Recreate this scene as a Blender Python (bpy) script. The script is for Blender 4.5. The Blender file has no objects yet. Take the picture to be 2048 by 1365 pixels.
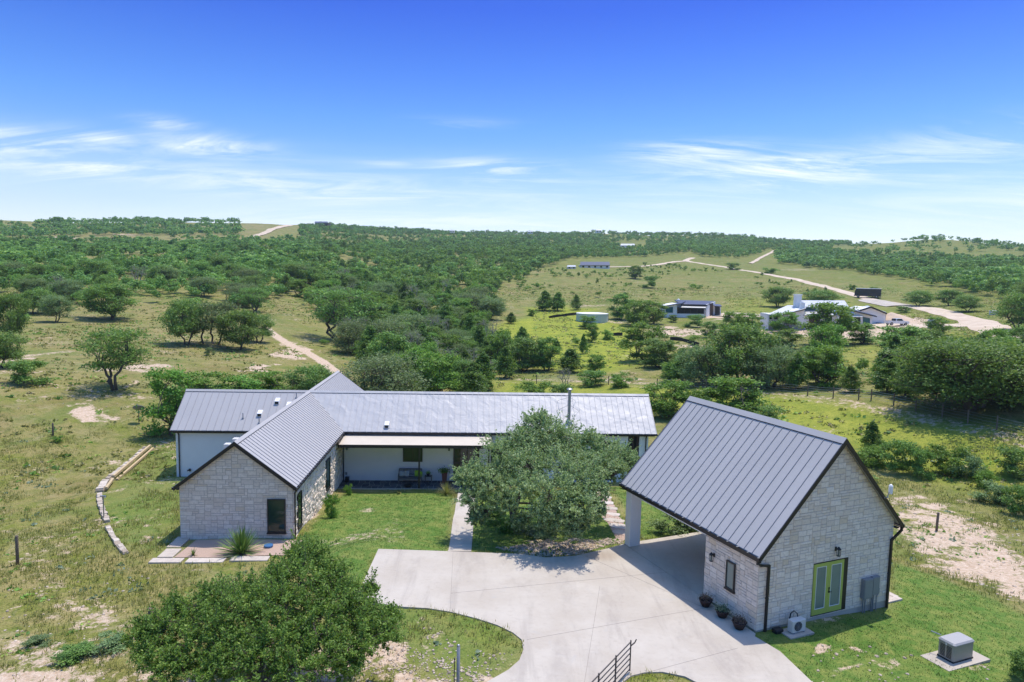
import bpy, math, random
import numpy as np
from mathutils import Vector, Matrix

# ------------------------------------------------------------------ camera
SC = bpy.context.scene
COL = SC.collection
RES = 2048.0
F_PX, PITCH, ROLL, CAM_H = 1360.2, math.radians(-5.431), math.radians(1.154), 13.864
cam_d = bpy.data.cameras.new('camera')
cam = bpy.data.objects.new('camera', cam_d)
COL.objects.link(cam)
cam_d.sensor_width = 36.0
cam_d.lens = 36.0 * F_PX / RES
cam_d.clip_start = 0.5
cam_d.clip_end = 30000
cam.matrix_world = (Matrix.Translation((0, 0, CAM_H)) @ Matrix.Rotation(math.pi/2 + PITCH, 4, 'X')
                    @ Matrix.Rotation(ROLL, 4, 'Z'))
SC.camera = cam

# ------------------------------------------------------------------ light
SUN_EL, SUN_AZ = math.radians(72.5), math.radians(41)      # azimuth clockwise from +y
sun_dir = Vector((math.cos(SUN_EL)*math.sin(SUN_AZ), math.cos(SUN_EL)*math.cos(SUN_AZ), math.sin(SUN_EL)))
sd = bpy.data.lights.new('sun', 'SUN')
sd.energy = 3.7
sd.angle = math.radians(0.53)
sd.color = (1.0, 0.945, 0.85)
sun = bpy.data.objects.new('sun', sd)
sun.rotation_euler = sun_dir.to_track_quat('Z', 'Y').to_euler()
COL.objects.link(sun)

world = bpy.data.worlds.new('World')
SC.world = world
world.use_nodes = True
wn = world.node_tree
for n in list(wn.nodes):
    wn.nodes.remove(n)
def wnode(t, **kw):
    n = wn.nodes.new(t)
    for k, v in kw.items():
        if k.startswith('i_'):
            n.inputs[k[2:].replace('_', ' ')].default_value = v
        else:
            setattr(n, k, v)
    return n
sky = wnode('ShaderNodeTexSky', sky_type='NISHITA', sun_disc=False)
sky.sun_elevation = SUN_EL
sky.sun_rotation = SUN_AZ
sky.altitude = 300
sky.air_density = 1.0
sky.dust_density = 0.6
sky.ozone_density = 3.0
hsv = wnode('ShaderNodeHueSaturation')
hsv.inputs['Saturation'].default_value = 1.36
hsv.inputs['Value'].default_value = .95
hsv.inputs['Hue'].default_value = 0.508
wn.links.new(sky.outputs[0], hsv.inputs['Color'])
# cirrus: noise on the plane the view direction meets high above
tc = wnode('ShaderNodeTexCoord')
sep = wnode('ShaderNodeSeparateXYZ')
wn.links.new(tc.outputs['Generated'], sep.inputs[0])
def wmath(op, a, b=None, clamp=False):
    n = wnode('ShaderNodeMath', operation=op, use_clamp=clamp)
    for i, v in enumerate((a, b)):
        if v is None: continue
        if isinstance(v, (int, float)): n.inputs[i].default_value = v
        else: wn.links.new(v, n.inputs[i])
    return n.outputs[0]
zc = wmath('MAXIMUM', sep.outputs[2], 0.02)
zc2 = wmath('ADD', zc, 0.16)
ux = wmath('DIVIDE', sep.outputs[0], zc2)
uy = wmath('DIVIDE', sep.outputs[1], zc2)
comb = wnode('ShaderNodeCombineXYZ')
wn.links.new(ux, comb.inputs[0]); wn.links.new(uy, comb.inputs[1])
mp = wnode('ShaderNodeMapping')
mp.inputs['Rotation'].default_value = (0, 0, math.radians(14))
mp.inputs['Scale'].default_value = (0.85, 2.9, 1)
mp.inputs['Location'].default_value = (3.1, 1.7, 0)
wn.links.new(comb.outputs[0], mp.inputs[0])
nz = wnode('ShaderNodeTexNoise')
nz.inputs['Scale'].default_value = 1.15; nz.inputs['Detail'].default_value = 9
nz.inputs['Roughness'].default_value = 0.68; nz.inputs['Distortion'].default_value = 1.3
wn.links.new(mp.outputs[0], nz.inputs['Vector'])
mp2 = wnode('ShaderNodeMapping')
mp2.inputs['Scale'].default_value = (0.32, 0.5, 1)
mp2.inputs['Location'].default_value = (2.4, 3.2, 0)
wn.links.new(comb.outputs[0], mp2.inputs[0])
nz2 = wnode('ShaderNodeTexNoise')
nz2.inputs['Scale'].default_value = 1.0; nz2.inputs['Detail'].default_value = 3
wn.links.new(mp2.outputs[0], nz2.inputs['Vector'])
c1 = wmath('MULTIPLY', wmath('SUBTRACT', nz.outputs[0], 0.42), 4.8, True)
c2 = wmath('MULTIPLY', wmath('SUBTRACT', nz2.outputs[0], 0.42), 4.0, True)
azn = wmath('ARCTAN2', sep.outputs[0], sep.outputs[1])
def cloud_dir(px, py):
    X, Y = px-1024.0, py-682.5
    X, Y = X*math.cos(ROLL)+Y*math.sin(ROLL), -X*math.sin(ROLL)+Y*math.cos(ROLL)
    d = (X, F_PX*math.cos(PITCH)+Y*math.sin(PITCH), F_PX*math.sin(PITCH)-Y*math.cos(PITCH))
    n = math.sqrt(sum(q*q for q in d)); return math.atan2(d[0], d[1]), d[2]/n
blobs = None    # cirrus banks standing at their own bearings and heights
for px, py, sx, sy, w in ((60,282,200,20,.75),(200,272,80,13,.8),(410,287,110,17,.8),(330,243,60,10,.5),(150,335,260,22,.6),(520,365,320,20,.45),(980,332,120,13,.6),(1010,356,90,9,.5),(920,243,90,8,.35),
                          (1400,303,130,20,.8),(1600,325,250,24,.85),(1860,300,220,26,.7),(1990,262,150,24,.45),(1560,356,120,13,.6),(780,322,50,5,.4)):
    a0, z0 = cloud_dir(px, py); a1, _ = cloud_dir(px+sx, py); _, z1 = cloud_dir(px, py-sy)
    ga_ = wmath('POWER', wmath('DIVIDE', wmath('ABSOLUTE', wmath('SUBTRACT', azn, a0)), abs(a1-a0)), 2.0)
    gz_ = wmath('POWER', wmath('DIVIDE', wmath('ABSOLUTE', wmath('SUBTRACT', wmath('ADD', sep.outputs[2], wmath('MULTIPLY', wmath('SUBTRACT', nz2.outputs[0], .5), .05)), z0)), abs(z1-z0)*1.3), 2.0)
    g_ = wmath('MULTIPLY', wmath('EXPONENT', wmath('MULTIPLY', wmath('ADD', ga_, gz_), -1.0)), w)
    blobs = g_ if blobs is None else wmath('MAXIMUM', blobs, g_)
low = wnode('ShaderNodeMapRange', interpolation_type='SMOOTHSTEP')
low.inputs['From Min'].default_value = 0.19; low.inputs['From Max'].default_value = 0.03
wn.links.new(sep.outputs[2], low.inputs['Value'])
cl = wmath('MULTIPLY', wmath('ADD', wmath('MULTIPLY', blobs, 1.35), wmath('MULTIPLY', wmath('MULTIPLY', c2, low.outputs[0]), .9)), wmath('ADD', wmath('MULTIPLY', c1, .95), .04))
cl = wmath('MULTIPLY', wmath('ADD', cl, wmath('MULTIPLY', low.outputs[0], .34)), 0.86, True)
# deep blue band above the pale horizon; unseen zenith brightened as added fill
ramp = wnode('ShaderNodeValToRGB'); cr = ramp.color_ramp
stops = [(0.0,(.44,.375,.385)),(.10,(.41,.36,.38)),(.21,(.235,.285,.36)),(.35,(.085,.135,.32)),(.47,(.085,.135,.32)),(.60,(.86,.66,.48)),(1.0,(1.42,1.08,.78))]
while len(cr.elements) < len(stops): cr.elements.new(.5)
for e, (p_, c_) in zip(cr.elements, stops): e.position = p_; e.color = (*c_, 1)
wn.links.new(sep.outputs[2], ramp.inputs[0])
mul = wnode('ShaderNodeMix', data_type='RGBA', blend_type='MULTIPLY'); mul.inputs[0].default_value = 1.0
wn.links.new(hsv.outputs[0], mul.inputs[6]); wn.links.new(ramp.outputs[0], mul.inputs[7])
mul2 = wnode('ShaderNodeMix', data_type='RGBA', blend_type='MULTIPLY'); mul2.inputs[0].default_value = 1.0; mul2.clamp_result = False
wn.links.new(mul.outputs[2], mul2.inputs[6]); mul2.inputs[7].default_value = (3.0, 3.0, 3.0, 1)
mixc = wnode('ShaderNodeMix', data_type='RGBA')
wn.links.new(cl, mixc.inputs[0])
wn.links.new(mul2.outputs[2], mixc.inputs[6])
mixc.inputs[7].default_value = (6.6, 6.9, 7.2, 1)
bg = wnode('ShaderNodeBackground')
bg.inputs['Strength'].default_value = 0.15
wn.links.new(mixc.outputs[2], bg.inputs['Color'])
wo = wnode('ShaderNodeOutputWorld')
wn.links.new(bg.outputs[0], wo.inputs['Surface'])

SC.view_settings.view_transform = 'Standard'
SC.view_settings.look = 'None'
SC.view_settings.exposure = 0.30
SC.view_settings.gamma = 1
SC.view_settings.use_curve_mapping = False
SC.cycles.max_bounces = 6
SC.cycles.transparent_max_bounces = 6
SC.cycles.volume_bounces = 1

RNG = np.random.default_rng(7)
random.seed(5)

# ------------------------------------------------------------------ small helpers
def tag(o, label=None, cat=None, group=None, kind=None):
    if label: o['label'] = label
    if cat: o['category'] = cat
    if group: o['group'] = group
    if kind: o['kind'] = kind
    return o

def empty(name, loc, rz=0.0, label=None, cat=None, group=None, kind=None):
    o = bpy.data.objects.new(name, None)
    o.empty_display_size = 0.3
    COL.objects.link(o)
    o.location = loc
    o.rotation_euler = (0, 0, rz)
    return tag(o, label, cat, group, kind)

def np_mesh(name, verts, faces, mat=None, tint=None, smooth=False, sizes=None):
    """verts (N,3), faces (M,k) ndarray or list of lists"""
    me = bpy.data.meshes.new(name)
    verts = np.asarray(verts, dtype=np.float32)
    me.vertices.add(len(verts))
    me.vertices.foreach_set('co', verts.ravel())
    if isinstance(faces, np.ndarray):
        k = faces.shape[1]
        idx = faces.astype(np.int32).ravel()
        starts = np.arange(0, len(idx), k, dtype=np.int32)
    else:
        idx = np.fromiter((i for f in faces for i in f), dtype=np.int32)
        ln = np.array([len(f) for f in faces], dtype=np.int32)
        starts = np.concatenate([[0], np.cumsum(ln)[:-1]]).astype(np.int32)
    me.loops.add(len(idx))
    me.loops.foreach_set('vertex_index', idx)
    me.polygons.add(len(starts))
    me.polygons.foreach_set('loop_start', starts)
    if tint is not None:
        a = me.attributes.new('tint', 'FLOAT', 'POINT')
        a.data.foreach_set('value', np.asarray(tint, dtype=np.float32))
    me.update(calc_edges=True)
    me.validate()
    me.polygons.foreach_set('use_smooth', np.full(len(me.polygons), bool(smooth)))
    if mat is not None:
        me.materials.append(mat)
    return me

class MB:
    """collects boxes, bars, tubes, polygons and builds ONE mesh object"""
    def __init__(s):
        s.v = []; s.f = []; s.t = []; s.k = []; s.cur = 0
    def add(s, vs, fs, tint=0.5):
        b = len(s.v)
        s.v += [tuple(v) for v in vs]
        s.t += [tint]*len(vs)
        s.f += [[i+b for i in f] for f in fs]
        s.k += [s.cur]*len(fs)
        return s
    def box(s, x0, x1, y0, y1, z0, z1, tint=0.5):
        vs = [(x0,y0,z0),(x1,y0,z0),(x1,y1,z0),(x0,y1,z0),(x0,y0,z1),(x1,y0,z1),(x1,y1,z1),(x0,y1,z1)]
        return s.add(vs, [[0,3,2,1],[4,5,6,7],[0,1,5,4],[1,2,6,5],[2,3,7,6],[3,0,4,7]], tint)
    def bbox(s, x0, x1, y0, y1, z0, z1, b=0.01, tint=0.5):
        """box with chamfered vertical edges and top"""
        ring = lambda i: [(x0+i+b,y0+i),(x1-i-b,y0+i),(x1-i,y0+i+b),(x1-i,y1-i-b),(x1-i-b,y1-i),(x0+i+b,y1-i),(x0+i,y1-i-b),(x0+i,y0+i+b)]
        vs = [(x,y,z0) for x,y in ring(0)] + [(x,y,z1-b) for x,y in ring(0)] + [(x,y,z1) for x,y in ring(b*0.8)]
        fs = [list(range(7,-1,-1)), list(range(16,24))]
        for k in (0,8):
            fs += [[k+i, k+(i+1)%8, k+8+(i+1)%8, k+8+i] for i in range(8)]
        return s.add(vs, fs, tint)
    def prism(s, pts, d):
        """polygon pts (3d) extruded by vector d"""
        n = len(pts); d = Vector(d)
        vs = [Vector(p) for p in pts] + [Vector(p)+d for p in pts]
        return s.add(vs, [list(range(n-1,-1,-1)), list(range(n,2*n))] + [[i,(i+1)%n,n+(i+1)%n,n+i] for i in range(n)])
    def bar(s, a, b, w, h=None, up=(0,0,1), tint=0.5):
        a = Vector(a); b = Vector(b); h = h or w
        d = (b-a).normalized(); up = Vector(up)
        if abs(d.dot(up)) > 0.98: up = Vector((0,1,0))
        r = d.cross(up).normalized()*w*0.5; u = r.cross(d).normalized()*h*0.5
        vs = [a-r-u,a+r-u,a+r+u,a-r+u,b-r-u,b+r-u,b+r+u,b-r+u]
        return s.add(vs, [[0,1,2,3],[4,7,6,5],[0,4,5,1],[1,5,6,2],[2,6,7,3],[3,7,4,0]], tint)
    def tube(s, pts, rads, n=8, cap=True, tint=0.5):
        pts = [Vector(p) for p in pts]
        if isinstance(rads, (int,float)): rads = [rads]*len(pts)
        vs = []; fs = []
        prev = None
        for i, p in enumerate(pts):
            d = (pts[min(i+1,len(pts)-1)] - pts[max(i-1,0)])
            d = d.normalized() if d.length > 1e-9 else Vector((0,0,1))
            if prev is None:
                r = d.cross(Vector((0,0,1)))
                if r.length < 0.05: r = d.cross(Vector((0,1,0)))
            else:
                r = prev - d*prev.dot(d)
            r.normalize(); prev = r
            u = d.cross(r)
            for k in range(n):
                a = 2*math.pi*k/n
                vs.append(p + (r*math.cos(a)+u*math.sin(a))*rads[i])
        for i in range(len(pts)-1):
            for k in range(n):
                fs.append([i*n+k, i*n+(k+1)%n, (i+1)*n+(k+1)%n, (i+1)*n+k])
        if cap:
            fs.append(list(range(n-1,-1,-1))); fs.append([len(vs)-n+k for k in range(n)])
        return s.add(vs, fs, tint)
    def lathe(s, c, prof, n=16, tint=0.5):
        """prof: list of (r,z) from bottom to top"""
        vs = []; fs = []
        for r, z in prof:
            for k in range(n):
                a = 2*math.pi*k/n
                vs.append((c[0]+r*math.cos(a), c[1]+r*math.sin(a), c[2]+z))
        m = len(prof)
        for i in range(m-1):
            for k in range(n):
                fs.append([i*n+k, i*n+(k+1)%n, (i+1)*n+(k+1)%n, (i+1)*n+k])
        fs.append(list(range(n-1,-1,-1))); fs.append([(m-1)*n+k for k in range(n)])
        return s.add(vs, fs, tint)
    def build(s, name, mat, parent=None, smooth=False, loc=None):
        mats = mat if isinstance(mat, (list, tuple)) else [mat]
        me = np_mesh(name, s.v, s.f, mats[0], s.t, smooth)
        if len(mats) > 1 and len(me.polygons) == len(s.k):
            for m_ in mats[1:]: me.materials.append(m_)
            me.polygons.foreach_set('material_index', np.array(s.k, dtype=np.int32))
        o = bpy.data.objects.new(name, me)
        COL.objects.link(o)
        if parent is not None: o.parent = parent
        if loc is not None: o.location = loc
        return o

# ------------------------------------------------------------------ camera maths (pixel of the 2048 photograph -> ray)
def ray(px, py):
    X, Y = px-1024.0, py-682.5
    X, Y = X*math.cos(ROLL)+Y*math.sin(ROLL), -X*math.sin(ROLL)+Y*math.cos(ROLL)
    return np.array([X, F_PX*math.cos(PITCH)+Y*math.sin(PITCH), F_PX*math.sin(PITCH)-Y*math.cos(PITCH)])
def project(x, y, z):
    z = z-CAM_H
    d = np.maximum(y*math.cos(PITCH)+z*math.sin(PITCH), 0.01)
    u = -y*math.sin(PITCH)+z*math.cos(PITCH)
    X = F_PX*x/d; Y = -F_PX*u/d
    return (1024+X*math.cos(ROLL)-Y*math.sin(ROLL), 682.5+X*math.sin(ROLL)+Y*math.cos(ROLL))
def at(px, py, z=0.0):
    d = ray(px, py); t = (z-CAM_H)/d[2]
    return np.array([d[0]*t, d[1]*t, z])

# ------------------------------------------------------------------ terrain height
NEAR = np.array([  # x, y, z
    (-6.5,33,-.04),(0,30,-.04),(5,34,-.04),(10,30,-.04),(10,24,-.04),(-2,27,-.04),(3,22,-.04),(-8,24,-.2),(0,24,-.04),
    (13,26,-.12),(17,28,-.3),(16,23,-.2),(20,26,-.4),(12,36,-.3),(6,38,-.45),(8,42,-1.0),(0,38,-.7),(-4,38,-.75),(-4,44,-1.5),
    (-4,49,-2.15),(-10,49,-2.15),(-12,44,-1.75),(-11,38,-1.25),(-19,37,-1.25),(-15,36,-1.2),(-13,33,-.9),(-18,33,-1.1),(-24,42,-1.5),
    (-26,50,-1.9),(-22,50,-1.85),(-30,48,-1.8),(-20,57,-2.2),(-10,56,-2.3),(3,52,-2.15),(12,52,-2.1),(0,60,-2.6),(12,60,-2.7),
    (-28,35,-1.2),(-22,28,-.8),(-14,22,-.3),(-30,25,-.9),(0,15,0),(-15,10,0),(15,12,0),(30,30,-.9),(25,38,-1.3),(20,45,-1.9),
    (35,50,-2.2),(-40,45,-1.4),(-45,60,-1.2),(-30,62,-1.6),(30,62,-2.4),(50,60,-2.0),(45,40,-1.6),(-55,40,-1.0),(0,0,.2),(-30,0,.2),(30,0,-.2)])
TAB_PX = [-500, 0, 300, 560, 640, 800, 1024, 1200, 1350, 1500, 1660, 1760, 1850, 1930, 2048, 2600]
TAB_D = [65, 90, 120, 160, 210, 280, 380, 500, 650, 820, 1000, 1300, 2200]
TAB_Y = [
 [834, 748, 690, 640, 590, 550, 520, 500, 484, 468, 440, 442, 470],
 [842, 752, 691, 641, 591, 550, 520, 500, 484, 468, 444, 446, 475],
 [850, 760, 698, 646, 594, 552, 521, 500, 484, 466, 446, 450, 480],
 [868, 778, 708, 650, 600, 558, 524, 500, 484, 468, 450, 453, 480],
 [884, 792, 720, 662, 612, 568, 532, 504, 486, 472, 459, 453, 480],
 [892, 797, 729, 676, 626, 586, 550, 522, 500, 486, 475, 464, 490],
 [894, 800, 733, 681, 635, 594, 556, 527, 506, 492, 482, 470, 490],
 [892, 798, 732, 683, 642, 600, 560, 533, 511, 496, 486, 470, 490],
 [892, 795, 730, 683, 649, 603, 563, 536, 515, 498, 486, 470, 492],
 [892, 792, 728, 684, 653, 606, 566, 540, 518, 502, 489, 477, 495],
 [893, 792, 730, 687, 655, 609, 569, 544, 524, 508, 497, 491, 500],
 [894, 793, 732, 688, 656, 610, 571, 545, 525, 507, 488, 492, 505],
 [894, 793, 733, 689, 656, 610, 571, 546, 525, 505, 478, 490, 505],
 [894, 792, 733, 689, 654, 609, 571, 546, 526, 508, 484, 492, 505],
 [893, 791, 735, 689, 648, 608, 571, 545, 526, 510, 496, 498, 508],
 [893, 790, 735, 689, 648, 608, 571, 545, 526, 510, 498, 500, 510]]
def _az(px):
    r = ray(px, 500.0); return math.atan2(r[0], r[1])
T_AZ = np.array([_az(p) for p in TAB_PX])
T_LD = np.log(np.array(TAB_D, float))
T_Z = np.zeros((len(TAB_PX), len(TAB_D)))
for i, p in enumerate(TAB_PX):
    for j, d in enumerate(TAB_D):
        r = ray(p, TAB_Y[i][j])
        T_Z[i, j] = CAM_H + r[2]/math.hypot(r[0], r[1])*d
# finer, smoothed table
_fa = np.linspace(T_AZ[0], T_AZ[-1], 161)
_fl = np.linspace(T_LD[0], T_LD[-1], 121)
_t1 = np.array([np.interp(_fl, T_LD, T_Z[i]) for i in range(len(TAB_PX))])
_t2 = np.array([np.interp(_fa, T_AZ, _t1[:, j]) for j in range(len(_fl))]).T
for _ in range(3):
    p_ = np.pad(_t2, 1, mode='edge')
    _t2 = (p_[1:-1,1:-1]*2+p_[:-2,1:-1]+p_[2:,1:-1])/4
def _hash(ix, iy, s):
    h = (ix.astype(np.int64)*374761393 + iy.astype(np.int64)*668265263 + s*974634777) & 0x7fffffff
    h = ((h ^ (h >> 13)) * 1274126177) & 0x7fffffff
    return ((h ^ (h >> 16)) & 0xffff)/65535.0
def vnoise(x, y, s=0):
    x = np.asarray(x, float); y = np.asarray(y, float)
    ix = np.floor(x); iy = np.floor(y)
    fx = x-ix; fy = y-iy
    fx = fx*fx*(3-2*fx); fy = fy*fy*(3-2*fy)
    a = _hash(ix, iy, s); b = _hash(ix+1, iy, s); c = _hash(ix, iy+1, s); d = _hash(ix+1, iy+1, s)
    return a+(b-a)*fx+(c-a)*fy+(a-b-c+d)*fx*fy
def sstep(a, b, x):
    t = np.clip((x-a)/(b-a), 0, 1); return t*t*(3-2*t)
def gz(x, y, rough=True):
    x = np.atleast_1d(np.asarray(x, float)); y = np.atleast_1d(np.asarray(y, float))
    d = np.hypot(x, y)
    num = np.zeros_like(x); den = np.zeros_like(x)
    m = d < 100
    xn, yn = x[m], y[m]
    nu = np.zeros_like(xn); de = np.zeros_like(xn)
    for cx, cy, cz in NEAR:
        w = 1.0/((xn-cx)**2+(yn-cy)**2+5.0)**2
        nu += w*cz; de += w
    zn = np.zeros_like(x); zn[m] = nu/np.maximum(de, 1e-20)
    az = np.clip(np.arctan2(x, y), _fa[0], _fa[-1])
    ld = np.clip(np.log(np.maximum(d, 1)), _fl[0], _fl[-1])
    ia = (az-_fa[0])/(_fa[1]-_fa[0]); il = (ld-_fl[0])/(_fl[1]-_fl[0])
    i0 = np.clip(np.floor(ia).astype(int), 0, len(_fa)-2); j0 = np.clip(np.floor(il).astype(int), 0, len(_fl)-2)
    fa = ia-i0; fl = il-j0
    zf = (_t2[i0,j0]*(1-fa)*(1-fl)+_t2[i0+1,j0]*fa*(1-fl)+_t2[i0,j0+1]*(1-fa)*fl+_t2[i0+1,j0+1]*fa*fl)
    t = sstep(60, 90, d)
    z = zn*(1-t)+zf*t
    if rough:
        z = z + (vnoise(x/9, y/9, 1)-.5)*0.30*sstep(38, 70, d) + (vnoise(x/30, y/30, 2)-.5)*1.0*sstep(100, 260, d)
        z = z + (vnoise(x/90, y/90, 3)-.5)*5.0*sstep(350, 800, d)
        z = z + (vnoise(x/1.3, y/1.3, 4)-.5)*0.05*sstep(-14, -18, x)
    return z
def gz1(x, y): return float(gz(x, y)[0])
_ts = np.geomspace(8, 2600, 900)
def on_ground(px, py):
    r = ray(px, py); r = r/math.hypot(r[0], r[1])
    zt = gz(r[0]*_ts, r[1]*_ts); zr = CAM_H + r[2]*_ts
    k = np.nonzero(zr < zt)[0]
    if len(k) == 0: t = 1000.0
    else:
        k = k[0]
        if k == 0: t = _ts[0]
        else:
            a, b = (zr-zt)[k-1], (zr-zt)[k]
            t = _ts[k-1] + (_ts[k]-_ts[k-1])*a/(a-b)
    return np.array([r[0]*t, r[1]*t, gz1(r[0]*t, r[1]*t)])
def dist(p): return math.hypot(p[0], p[1])

# ------------------------------------------------------------------ materials
class NT:
    def __init__(s, name):
        s.m = bpy.data.materials.new(name); s.m.use_nodes = True
        s.t = s.m.node_tree
        for n in list(s.t.nodes): s.t.nodes.remove(n)
        s.out = s.t.nodes.new('ShaderNodeOutputMaterial')
    def n(s, t, **kw):
        n = s.t.nodes.new(t)
        for k, v in kw.items(): setattr(n, k, v)
        return n
    def set(s, sock, v):
        if isinstance(v, bpy.types.NodeSocket): s.t.links.new(v, sock)
        elif isinstance(v, (tuple, list)): sock.default_value = (tuple(v)+(1,))[:len(sock.default_value)] if len(v) < len(sock.default_value) else tuple(v)
        else: sock.default_value = v
    def math(s, op, a, b=0.0, clamp=False):
        n = s.n('ShaderNodeMath', operation=op, use_clamp=clamp); s.set(n.inputs[0], a); s.set(n.inputs[1], b); return n.outputs[0]
    def mix(s, f, a, b):
        n = s.n('ShaderNodeMix', data_type='RGBA'); s.set(n.inputs[0], f); s.set(n.inputs[6], a); s.set(n.inputs[7], b); return n.outputs[2]
    def noise(s, scale, detail=3, rough=.55, vec=None, dist=0.0):
        n = s.n('ShaderNodeTexNoise'); n.inputs['Scale'].default_value = scale; n.inputs['Detail'].default_value = detail
        n.inputs['Roughness'].default_value = rough; n.inputs['Distortion'].default_value = dist
        if vec is not None: s.set(n.inputs['Vector'], vec)
        return n.outputs[0]
    def obj(s): return s.n('ShaderNodeTexCoord').outputs['Object']
    def pos(s): return s.n('ShaderNodeNewGeometry').outputs['Position']
    def scaled(s, vec, sc, rot=0.0):
        n = s.n('ShaderNodeMapping'); n.inputs['Scale'].default_value = sc; n.inputs['Rotation'].default_value = (0,0,rot); s.set(n.inputs[0], vec); return n.outputs[0]
    def ramp(s, f, lo, hi):
        n = s.n('ShaderNodeMapRange', interpolation_type='SMOOTHSTEP'); s.set(n.inputs['Value'], f)
        n.inputs['From Min'].default_value = lo; n.inputs['From Max'].default_value = hi; return n.outputs[0]
    def bump(s, h, st=.3, dist=.02):
        n = s.n('ShaderNodeBump'); n.inputs['Strength'].default_value = st; n.inputs['Distance'].default_value = dist; s.set(n.inputs['Height'], h); return n.outputs[0]
    def attr(s, name, out='Fac'):
        n = s.n('ShaderNodeAttribute'); n.attribute_name = name; return n.outputs[out]
    def principled(s, col, rough=.8, metal=0.0, spec=.5, normal=None):
        p = s.n('ShaderNodeBsdfPrincipled'); s.set(p.inputs['Base Color'], col); s.set(p.inputs['Roughness'], rough)
        s.set(p.inputs['Metallic'], metal); p.inputs['Specular IOR Level'].default_value = spec
        if normal is not None: s.set(p.inputs['Normal'], normal)
        s.t.links.new(p.outputs[0], s.out.inputs[0]); return p

def mat_simple(name, col, rough=.7, metal=0.0, spec=.4, var=.12, scale=6.0, bump=0.0):
    t = NT(name); o = t.obj()
    n1 = t.noise(scale, 4, .6, o)
    c = t.mix(n1, tuple(x*(1-var) for x in col), tuple(min(1, x*(1+var)) for x in col))
    nb = t.bump(t.noise(scale*6, 3, .6, o), bump, .01) if bump else None
    t.principled(c, rough, metal, spec, nb); return t.m

def mat_tinted(name, lo, hi, rough=.85, spec=.3, noise_scale=9, nv=.18, bump=.3, bdist=.01, third=None):
    """colour picked per stone / plank by the 'tint' attribute"""
    t = NT(name); o = t.obj(); a = t.attr('tint')
    c = t.mix(a, lo, hi)
    if third: c = t.mix(t.ramp(a, .88, 1.0), c, third)
    n = t.noise(noise_scale, 5, .65, o)
    c = t.mix(t.math('MULTIPLY', t.ramp(n, .35, .75), nv*2), c, tuple(x*.55 for x in lo))
    t.principled(c, rough, 0, spec, t.bump(t.noise(noise_scale*4, 4, .6, o), bump, bdist)); return t.m

M = {}
M['stone'] = mat_tinted('limestone', (.73,.61,.49), (.89,.78,.66), third=(.72,.58,.42))
M['mortar'] = mat_simple('mortar', (.50,.43,.36), .95, bump=.4)
M['stucco'] = mat_simple('white_stucco', (.78,.775,.76), .9, var=.05, scale=1.5, bump=.25)
M['white'] = mat_simple('white_paint', (.76,.76,.75), .6, var=.05)
M['trim'] = mat_simple('dark_bronze_trim', (.030,.026,.025), .45, .3, .5, var=.15, scale=3)
M['black'] = mat_simple('black_metal', (.018,.018,.02), .45, .2, .5)
M['frame'] = mat_simple('window_frame_dark', (.022,.020,.02), .4, 0, .5)
M['lime'] = mat_simple('lime_green_paint', (.39,.45,.095), .45, 0, .45, var=.05)
M['timber'] = mat_simple('weathered_timber', (.16,.125,.095), .9, var=.4, scale=14, bump=.5)
M['newtimber'] = mat_simple('pale_timber', (.50,.38,.22), .85, var=.25, scale=8, bump=.3)
M['galv'] = mat_simple('galvanised_steel', (.36,.37,.38), .45, .75, .5, var=.15, scale=12)
M['grey_metal'] = mat_simple('grey_painted_steel', (.22,.235,.255), .5, .2, .45, var=.08)
M['gate_metal'] = mat_simple('gate_steel', (.10,.085,.08), .55, .4, .45, var=.25, scale=20)
M['wicker'] = mat_simple('brown_planter', (.04,.022,.018), .7, 0, .4, var=.5, scale=40, bump=.6)
M['gen'] = mat_simple('generator_grey', (.33,.31,.275), .5, .2, .5, var=.05)
M['genlid'] = mat_simple('generator_lid', (.36,.35,.34), .5, .1, .45, var=.05)
M['ac'] = mat_simple('white_plastic', (.60,.58,.54), .5, 0, .5, var=.05)
M['antenna'] = mat_simple('antenna_white', (.78,.78,.78), .4, 0, .5, var=.03)
M['slate'] = mat_tinted('flagstone_slate', (.055,.058,.065), (.15,.14,.135), noise_scale=5)
M['flag'] = mat_tinted('pale_flagstone', (.44,.37,.30), (.60,.53,.46), noise_scale=5)
M['pebble'] = mat_tinted('small_limestone', (.40,.31,.23), (.58,.48,.38), noise_scale=12)
M['rock'] = mat_tinted('limestone_rubble', (.36,.29,.22), (.62,.54,.45), noise_scale=12)
M['redmulch'] = mat_simple('pink_gravel', (.42,.30,.235), .95, var=.35, scale=30, bump=.8)
M['benchwood'] = mat_simple('bench_wood', (.13,.12,.115), .7, var=.2, scale=15)
M['limecloth'] = mat_simple('lime_cushion', (.32,.50,.04), .9)
M['greycloth'] = mat_simple('patterned_cushion', (.42,.42,.40), .9, var=.5, scale=30)
M['cor'] = mat_simple('rusty_pot', (.16,.05,.03), .7, var=.4, scale=10)
M['tan_roof'] = mat_simple('porch_roof_tan', (.56,.49,.40), .55, .1, .4, var=.12, scale=1.2)
M['dkroof'] = mat_simple('dark_blue_grey_roof', (.085,.09,.12), .45, .4, .5, var=.1)
M['whroof'] = mat_simple('pale_metal_roof', (.60,.60,.58), .4, .5, .5, var=.07, scale=.6)
M['tank'] = mat_simple('pale_green_tank', (.50,.58,.54), .6, .1, .4, var=.08, scale=1)
M['sand'] = mat_simple('bare_caliche', (.56,.42,.30), .95, var=.2, scale=.8, bump=.6)
M['brick_dk'] = mat_simple('dark_wood_siding', (.075,.045,.035), .8, var=.3, scale=3)
M['blue_wrap'] = mat_simple('pale_blue_fascia', (.30,.42,.62), .6, var=.1, scale=2)
M['tyre'] = mat_simple('tyre_rubber', (.015,.015,.016), .85)
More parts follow.
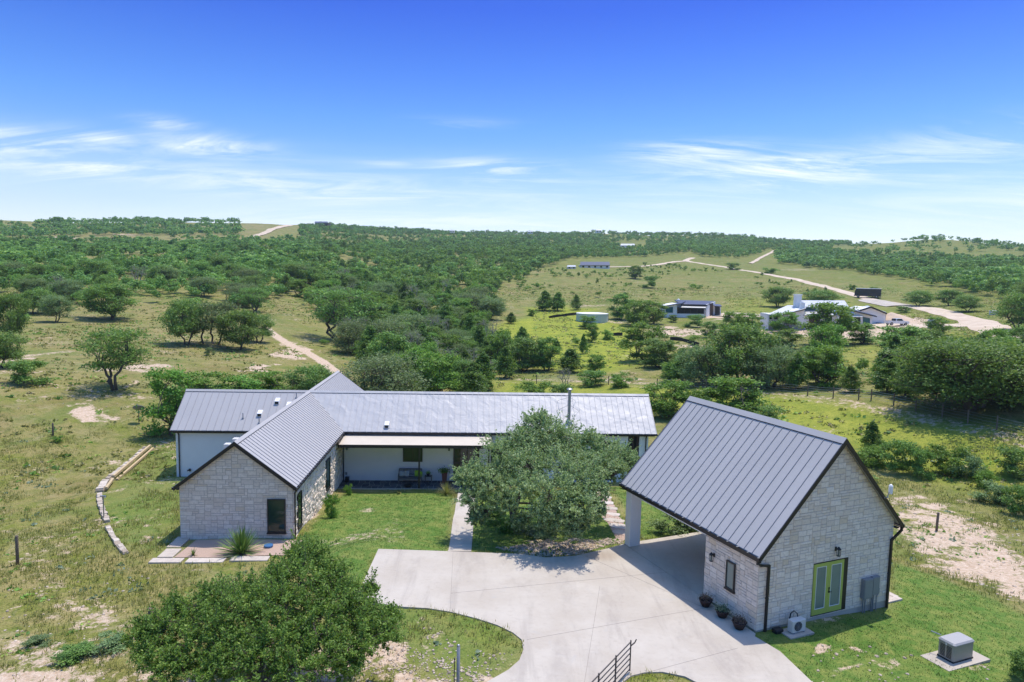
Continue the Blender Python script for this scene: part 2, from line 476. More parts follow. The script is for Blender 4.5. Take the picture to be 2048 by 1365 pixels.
M['carwhite'] = mat_simple('white_car_paint', (.72,.73,.75), .25, 0, .6, var=.03)
M['carblack'] = mat_simple('black_vehicle_paint', (.016,.015,.016), .35, 0, .5, var=.1)
M['bark'] = mat_simple('oak_bark', (.105,.085,.07), .95, var=.45, scale=9, bump=.9)
M['barkgrey'] = mat_simple('grey_dead_bark', (.26,.235,.21), .95, var=.3, scale=9, bump=.6)

def mat_glass(name, col, rough=.04, spec=.5):
    t = NT(name); o = t.obj()
    t.principled(t.mix(t.noise(1.1, 2, .5, o), tuple(x*.75 for x in col), tuple(x*1.3 for x in col)), rough, 0, spec); return t.m
M['glass'] = mat_glass('window_glass', (.018,.040,.030))
M['glassblind'] = mat_glass('window_glass_with_pale_blind', (.17,.215,.19), .12, .5)
M['glassteal'] = mat_glass('teal_window_glass', (.03,.12,.14))
M['screen'] = mat_simple('dark_insect_screen', (.02,.018,.016), .8)

def mat_roof(name, col, metal, rough, oil, spec=.06):
    t = NT(name); o = t.obj()
    n1 = t.noise(.45, 3, .5, o); n2 = t.noise(14, 4, .6, t.scaled(o, (1, .12, .12)))
    c = t.mix(n1, tuple(x*.93 for x in col), tuple(x*1.07 for x in col))
    c = t.mix(t.math('MULTIPLY', t.ramp(n2, .5, .8), .18), c, tuple(x*.6 for x in col))
    r = t.math('ADD', rough, t.math('MULTIPLY', t.noise(.9, 3, .6, o), .12))
    h = t.noise(1.15, 2, .45, o, .4)
    t.principled(c, r, metal, spec, t.bump(h, oil, .12)); return t.m
M['roof'] = mat_roof('standing_seam_steel', (.405,.395,.395), .0, .55, .03)
M['roofwarp'] = mat_roof('oil_canned_seam_steel', (.43,.425,.43), .12, .46, .50, .18)

M['gap'] = mat_simple('ridge_cap_shadow', (.05,.05,.055), .6)  # painted shadow line below the ridge cap edges
M['seam'] = mat_simple('standing_seam_shade', (.30,.30,.32), .5, .1, .4)  # ribs toned darker than the panels, shade put into their colour
def mat_concrete():
    t = NT('driveway_concrete'); o = t.pos()
    a = t.noise(.35, 5, .6, o); b = t.noise(3.2, 6, .7, t.scaled(o, (1, 1.6, 1), .4)); g = t.noise(60, 2, .6, o)
    c = t.mix(t.ramp(a, .3, .72), (.425,.37,.305), (.50,.45,.385))
    c = t.mix(t.math('MULTIPLY', t.ramp(b, .50, .74), .45), c, (.35,.295,.245))
    c = t.mix(t.math('MULTIPLY', t.ramp(t.noise(1.1, 4, .7, o, 1.2), .60, .78), .28), c, (.33,.35,.37))
    c = t.mix(t.math('MULTIPLY', t.ramp(g, .5, .8), .15), c, (.33,.31,.29))
    tr = t.noise(1.0, 5, .7, t.scaled(o, (.9, .16, 1), .62), .6)
    c = t.mix(t.math('MULTIPLY', t.ramp(tr, .47, .68), .45), c, (.31,.27,.235))
    sp_ = t.noise(2.4, 6, .8, o, 1.5)
    c = t.mix(t.math('MULTIPLY', t.ramp(sp_, .56, .74), .35), c, (.56,.51,.45))
    # rust-brown water stain near the carport pillar
    vm = t.n('ShaderNodeVectorMath', operation='DISTANCE'); t.set(vm.inputs[0], t.scaled(o, (1, 1.5, 0))); vm.inputs[1].default_value = (4.6, 33.0*1.5, 0)
    st = t.math('MULTIPLY', t.ramp(t.math('ADD', vm.outputs['Value'], t.math('MULTIPLY', b, 1.1)), 1.9, .7), .4)
    c = t.mix(st, c, (.30,.21,.14))
    t.principled(c, .95, 0, .1, t.bump(g, .25, .004)); return t.m
M['concrete'] = mat_concrete()

def mat_ground():
    t = NT('hill_country_ground'); o = t.pos()
    mk = t.n('ShaderNodeAttribute'); mk.attribute_name = 'mask'
    sp = t.n('ShaderNodeSeparateColor'); t.t.links.new(mk.outputs['Color'], sp.inputs[0])
    sand, lawn, bright = sp.outputs[0], sp.outputs[1], sp.outputs[2]
    dry = t.attr('dry')
    big = t.noise(.045, 4, .6, o); mid = t.noise(.33, 5, .62, o, .4); sml = t.noise(2.1, 5, .7, o); fine = t.noise(14, 4, .72, o)
    fl = t.ramp(fine, .30, .72)
    green = t.mix(fl, (.09,.115,.014), (.215,.24,.035))
    tan = t.mix(fl, (.18,.145,.050), (.37,.31,.13))
    rust = t.mix(fl, (.14,.10,.035), (.27,.20,.085))
    k = t.math('ADD', t.math('MULTIPLY', mid, .8), t.math('MULTIPLY', sml, .45))
    k = t.math('ADD', k, t.math('MULTIPLY', t.math('SUBTRACT', dry, .42), .55))
    c = t.mix(t.ramp(k, .46, .80), green, tan)
    c = t.mix(t.math('MULTIPLY', t.ramp(t.noise(.14, 4, .6, o, .5), .50, .66), .55), c, rust)
    c = t.mix(t.math('MULTIPLY', t.ramp(big, .42, .62), .35), c, t.mix(fl, (.085,.12,.02), (.20,.235,.05)))
    tus = t.noise(1.15, 6, .78, o, .9); tu2 = t.noise(.42, 6, .75, o, 1.2)
    c = t.mix(t.math('MULTIPLY', t.ramp(tus, .50, .63), .62), c, t.mix(fl, (.045,.075,.014), (.095,.135,.026)))
    c = t.mix(t.math('MULTIPLY', t.ramp(tu2, .53, .66), .50), c, t.mix(fl, (.26,.22,.11), (.42,.36,.21)))
    c = t.mix(t.math('MULTIPLY', t.ramp(t.noise(.075, 7, .72, o, .8), .49, .60), .50), c, t.mix(fl, (.075,.12,.022), (.15,.21,.045)))
    c = t.mix(t.math('MULTIPLY', t.ramp(t.noise(.11, 7, .75, o, 1.0), .54, .64), .42), c, t.mix(fl, (.24,.20,.085), (.38,.33,.17)))
    # bright weedy meadow
    bm = t.mix(t.ramp(t.math('ADD', t.math('MULTIPLY', sml, .5), t.math('MULTIPLY', mid, .5)), .38, .66), t.mix(fl, (.13,.17,.018), (.24,.29,.035)), t.mix(fl, (.26,.27,.03), (.42,.42,.06)))
    bm = t.mix(t.math('MULTIPLY', t.ramp(tus, .52, .62), .6), bm, t.mix(fl, (.08,.11,.02), (.16,.20,.035)))
    c = t.mix(t.math('MULTIPLY', bright, t.ramp(t.math('ADD', mid, t.math('MULTIPLY', bright, .5)), .35, .75)), c, bm)
    # mown lawn
    lw = t.mix(t.ramp(t.noise(1.3, 5, .7, o, .8), .36, .68), t.mix(fl, (.058,.132,.020), (.11,.205,.034)), t.mix(fl, (.15,.20,.040), (.25,.265,.07)))
    c = t.mix(lawn, c, lw)
    # bare ground breaking through
    br = t.math('ADD', sand, t.math('MULTIPLY', t.math('SUBTRACT', t.math('ADD', t.math('MULTIPLY', sml, .5), t.math('ADD', t.math('MULTIPLY', fine, .2), t.math('MULTIPLY', t.noise(.8, 5, .7, o, .6), .3))), .5), 2.4))
    sc = t.mix(t.ramp(t.noise(5, 5, .7, o), .3, .75), (.44,.315,.21), (.66,.53,.41))
    sc = t.mix(t.math('MULTIPLY', t.ramp(t.noise(30, 3, .7, o), .5, .75), .5), sc, (.28,.20,.14))
    c = t.mix(t.ramp(br, .40, .62), c, sc)
    t.principled(c, .95, 0, .15, t.bump(t.math('ADD', t.math('MULTIPLY', fine, .5), t.math('MULTIPLY', sml, 1.0)), .55, .18)); return t.m
M['ground'] = mat_ground()

def mat_leaf(name, lo, hi, young, trans=.42):
    t = NT(name); a = t.attr('tint')
    oi = t.n('ShaderNodeObjectInfo')
    c = t.mix(a, lo, hi)
    c = t.mix(t.math('MULTIPLY', t.ramp(a, .78, 1.0), .7), c, young)
    hs = t.n('ShaderNodeHueSaturation'); t.set(hs.inputs['Color'], c)
    t.set(hs.inputs['Hue'], t.math('ADD', .485, t.math('MULTIPLY', oi.outputs['Random'], .03)))
    t.set(hs.inputs['Value'], t.math('ADD', 1.0, t.math('MULTIPLY', oi.outputs['Random'], .45)))
    c = hs.outputs[0]
    p = t.n('ShaderNodeBsdfPrincipled'); t.set(p.inputs['Base Color'], c); p.inputs['Roughness'].default_value = .5
    p.inputs['Specular IOR Level'].default_value = .35
    tr = t.n('ShaderNodeBsdfTranslucent'); t.set(tr.inputs['Color'], t.mix(.5, c, (.25,.35,.04)))
    mx = t.n('ShaderNodeMixShader'); mx.inputs[0].default_value = trans
    t.t.links.new(p.outputs[0], mx.inputs[1]); t.t.links.new(tr.outputs[0], mx.inputs[2]); t.t.links.new(mx.outputs[0], t.out.inputs[0])
    return t.m
M['oakleaf'] = mat_leaf('live_oak_leaves', (.065,.15,.035), (.24,.40,.085), (.42,.54,.14))
M['heroleaf'] = mat_leaf('near_live_oak_leaves', (.06,.155,.03), (.27,.47,.085), (.46,.60,.15), .45)
M['herogrey'] = mat_leaf('courtyard_oak_leaves', (.15,.22,.10), (.42,.51,.24), (.56,.62,.34), .5)
M['greyoak'] = mat_leaf('grey_green_leaves', (.09,.15,.06), (.28,.37,.155), (.44,.50,.24))
M['cedar'] = mat_leaf('cedar_leaves', (.05,.115,.026), (.17,.30,.055), (.32,.42,.08))
M['bright'] = mat_leaf('fresh_green_leaves', (.085,.18,.028), (.22,.39,.06), (.38,.50,.09))
M['sage'] = mat_leaf('sage_leaves', (.13,.19,.12), (.26,.33,.22), (.36,.42,.30))
M['yucca'] = mat_leaf('yucca_blades', (.045,.10,.022), (.12,.21,.05), (.28,.34,.11), .2)
M['purple'] = mat_leaf('purple_foliage', (.10,.05,.055), (.20,.13,.13), (.30,.28,.2))
M['grass'] = mat_leaf('meadow_grass', (.145,.16,.035), (.33,.30,.10), (.52,.43,.25), .3)
M['lawnblade'] = mat_leaf('lawn_grass', (.05,.095,.018), (.10,.155,.032), (.20,.205,.07), .25)

# ------------------------------------------------------------------ ground sheet
def seg_dist(x, y, pts):
    best = np.full(np.shape(x), 1e9)
    for (ax, ay), (bx, by) in zip(pts[:-1], pts[1:]):
        dx, dy = bx-ax, by-ay; L = dx*dx+dy*dy+1e-9
        t = np.clip(((x-ax)*dx+(y-ay)*dy)/L, 0, 1)
        best = np.minimum(best, np.hypot(x-ax-t*dx, y-ay-t*dy))
    return best
def inside(x, y, poly):
    c = np.zeros(np.shape(x), bool); n = len(poly)
    for i in range(n):
        x1, y1 = poly[i]; x2, y2 = poly[(i+1) % n]
        if y1 == y2: continue
        c ^= ((y1 > y) != (y2 > y)) & (x < (x2-x1)*(y-y1)/(y2-y1)+x1)
    return c
def poly_mask(x, y, poly, w):
    d = seg_dist(x, y, list(poly)+[poly[0]])
    sd_ = np.where(inside(x, y, poly), d, -d)
    return sstep(-w, w, sd_)
def G2(pts): return [tuple(on_ground(*p)[:2]) for p in pts]

SAND = [  # px, py, rx, ry, strength
 (195,832,48,18,.75),(165,810,40,8,.5),(200,742,45,8,.55),(300,735,60,13,.62),(265,765,15,12,.6),(110,768,18,9,.5),(60,712,70,5,.55),
 (110,690,60,5,.4),(520,736,38,10,.75),(585,706,40,16,.72),(190,930,30,7,.5),(310,893,18,6,.5),(590,690,25,10,.5),
 (60,1305,120,48,.52),(30,1215,40,20,.5),(190,1235,65,24,.52),(100,1185,45,16,.45),(60,1358,160,30,.70),(280,1290,60,30,.4),(300,1335,60,30,.5),
 (160,960,60,12,.15),(310,1040,35,14,.35),(296,1070,20,6,.5),(330,1065,22,5,.45),(250,1000,30,9,.2),(375,1140,40,6,.45),
 (640,1340,130,30,.6),(770,1315,90,38,.62),(880,1290,45,32,.42),(850,1350,100,18,.62),(830,1232,25,10,.5),(985,1350,40,16,.7),(1010,1330,30,14,.5),
 (690,1125,30,10,.25),(640,1030,14,20,.5),(725,985,20,3,.3),(1120,1098,120,11,.75),
 (1860,1035,125,22,.68),(1910,1075,135,38,.66),(1970,1130,125,46,.72),(2040,1170,70,45,.66),(1830,1000,70,14,.6),(1800,1065,30,18,.6),(1785,1040,25,8,.6),
 (1650,1302,26,9,.62),(1725,1320,22,9,.6),(1700,1348,70,9,.45),(1640,1225,40,9,.5),(1965,1190,60,16,.3),(1880,1215,30,10,.2),(1770,1335,40,12,.4),(1960,1345,90,10,.4),
 (1590,657,80,10,1.0),(1790,648,90,18,1.0),(1680,668,120,10,.95),(1555,660,60,10,.8),(1335,664,48,13,.8),(1380,695,60,9,.6),(1240,645,40,6,.5),
 (1250,715,90,5,.4),(1240,762,50,5,.55),(1400,665,60,9,.6),(1500,652,70,8,.8),(1900,700,60,10,.2),(1720,668,60,10,.6),
 (1600,540,50,4,.45),(1540,560,50,4,.25),(1450,633,70,6,1.0),(1450,670,60,7,.35),
 (120,477,40,2.5,.9),(250,470,22,2.5,.8),(1150,478,25,3,.6),(1270,505,30,3,.5),(1185,612,35,4,.5),(850,610,12,12,.5),(930,545,25,5,.4)]
TRACKS = [  # pixel polyline, half width m, strength
 ([(527,655),(545,668),(580,690),(610,703),(640,720),(670,745),(700,790)], 1.0, .85),
 ([(430,672),(330,655),(250,640),(150,640),(60,652)], .7, .30),
 ([(0,725),(60,712),(140,703)], .8, .5),
 ([(985,757),(1200,763),(1350,769),(1500,783),(1650,797),(1750,815),(1850,835),(1950,858),(2048,880),(2200,915)], 1.1, .46),
 ([(985,764),(1200,770),(1350,777),(1500,791),(1650,806),(1750,824),(1850,845),(1950,869),(2048,893)], .6, .42),
 ([(1690,745),(1640,735),(1560,735),(1500,748)], .7, .45),
 ([(1700,960),(1850,1020),(2048,1090),(2200,1150)], 1.0, .35)]
CREEK = [([(1035,700),(1042,670),(1052,640),(1040,620),(1015,606)], 1.6, .5)]
LAWN = [  # pixel polygons, strength, edge width m
 ([(598,1085),(690,984),(905,986),(895,1105),(750,1110),(727,1165),(700,1180),(640,1140)], .95, .35),
 ([(940,984),(1200,985),(1250,1040),(1255,1085),(1200,1100),(1100,1112),(943,1103)], .95, .3),
 ([(1212,975),(1420,960),(1420,1070),(1285,1078),(1250,1020)], .9, .4),
 ([(1500,1270),(1780,1215),(1790,1125),(1900,1165),(2060,1235),(2200,1300),(2200,1420),(1640,1420)], .95, .5),
 ([(800,1205),(1060,1210),(1060,1330),(960,1400),(850,1330),(760,1290)], .55, .9),
 ([(290,905),(370,880),(368,1080),(320,1110),(255,1105),(205,1020),(205,985)], .45, .8)]
BRIGHT = [
 ([(985,650),(1130,612),(1200,640),(1270,655),(1310,720),(1230,745),(1100,745),(1010,690)], 1.0, 4),
 ([(1050,615),(1200,618),(1160,650),(1080,660)], .9, 3),
 ([(985,762),(1250,768),(1500,785),(1750,815),(2100,885),(2100,1010),(1850,960),(1700,905),(1300,830),(985,790)], .80, 3),
 ([(1530,720),(1700,690),(1900,690),(1750,740)], .5, 5),([(1620,655),(2100,660),(2100,700),(1850,690)], .4, 5),
 ([(1450,598),(1650,590),(1900,640),(1700,635),(1460,630)], .45, 8)]
DRY = [([(1000,530),(1700,560),(1950,600),(1300,620),(1020,590)], .42, 10), ([(0,600),(520,610),(560,720),(300,790),(0,780)], .62, 6),
       ([(0,445),(560,445),(560,480),(0,480)], .7, 30)]

def build_ground():
    nf = 620
    a0, a1 = math.radians(-46), math.radians(46)
    az = np.concatenate([np.linspace(-math.pi, a0, 50)[:-1], np.linspace(a0, a1, nf), np.linspace(a1, math.pi, 50)[1:-1]])
    r = np.concatenate([np.geomspace(3, 16, 22)[:-1], np.geomspace(16, 3000, 730), np.geomspace(3000, 14000, 12)[1:]])
    A, R = np.meshgrid(az, r)
    X = R*np.sin(A); Y = R*np.cos(A)
    Z = gz(X.ravel(), Y.ravel()).reshape(X.shape)
    na, nr = len(az), len(r)
    V = np.stack([X.ravel(), Y.ravel(), Z.ravel()], 1)
    i = np.arange(nr-1)[:, None]*na + np.arange(na)[None, :]
    j = np.arange(nr-1)[:, None]*na + (np.arange(na)[None, :]+1) % na
    Fq = np.stack([i, i+na, j+na, j], -1).reshape(-1, 4)
    V = np.concatenate([V, [[0, 0, gz1(0, 0)]]])
    c = len(V)-1
    Fc = [[c, k, (k+1) % na] for k in range(na)]
    Ft = np.array(Fc, dtype=np.int64)
    Ft4 = np.stack([Ft[:,0], Ft[:,1], Ft[:,2]], 1)
    faces = [list(f) for f in Ft4]
    me = np_mesh('ground', V, list(map(list, Fq)) + faces, M['ground'], smooth=True)
    x, y = V[:,0], V[:,1]
    px, py = project(x, y, V[:,2])
    front = (y > 5)
    amp = 12+.02*np.clip(900-py, -200, 200)*-1
    wpx = px+(vnoise(x/2.2, y/2.2, 21)-.5)*60+(vnoise(x/.7, y/.7, 22)-.5)*22
    wpy = py+(vnoise(x/2.2, y/2.2, 23)-.5)*np.clip((py-560)*.09, 2, 40)+(vnoise(x/.7, y/.7, 24)-.5)*np.clip((py-560)*.04, 1, 18)
    dd_ = np.hypot(x, y)
    sand = np.zeros(len(V)); lawn = np.zeros(len(V)); br = np.zeros(len(V)); dry = np.full(len(V), .5)-.22*sstep(-10, 60, x)*sstep(120, 200, dd_)
    dd = np.hypot(x, y)
    for cx, cy, rx, ry, s in SAND:
        e = np.hypot((wpx-cx)/rx, (wpy-cy)/ry)
        sand = np.maximum(sand, np.where(front, s*sstep(1.35, .35, e), 0))
    for pts, w, s in TRACKS:
        d = seg_dist(x, y, G2(pts)); sand = np.maximum(sand, s*sstep(w*1.7, w*.6, d))
    # thin scatter of bare spots in the open meadow
    sand = np.maximum(sand, .40*sstep(.60, .78, vnoise(x/3.1, y/3.1, 11))*sstep(.35, .6, vnoise(x/14, y/14, 12)))
    for pts, s, w in LAWN: lawn = np.maximum(lawn, s*poly_mask(x, y, G2(pts), w))
    for pts, s, w in BRIGHT: br = np.maximum(br, s*poly_mask(x, y, G2(pts), w))
    for pts, s, w in DRY: dry = np.maximum(dry, s+.0*x) if False else np.maximum(dry, s*poly_mask(x, y, G2(pts), w))
    sand = np.where(lawn > .8, np.minimum(sand, .62), sand)
    col = np.stack([sand, lawn, br, np.ones(len(V))], 1).astype(np.float32)
    a = me.attributes.new('mask', 'FLOAT_COLOR', 'POINT'); a.data.foreach_set('color', col.ravel())
    a = me.attributes.new('dry', 'FLOAT', 'POINT'); a.data.foreach_set('value', dry.astype(np.float32))
    o = bpy.data.objects.new('ground', me); COL.objects.link(o); tag(o, kind='structure')
    return o
build_ground()

def strip(name, pts_px, w, mat, off=.06, label=None, step=4.0, world=False, th=.0):
    P = [Vector(p) if world else Vector(on_ground(*p)) for p in pts_px]
    P = [Vector((p.x, p.y, 0)) for p in P]
    # Catmull-Rom resample
    out = []
    for i in range(len(P)-1):
        p0 = P[max(i-1,0)]; p1 = P[i]; p2 = P[i+1]; p3 = P[min(i+2,len(P)-1)]
        n = max(2, int((p2-p1).length/step))
        for k in range(n):
            t = k/n
            out.append(.5*((2*p1)+(p2-p0)*t+(2*p0-5*p1+4*p2-p3)*t*t+(3*p1-p0-3*p2+p3)*t**3))
    out.append(P[-1])
    vs = []; fs = []; m = 6
    for i, p in enumerate(out):
        d = (out[min(i+1,len(out)-1)]-out[max(i-1,0)]).normalized(); nrm = Vector((d.y,-d.x,0))
        ww = (w if not callable(w) else w(i/(len(out)-1)))*(1+.10*math.sin(i*1.7)+.07*math.sin(i*.63))
        for k in range(m):
            q = p+nrm*ww*(k/(m-1)-.5)
            vs.append((q.x, q.y, gz1(q.x, q.y)+off-(0.25*off+.1 if k in (0, m-1) else 0)))
    for i in range(len(out)-1):
        for k in range(m-1):
            a = i*m+k; fs.append([a, a+m, a+m+1, a+1])
    me = np_mesh(name, vs, fs, mat, [.5]*len(vs), True)
    o = bpy.data.objects.new(name, me); COL.objects.link(o); tag(o, label, kind='structure'); return o

def mat_road():
    t = NT('gravel_road'); o = t.pos()
    c = t.mix(t.ramp(t.noise(.25, 5, .65, o), .3, .7), (.48,.375,.27), (.62,.51,.39))
    c = t.mix(t.math('MULTIPLY', t.ramp(t.noise(2.5, 4, .7, o), .5, .8), .4), c, (.38,.30,.22))
    t.principled(c, .95, 0, .2, t.bump(t.noise(8, 3, .6, o), .4, .05)); return t.m
M['road'] = mat_road()
strip('gravel_road', [(2200,735),(2090,700),(2048,682),(1995,664),(1950,643),(1895,628),(1830,615),(1780,607),(1735,598),(1690,585),(1640,571),(1600,561),(1540,550),(1500,543),(1440,533),(1400,527),(1372,522),(1385,516)], lambda t: 9-3.5*min(1,t*3), M['road'], .22)
strip('gravel_drive', [(1960,648),(1915,652),(1870,653),(1820,652),(1775,650),(1700,655)], 7.5, M['road'], .18)
strip('concrete_apron', [(1740,601),(1760,606),(1800,613)], 9, M['concrete'], .34)
strip('gravel_drive', [(1545,634),(1500,630),(1462,628),(1447,634)], 6, M['road'], .2)
strip('dirt_road', [(1500,528),(1515,520),(1530,512),(1548,502)], 3.6, M['road'], .5)
strip('dirt_road', [(500,476),(530,467),(560,455),(580,450)], 9, M['road'], .9)
strip('dirt_track', [(40,479),(95,477),(135,474)], 6, M['road'], .7)
strip('dirt_track', [(1215,535),(1300,532),(1372,523)], 5, M['road'], .4)

# ------------------------------------------------------------------ ashlar walls and roofs
def clip_poly(poly, win):
    """Sutherland-Hodgman: clip poly by convex polygon win (ccw)"""
    out = poly
    n = len(win)
    for i in range(n):
        a = win[i]; b = win[(i+1) % n]
        ins = lambda p: (b[0]-a[0])*(p[1]-a[1])-(b[1]-a[1])*(p[0]-a[0]) >= -1e-9
        res = []
        for k in range(len(out)):
            p = out[k]; q = out[(k+1) % len(out)]
            ip, iq = ins(p), ins(q)
            if ip: res.append(p)
            if ip != iq:
                d1 = (b[0]-a[0])*(p[1]-a[1])-(b[1]-a[1])*(p[0]-a[0])
                d2 = (b[0]-a[0])*(q[1]-a[1])-(b[1]-a[1])*(q[0]-a[0])
                t = d1/(d1-d2); res.append((p[0]+(q[0]-p[0])*t, p[1]+(q[1]-p[1])*t))
        out = res
        if len(out) < 3: return []
    return out
def inset(poly, d):
    n = len(poly); res = []
    cx = sum(p[0] for p in poly)/n; cy = sum(p[1] for p in poly)/n
    for i in range(n):
        p0 = Vector(poly[i-1]); p1 = Vector(poly[i]); p2 = Vector(poly[(i+1) % n])
        e1 = p1-p0; e2 = p2-p1
        if e1.length < 1e-6 or e2.length < 1e-6: res.append(tuple(p1)); continue
        n1 = Vector((-e1.y, e1.x)).normalized(); n2 = Vector((-e2.y, e2.x)).normalized()
        m = n1+n2
        if m.length < .3: res.append(tuple(p1+n1*d)); continue
        m = m.normalized(); c = max(.35, m.dot(n1)); res.append(tuple(p1+m*(d/c)))
    return res
def area(poly):
    return .5*sum(poly[i][0]*poly[(i+1)%len(poly)][1]-poly[(i+1)%len(poly)][0]*poly[i][1] for i in range(len(poly)))
def ashlar(mb, win, holes, to3d, cw=.17, ch=.125, seed=1, proud=.02, rough=.6):
    rnd = random.Random(seed)
    x0 = min(p[0] for p in win); x1 = max(p[0] for p in win); z0 = min(p[1] for p in win); z1 = max(p[1] for p in win)
    nx = int((x1-x0)/cw)+2; nz_ = int((z1-z0)/ch)+2
    used = [[False]*nx for _ in range(nz_)]
    for r in range(nz_):
        for c in range(nx):
            if used[r][c]: continue
            w = rnd.choice([2,2,3,3,3,4]); h = rnd.choice([1,1,2,2])
            if h == 1 and rnd.random() < .15: w = 2
            w = min(w, nx-c); h = min(h, nz_-r)
            k = 0
            while k < w and not used[r][c+k]: k += 1
            w = k
            if h == 2 and any(used[r+1][c+k] for k in range(w)): h = 1
            for a in range(h):
                for b in range(w): used[r+a][c+b] = True
            rects = [(x0+c*cw, x0+(c+w)*cw, z0+r*ch, z0+(r+h)*ch)]
            for hx0, hx1, hz0, hz1 in holes:
                nr_ = []
                for a0, a1, b0, b1 in rects:
                    if a1 <= hx0 or a0 >= hx1 or b1 <= hz0 or b0 >= hz1: nr_.append((a0,a1,b0,b1)); continue
                    if a0 < hx0: nr_.append((a0,hx0,b0,b1))
                    if a1 > hx1: nr_.append((hx1,a1,b0,b1))
                    m0, m1 = max(a0,hx0), min(a1,hx1)
                    if b0 < hz0: nr_.append((m0,m1,b0,hz0))
                    if b1 > hz1: nr_.append((m0,m1,hz1,b1))
                rects = nr_
            for a0, a1, b0, b1 in rects:
                if a1-a0 < .03 or b1-b0 < .03: continue
                p = clip_poly([(a0,b0),(a1,b0),(a1,b1),(a0,b1)], win)
                if len(p) < 3 or abs(area(p)) < .0015: continue
                q = inset(p, .010); f = inset(p, .019)
                if area(f) <= .0005: continue
                d = proud*(1-rough/2+rough*rnd.random()); t = rnd.random()
                n = len(p)
                jit = [d*(1+rough*.5*(rnd.random()-.5)) for _ in range(n)]
                vs = [to3d(a, b, .002) for a, b in q] + [to3d(a, b, jit[i]) for i, (a, b) in enumerate(f)]
                mb.add(vs, [[n+i for i in range(n)]] + [[i, (i+1) % n, n+(i+1) % n, n+i] for i in range(n)], t)

def slab_quad(mb, P, th):
    """P: four 3d points (upper surface), thickness th downwards"""
    mb.prism([Vector(p)-Vector((0,0,th)) for p in P], (0,0,th))

def roof_plane(mb, f, a0, a1, c_r, z_r, c_e, z_e, spacing, th=.05, rib=.04, ribw=.028, cap=.17):
    """f(along, across)->(x,y); from ridge (c_r,z_r) to eave (c_e,z_e)"""
    P = [(*f(a0,c_r), z_r), (*f(a1,c_r), z_r), (*f(a1,c_e), z_e), (*f(a0,c_e), z_e)]
    slab_quad(mb, P, th)
    n = max(1, round((a1-a0)/spacing)); s = (a1-a0)/n
    k = (z_e-z_r)/(c_e-c_r)
    up = Vector((*f(0, -k), 0)) - Vector((*f(0, 0), 0)); up.z = 1; up.normalize()
    sg = 1 if c_e > c_r else -1
    for i in range(n+1):
        a = a0+i*s
        a = min(max(a, a0+ribw), a1-ribw)
        c0 = c_r+sg*cap*.9
        A = Vector((*f(a,c0), z_r+k*(c0-c_r)))+up*rib*.5; B = Vector((*f(a,c_e), z_e))+up*rib*.5
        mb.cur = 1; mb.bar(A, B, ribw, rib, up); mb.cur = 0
def ridge_cap(mb, f, a0, a1, c_r, z_r, kl, kr, w=.17, h=.045):
    for k, sg in ((kl,-1),(kr,1)):
        z0, z1 = z_r+h+.012, z_r+k*w+h
        P = [(*f(a0-.01,c_r), z0), (*f(a1+.01,c_r), z0), (*f(a1+.01,c_r+sg*w), z1), (*f(a0-.01,c_r+sg*w), z1)]
        slab_quad(mb, P, .022)
        mb.cur = 2; q = Vector((0,0,-.018)); mb.bar(Vector(P[3])+q, Vector(P[2])+q, .03, .03); mb.cur = 0  # dark bar stands in for the shadow under the cap
def gutter(root, off, f, a0, a1, c_e, z_e, sg, spacing=.55, extra=None):
    mb = MB()
    # box gutter: outer face and bottom plus a lip
    x = lambda a, c, z: (*f(a, c), z)
    c0, c1 = c_e-sg*.02, c_e+sg*.11
    mb.prism([x(a0,c0,z_e-.16), x(a0,c1,z_e-.14), x(a0,c1,z_e-.015), x(a0,c1-sg*.015,z_e-.015), x(a0,c1-sg*.015,z_e-.12), x(a0,c0,z_e-.13)], Vector(x(a1,c0,0))-Vector(x(a0,c0,0)))
    if extra: mb.box(*extra)
    n = max(2, int((a1-a0)/spacing)); mb.cur = 1
    for i in range(n+1):
        a = a0+.05+(a1-a0-.1)*i/n
        mb.bar(x(a, c0, z_e-.008), x(a, c1+sg*.01, z_e-.008), .05, .02)
    mb.build('gutter', [M['trim'], M['galv']], root, loc=off)

def framed_window(root, name, wall, a0, a1, z0, z1, to3d, glass='glass', fw=.05, depth=.10, mull=0, off=None, sill=True):
    """to3d(a, z, d): d = distance out of the wall plane"""
    def bx(mb, A0, A1, Z0, Z1, d0, d1):
        P = [to3d(A0,Z0,d0), to3d(A1,Z0,d0), to3d(A1,Z1,d0), to3d(A0,Z1,d0)]
        v = Vector(to3d(A0,Z0,d1))-Vector(to3d(A0,Z0,d0)); mb.prism(P, v)
    fr = MB(); d0, d1 = -depth, -depth+.06
    bx(fr, a0, a0+fw, z0, z1, d0, d1); bx(fr, a1-fw, a1, z0, z1, d0, d1)
    bx(fr, a0+fw, a1-fw, z0, z0+fw, d0, d1); bx(fr, a0+fw, a1-fw, z1-fw, z1, d0, d1)
    for m in range(mull):
        c = a0+(a1-a0)*(m+1)/(mull+1); bx(fr, c-fw*.4, c+fw*.4, z0+fw, z1-fw, d0, d1-.005)
    w = fr.build('window', M['frame'], root, loc=off)
    g = MB(); bx(g, a0+fw*.9, a1-fw*.9, z0+fw*.9, z1-fw*.9, d0-.022, d0+.02); g.build('pane', M[glass], w)
    if sill:
        s = MB(); bx(s, a0-.04, a1+.04, z0-.07, z0-.004, 0, .12); s.build('sill', M['trim' if glass != 'x' else 'white'], w)
    return w

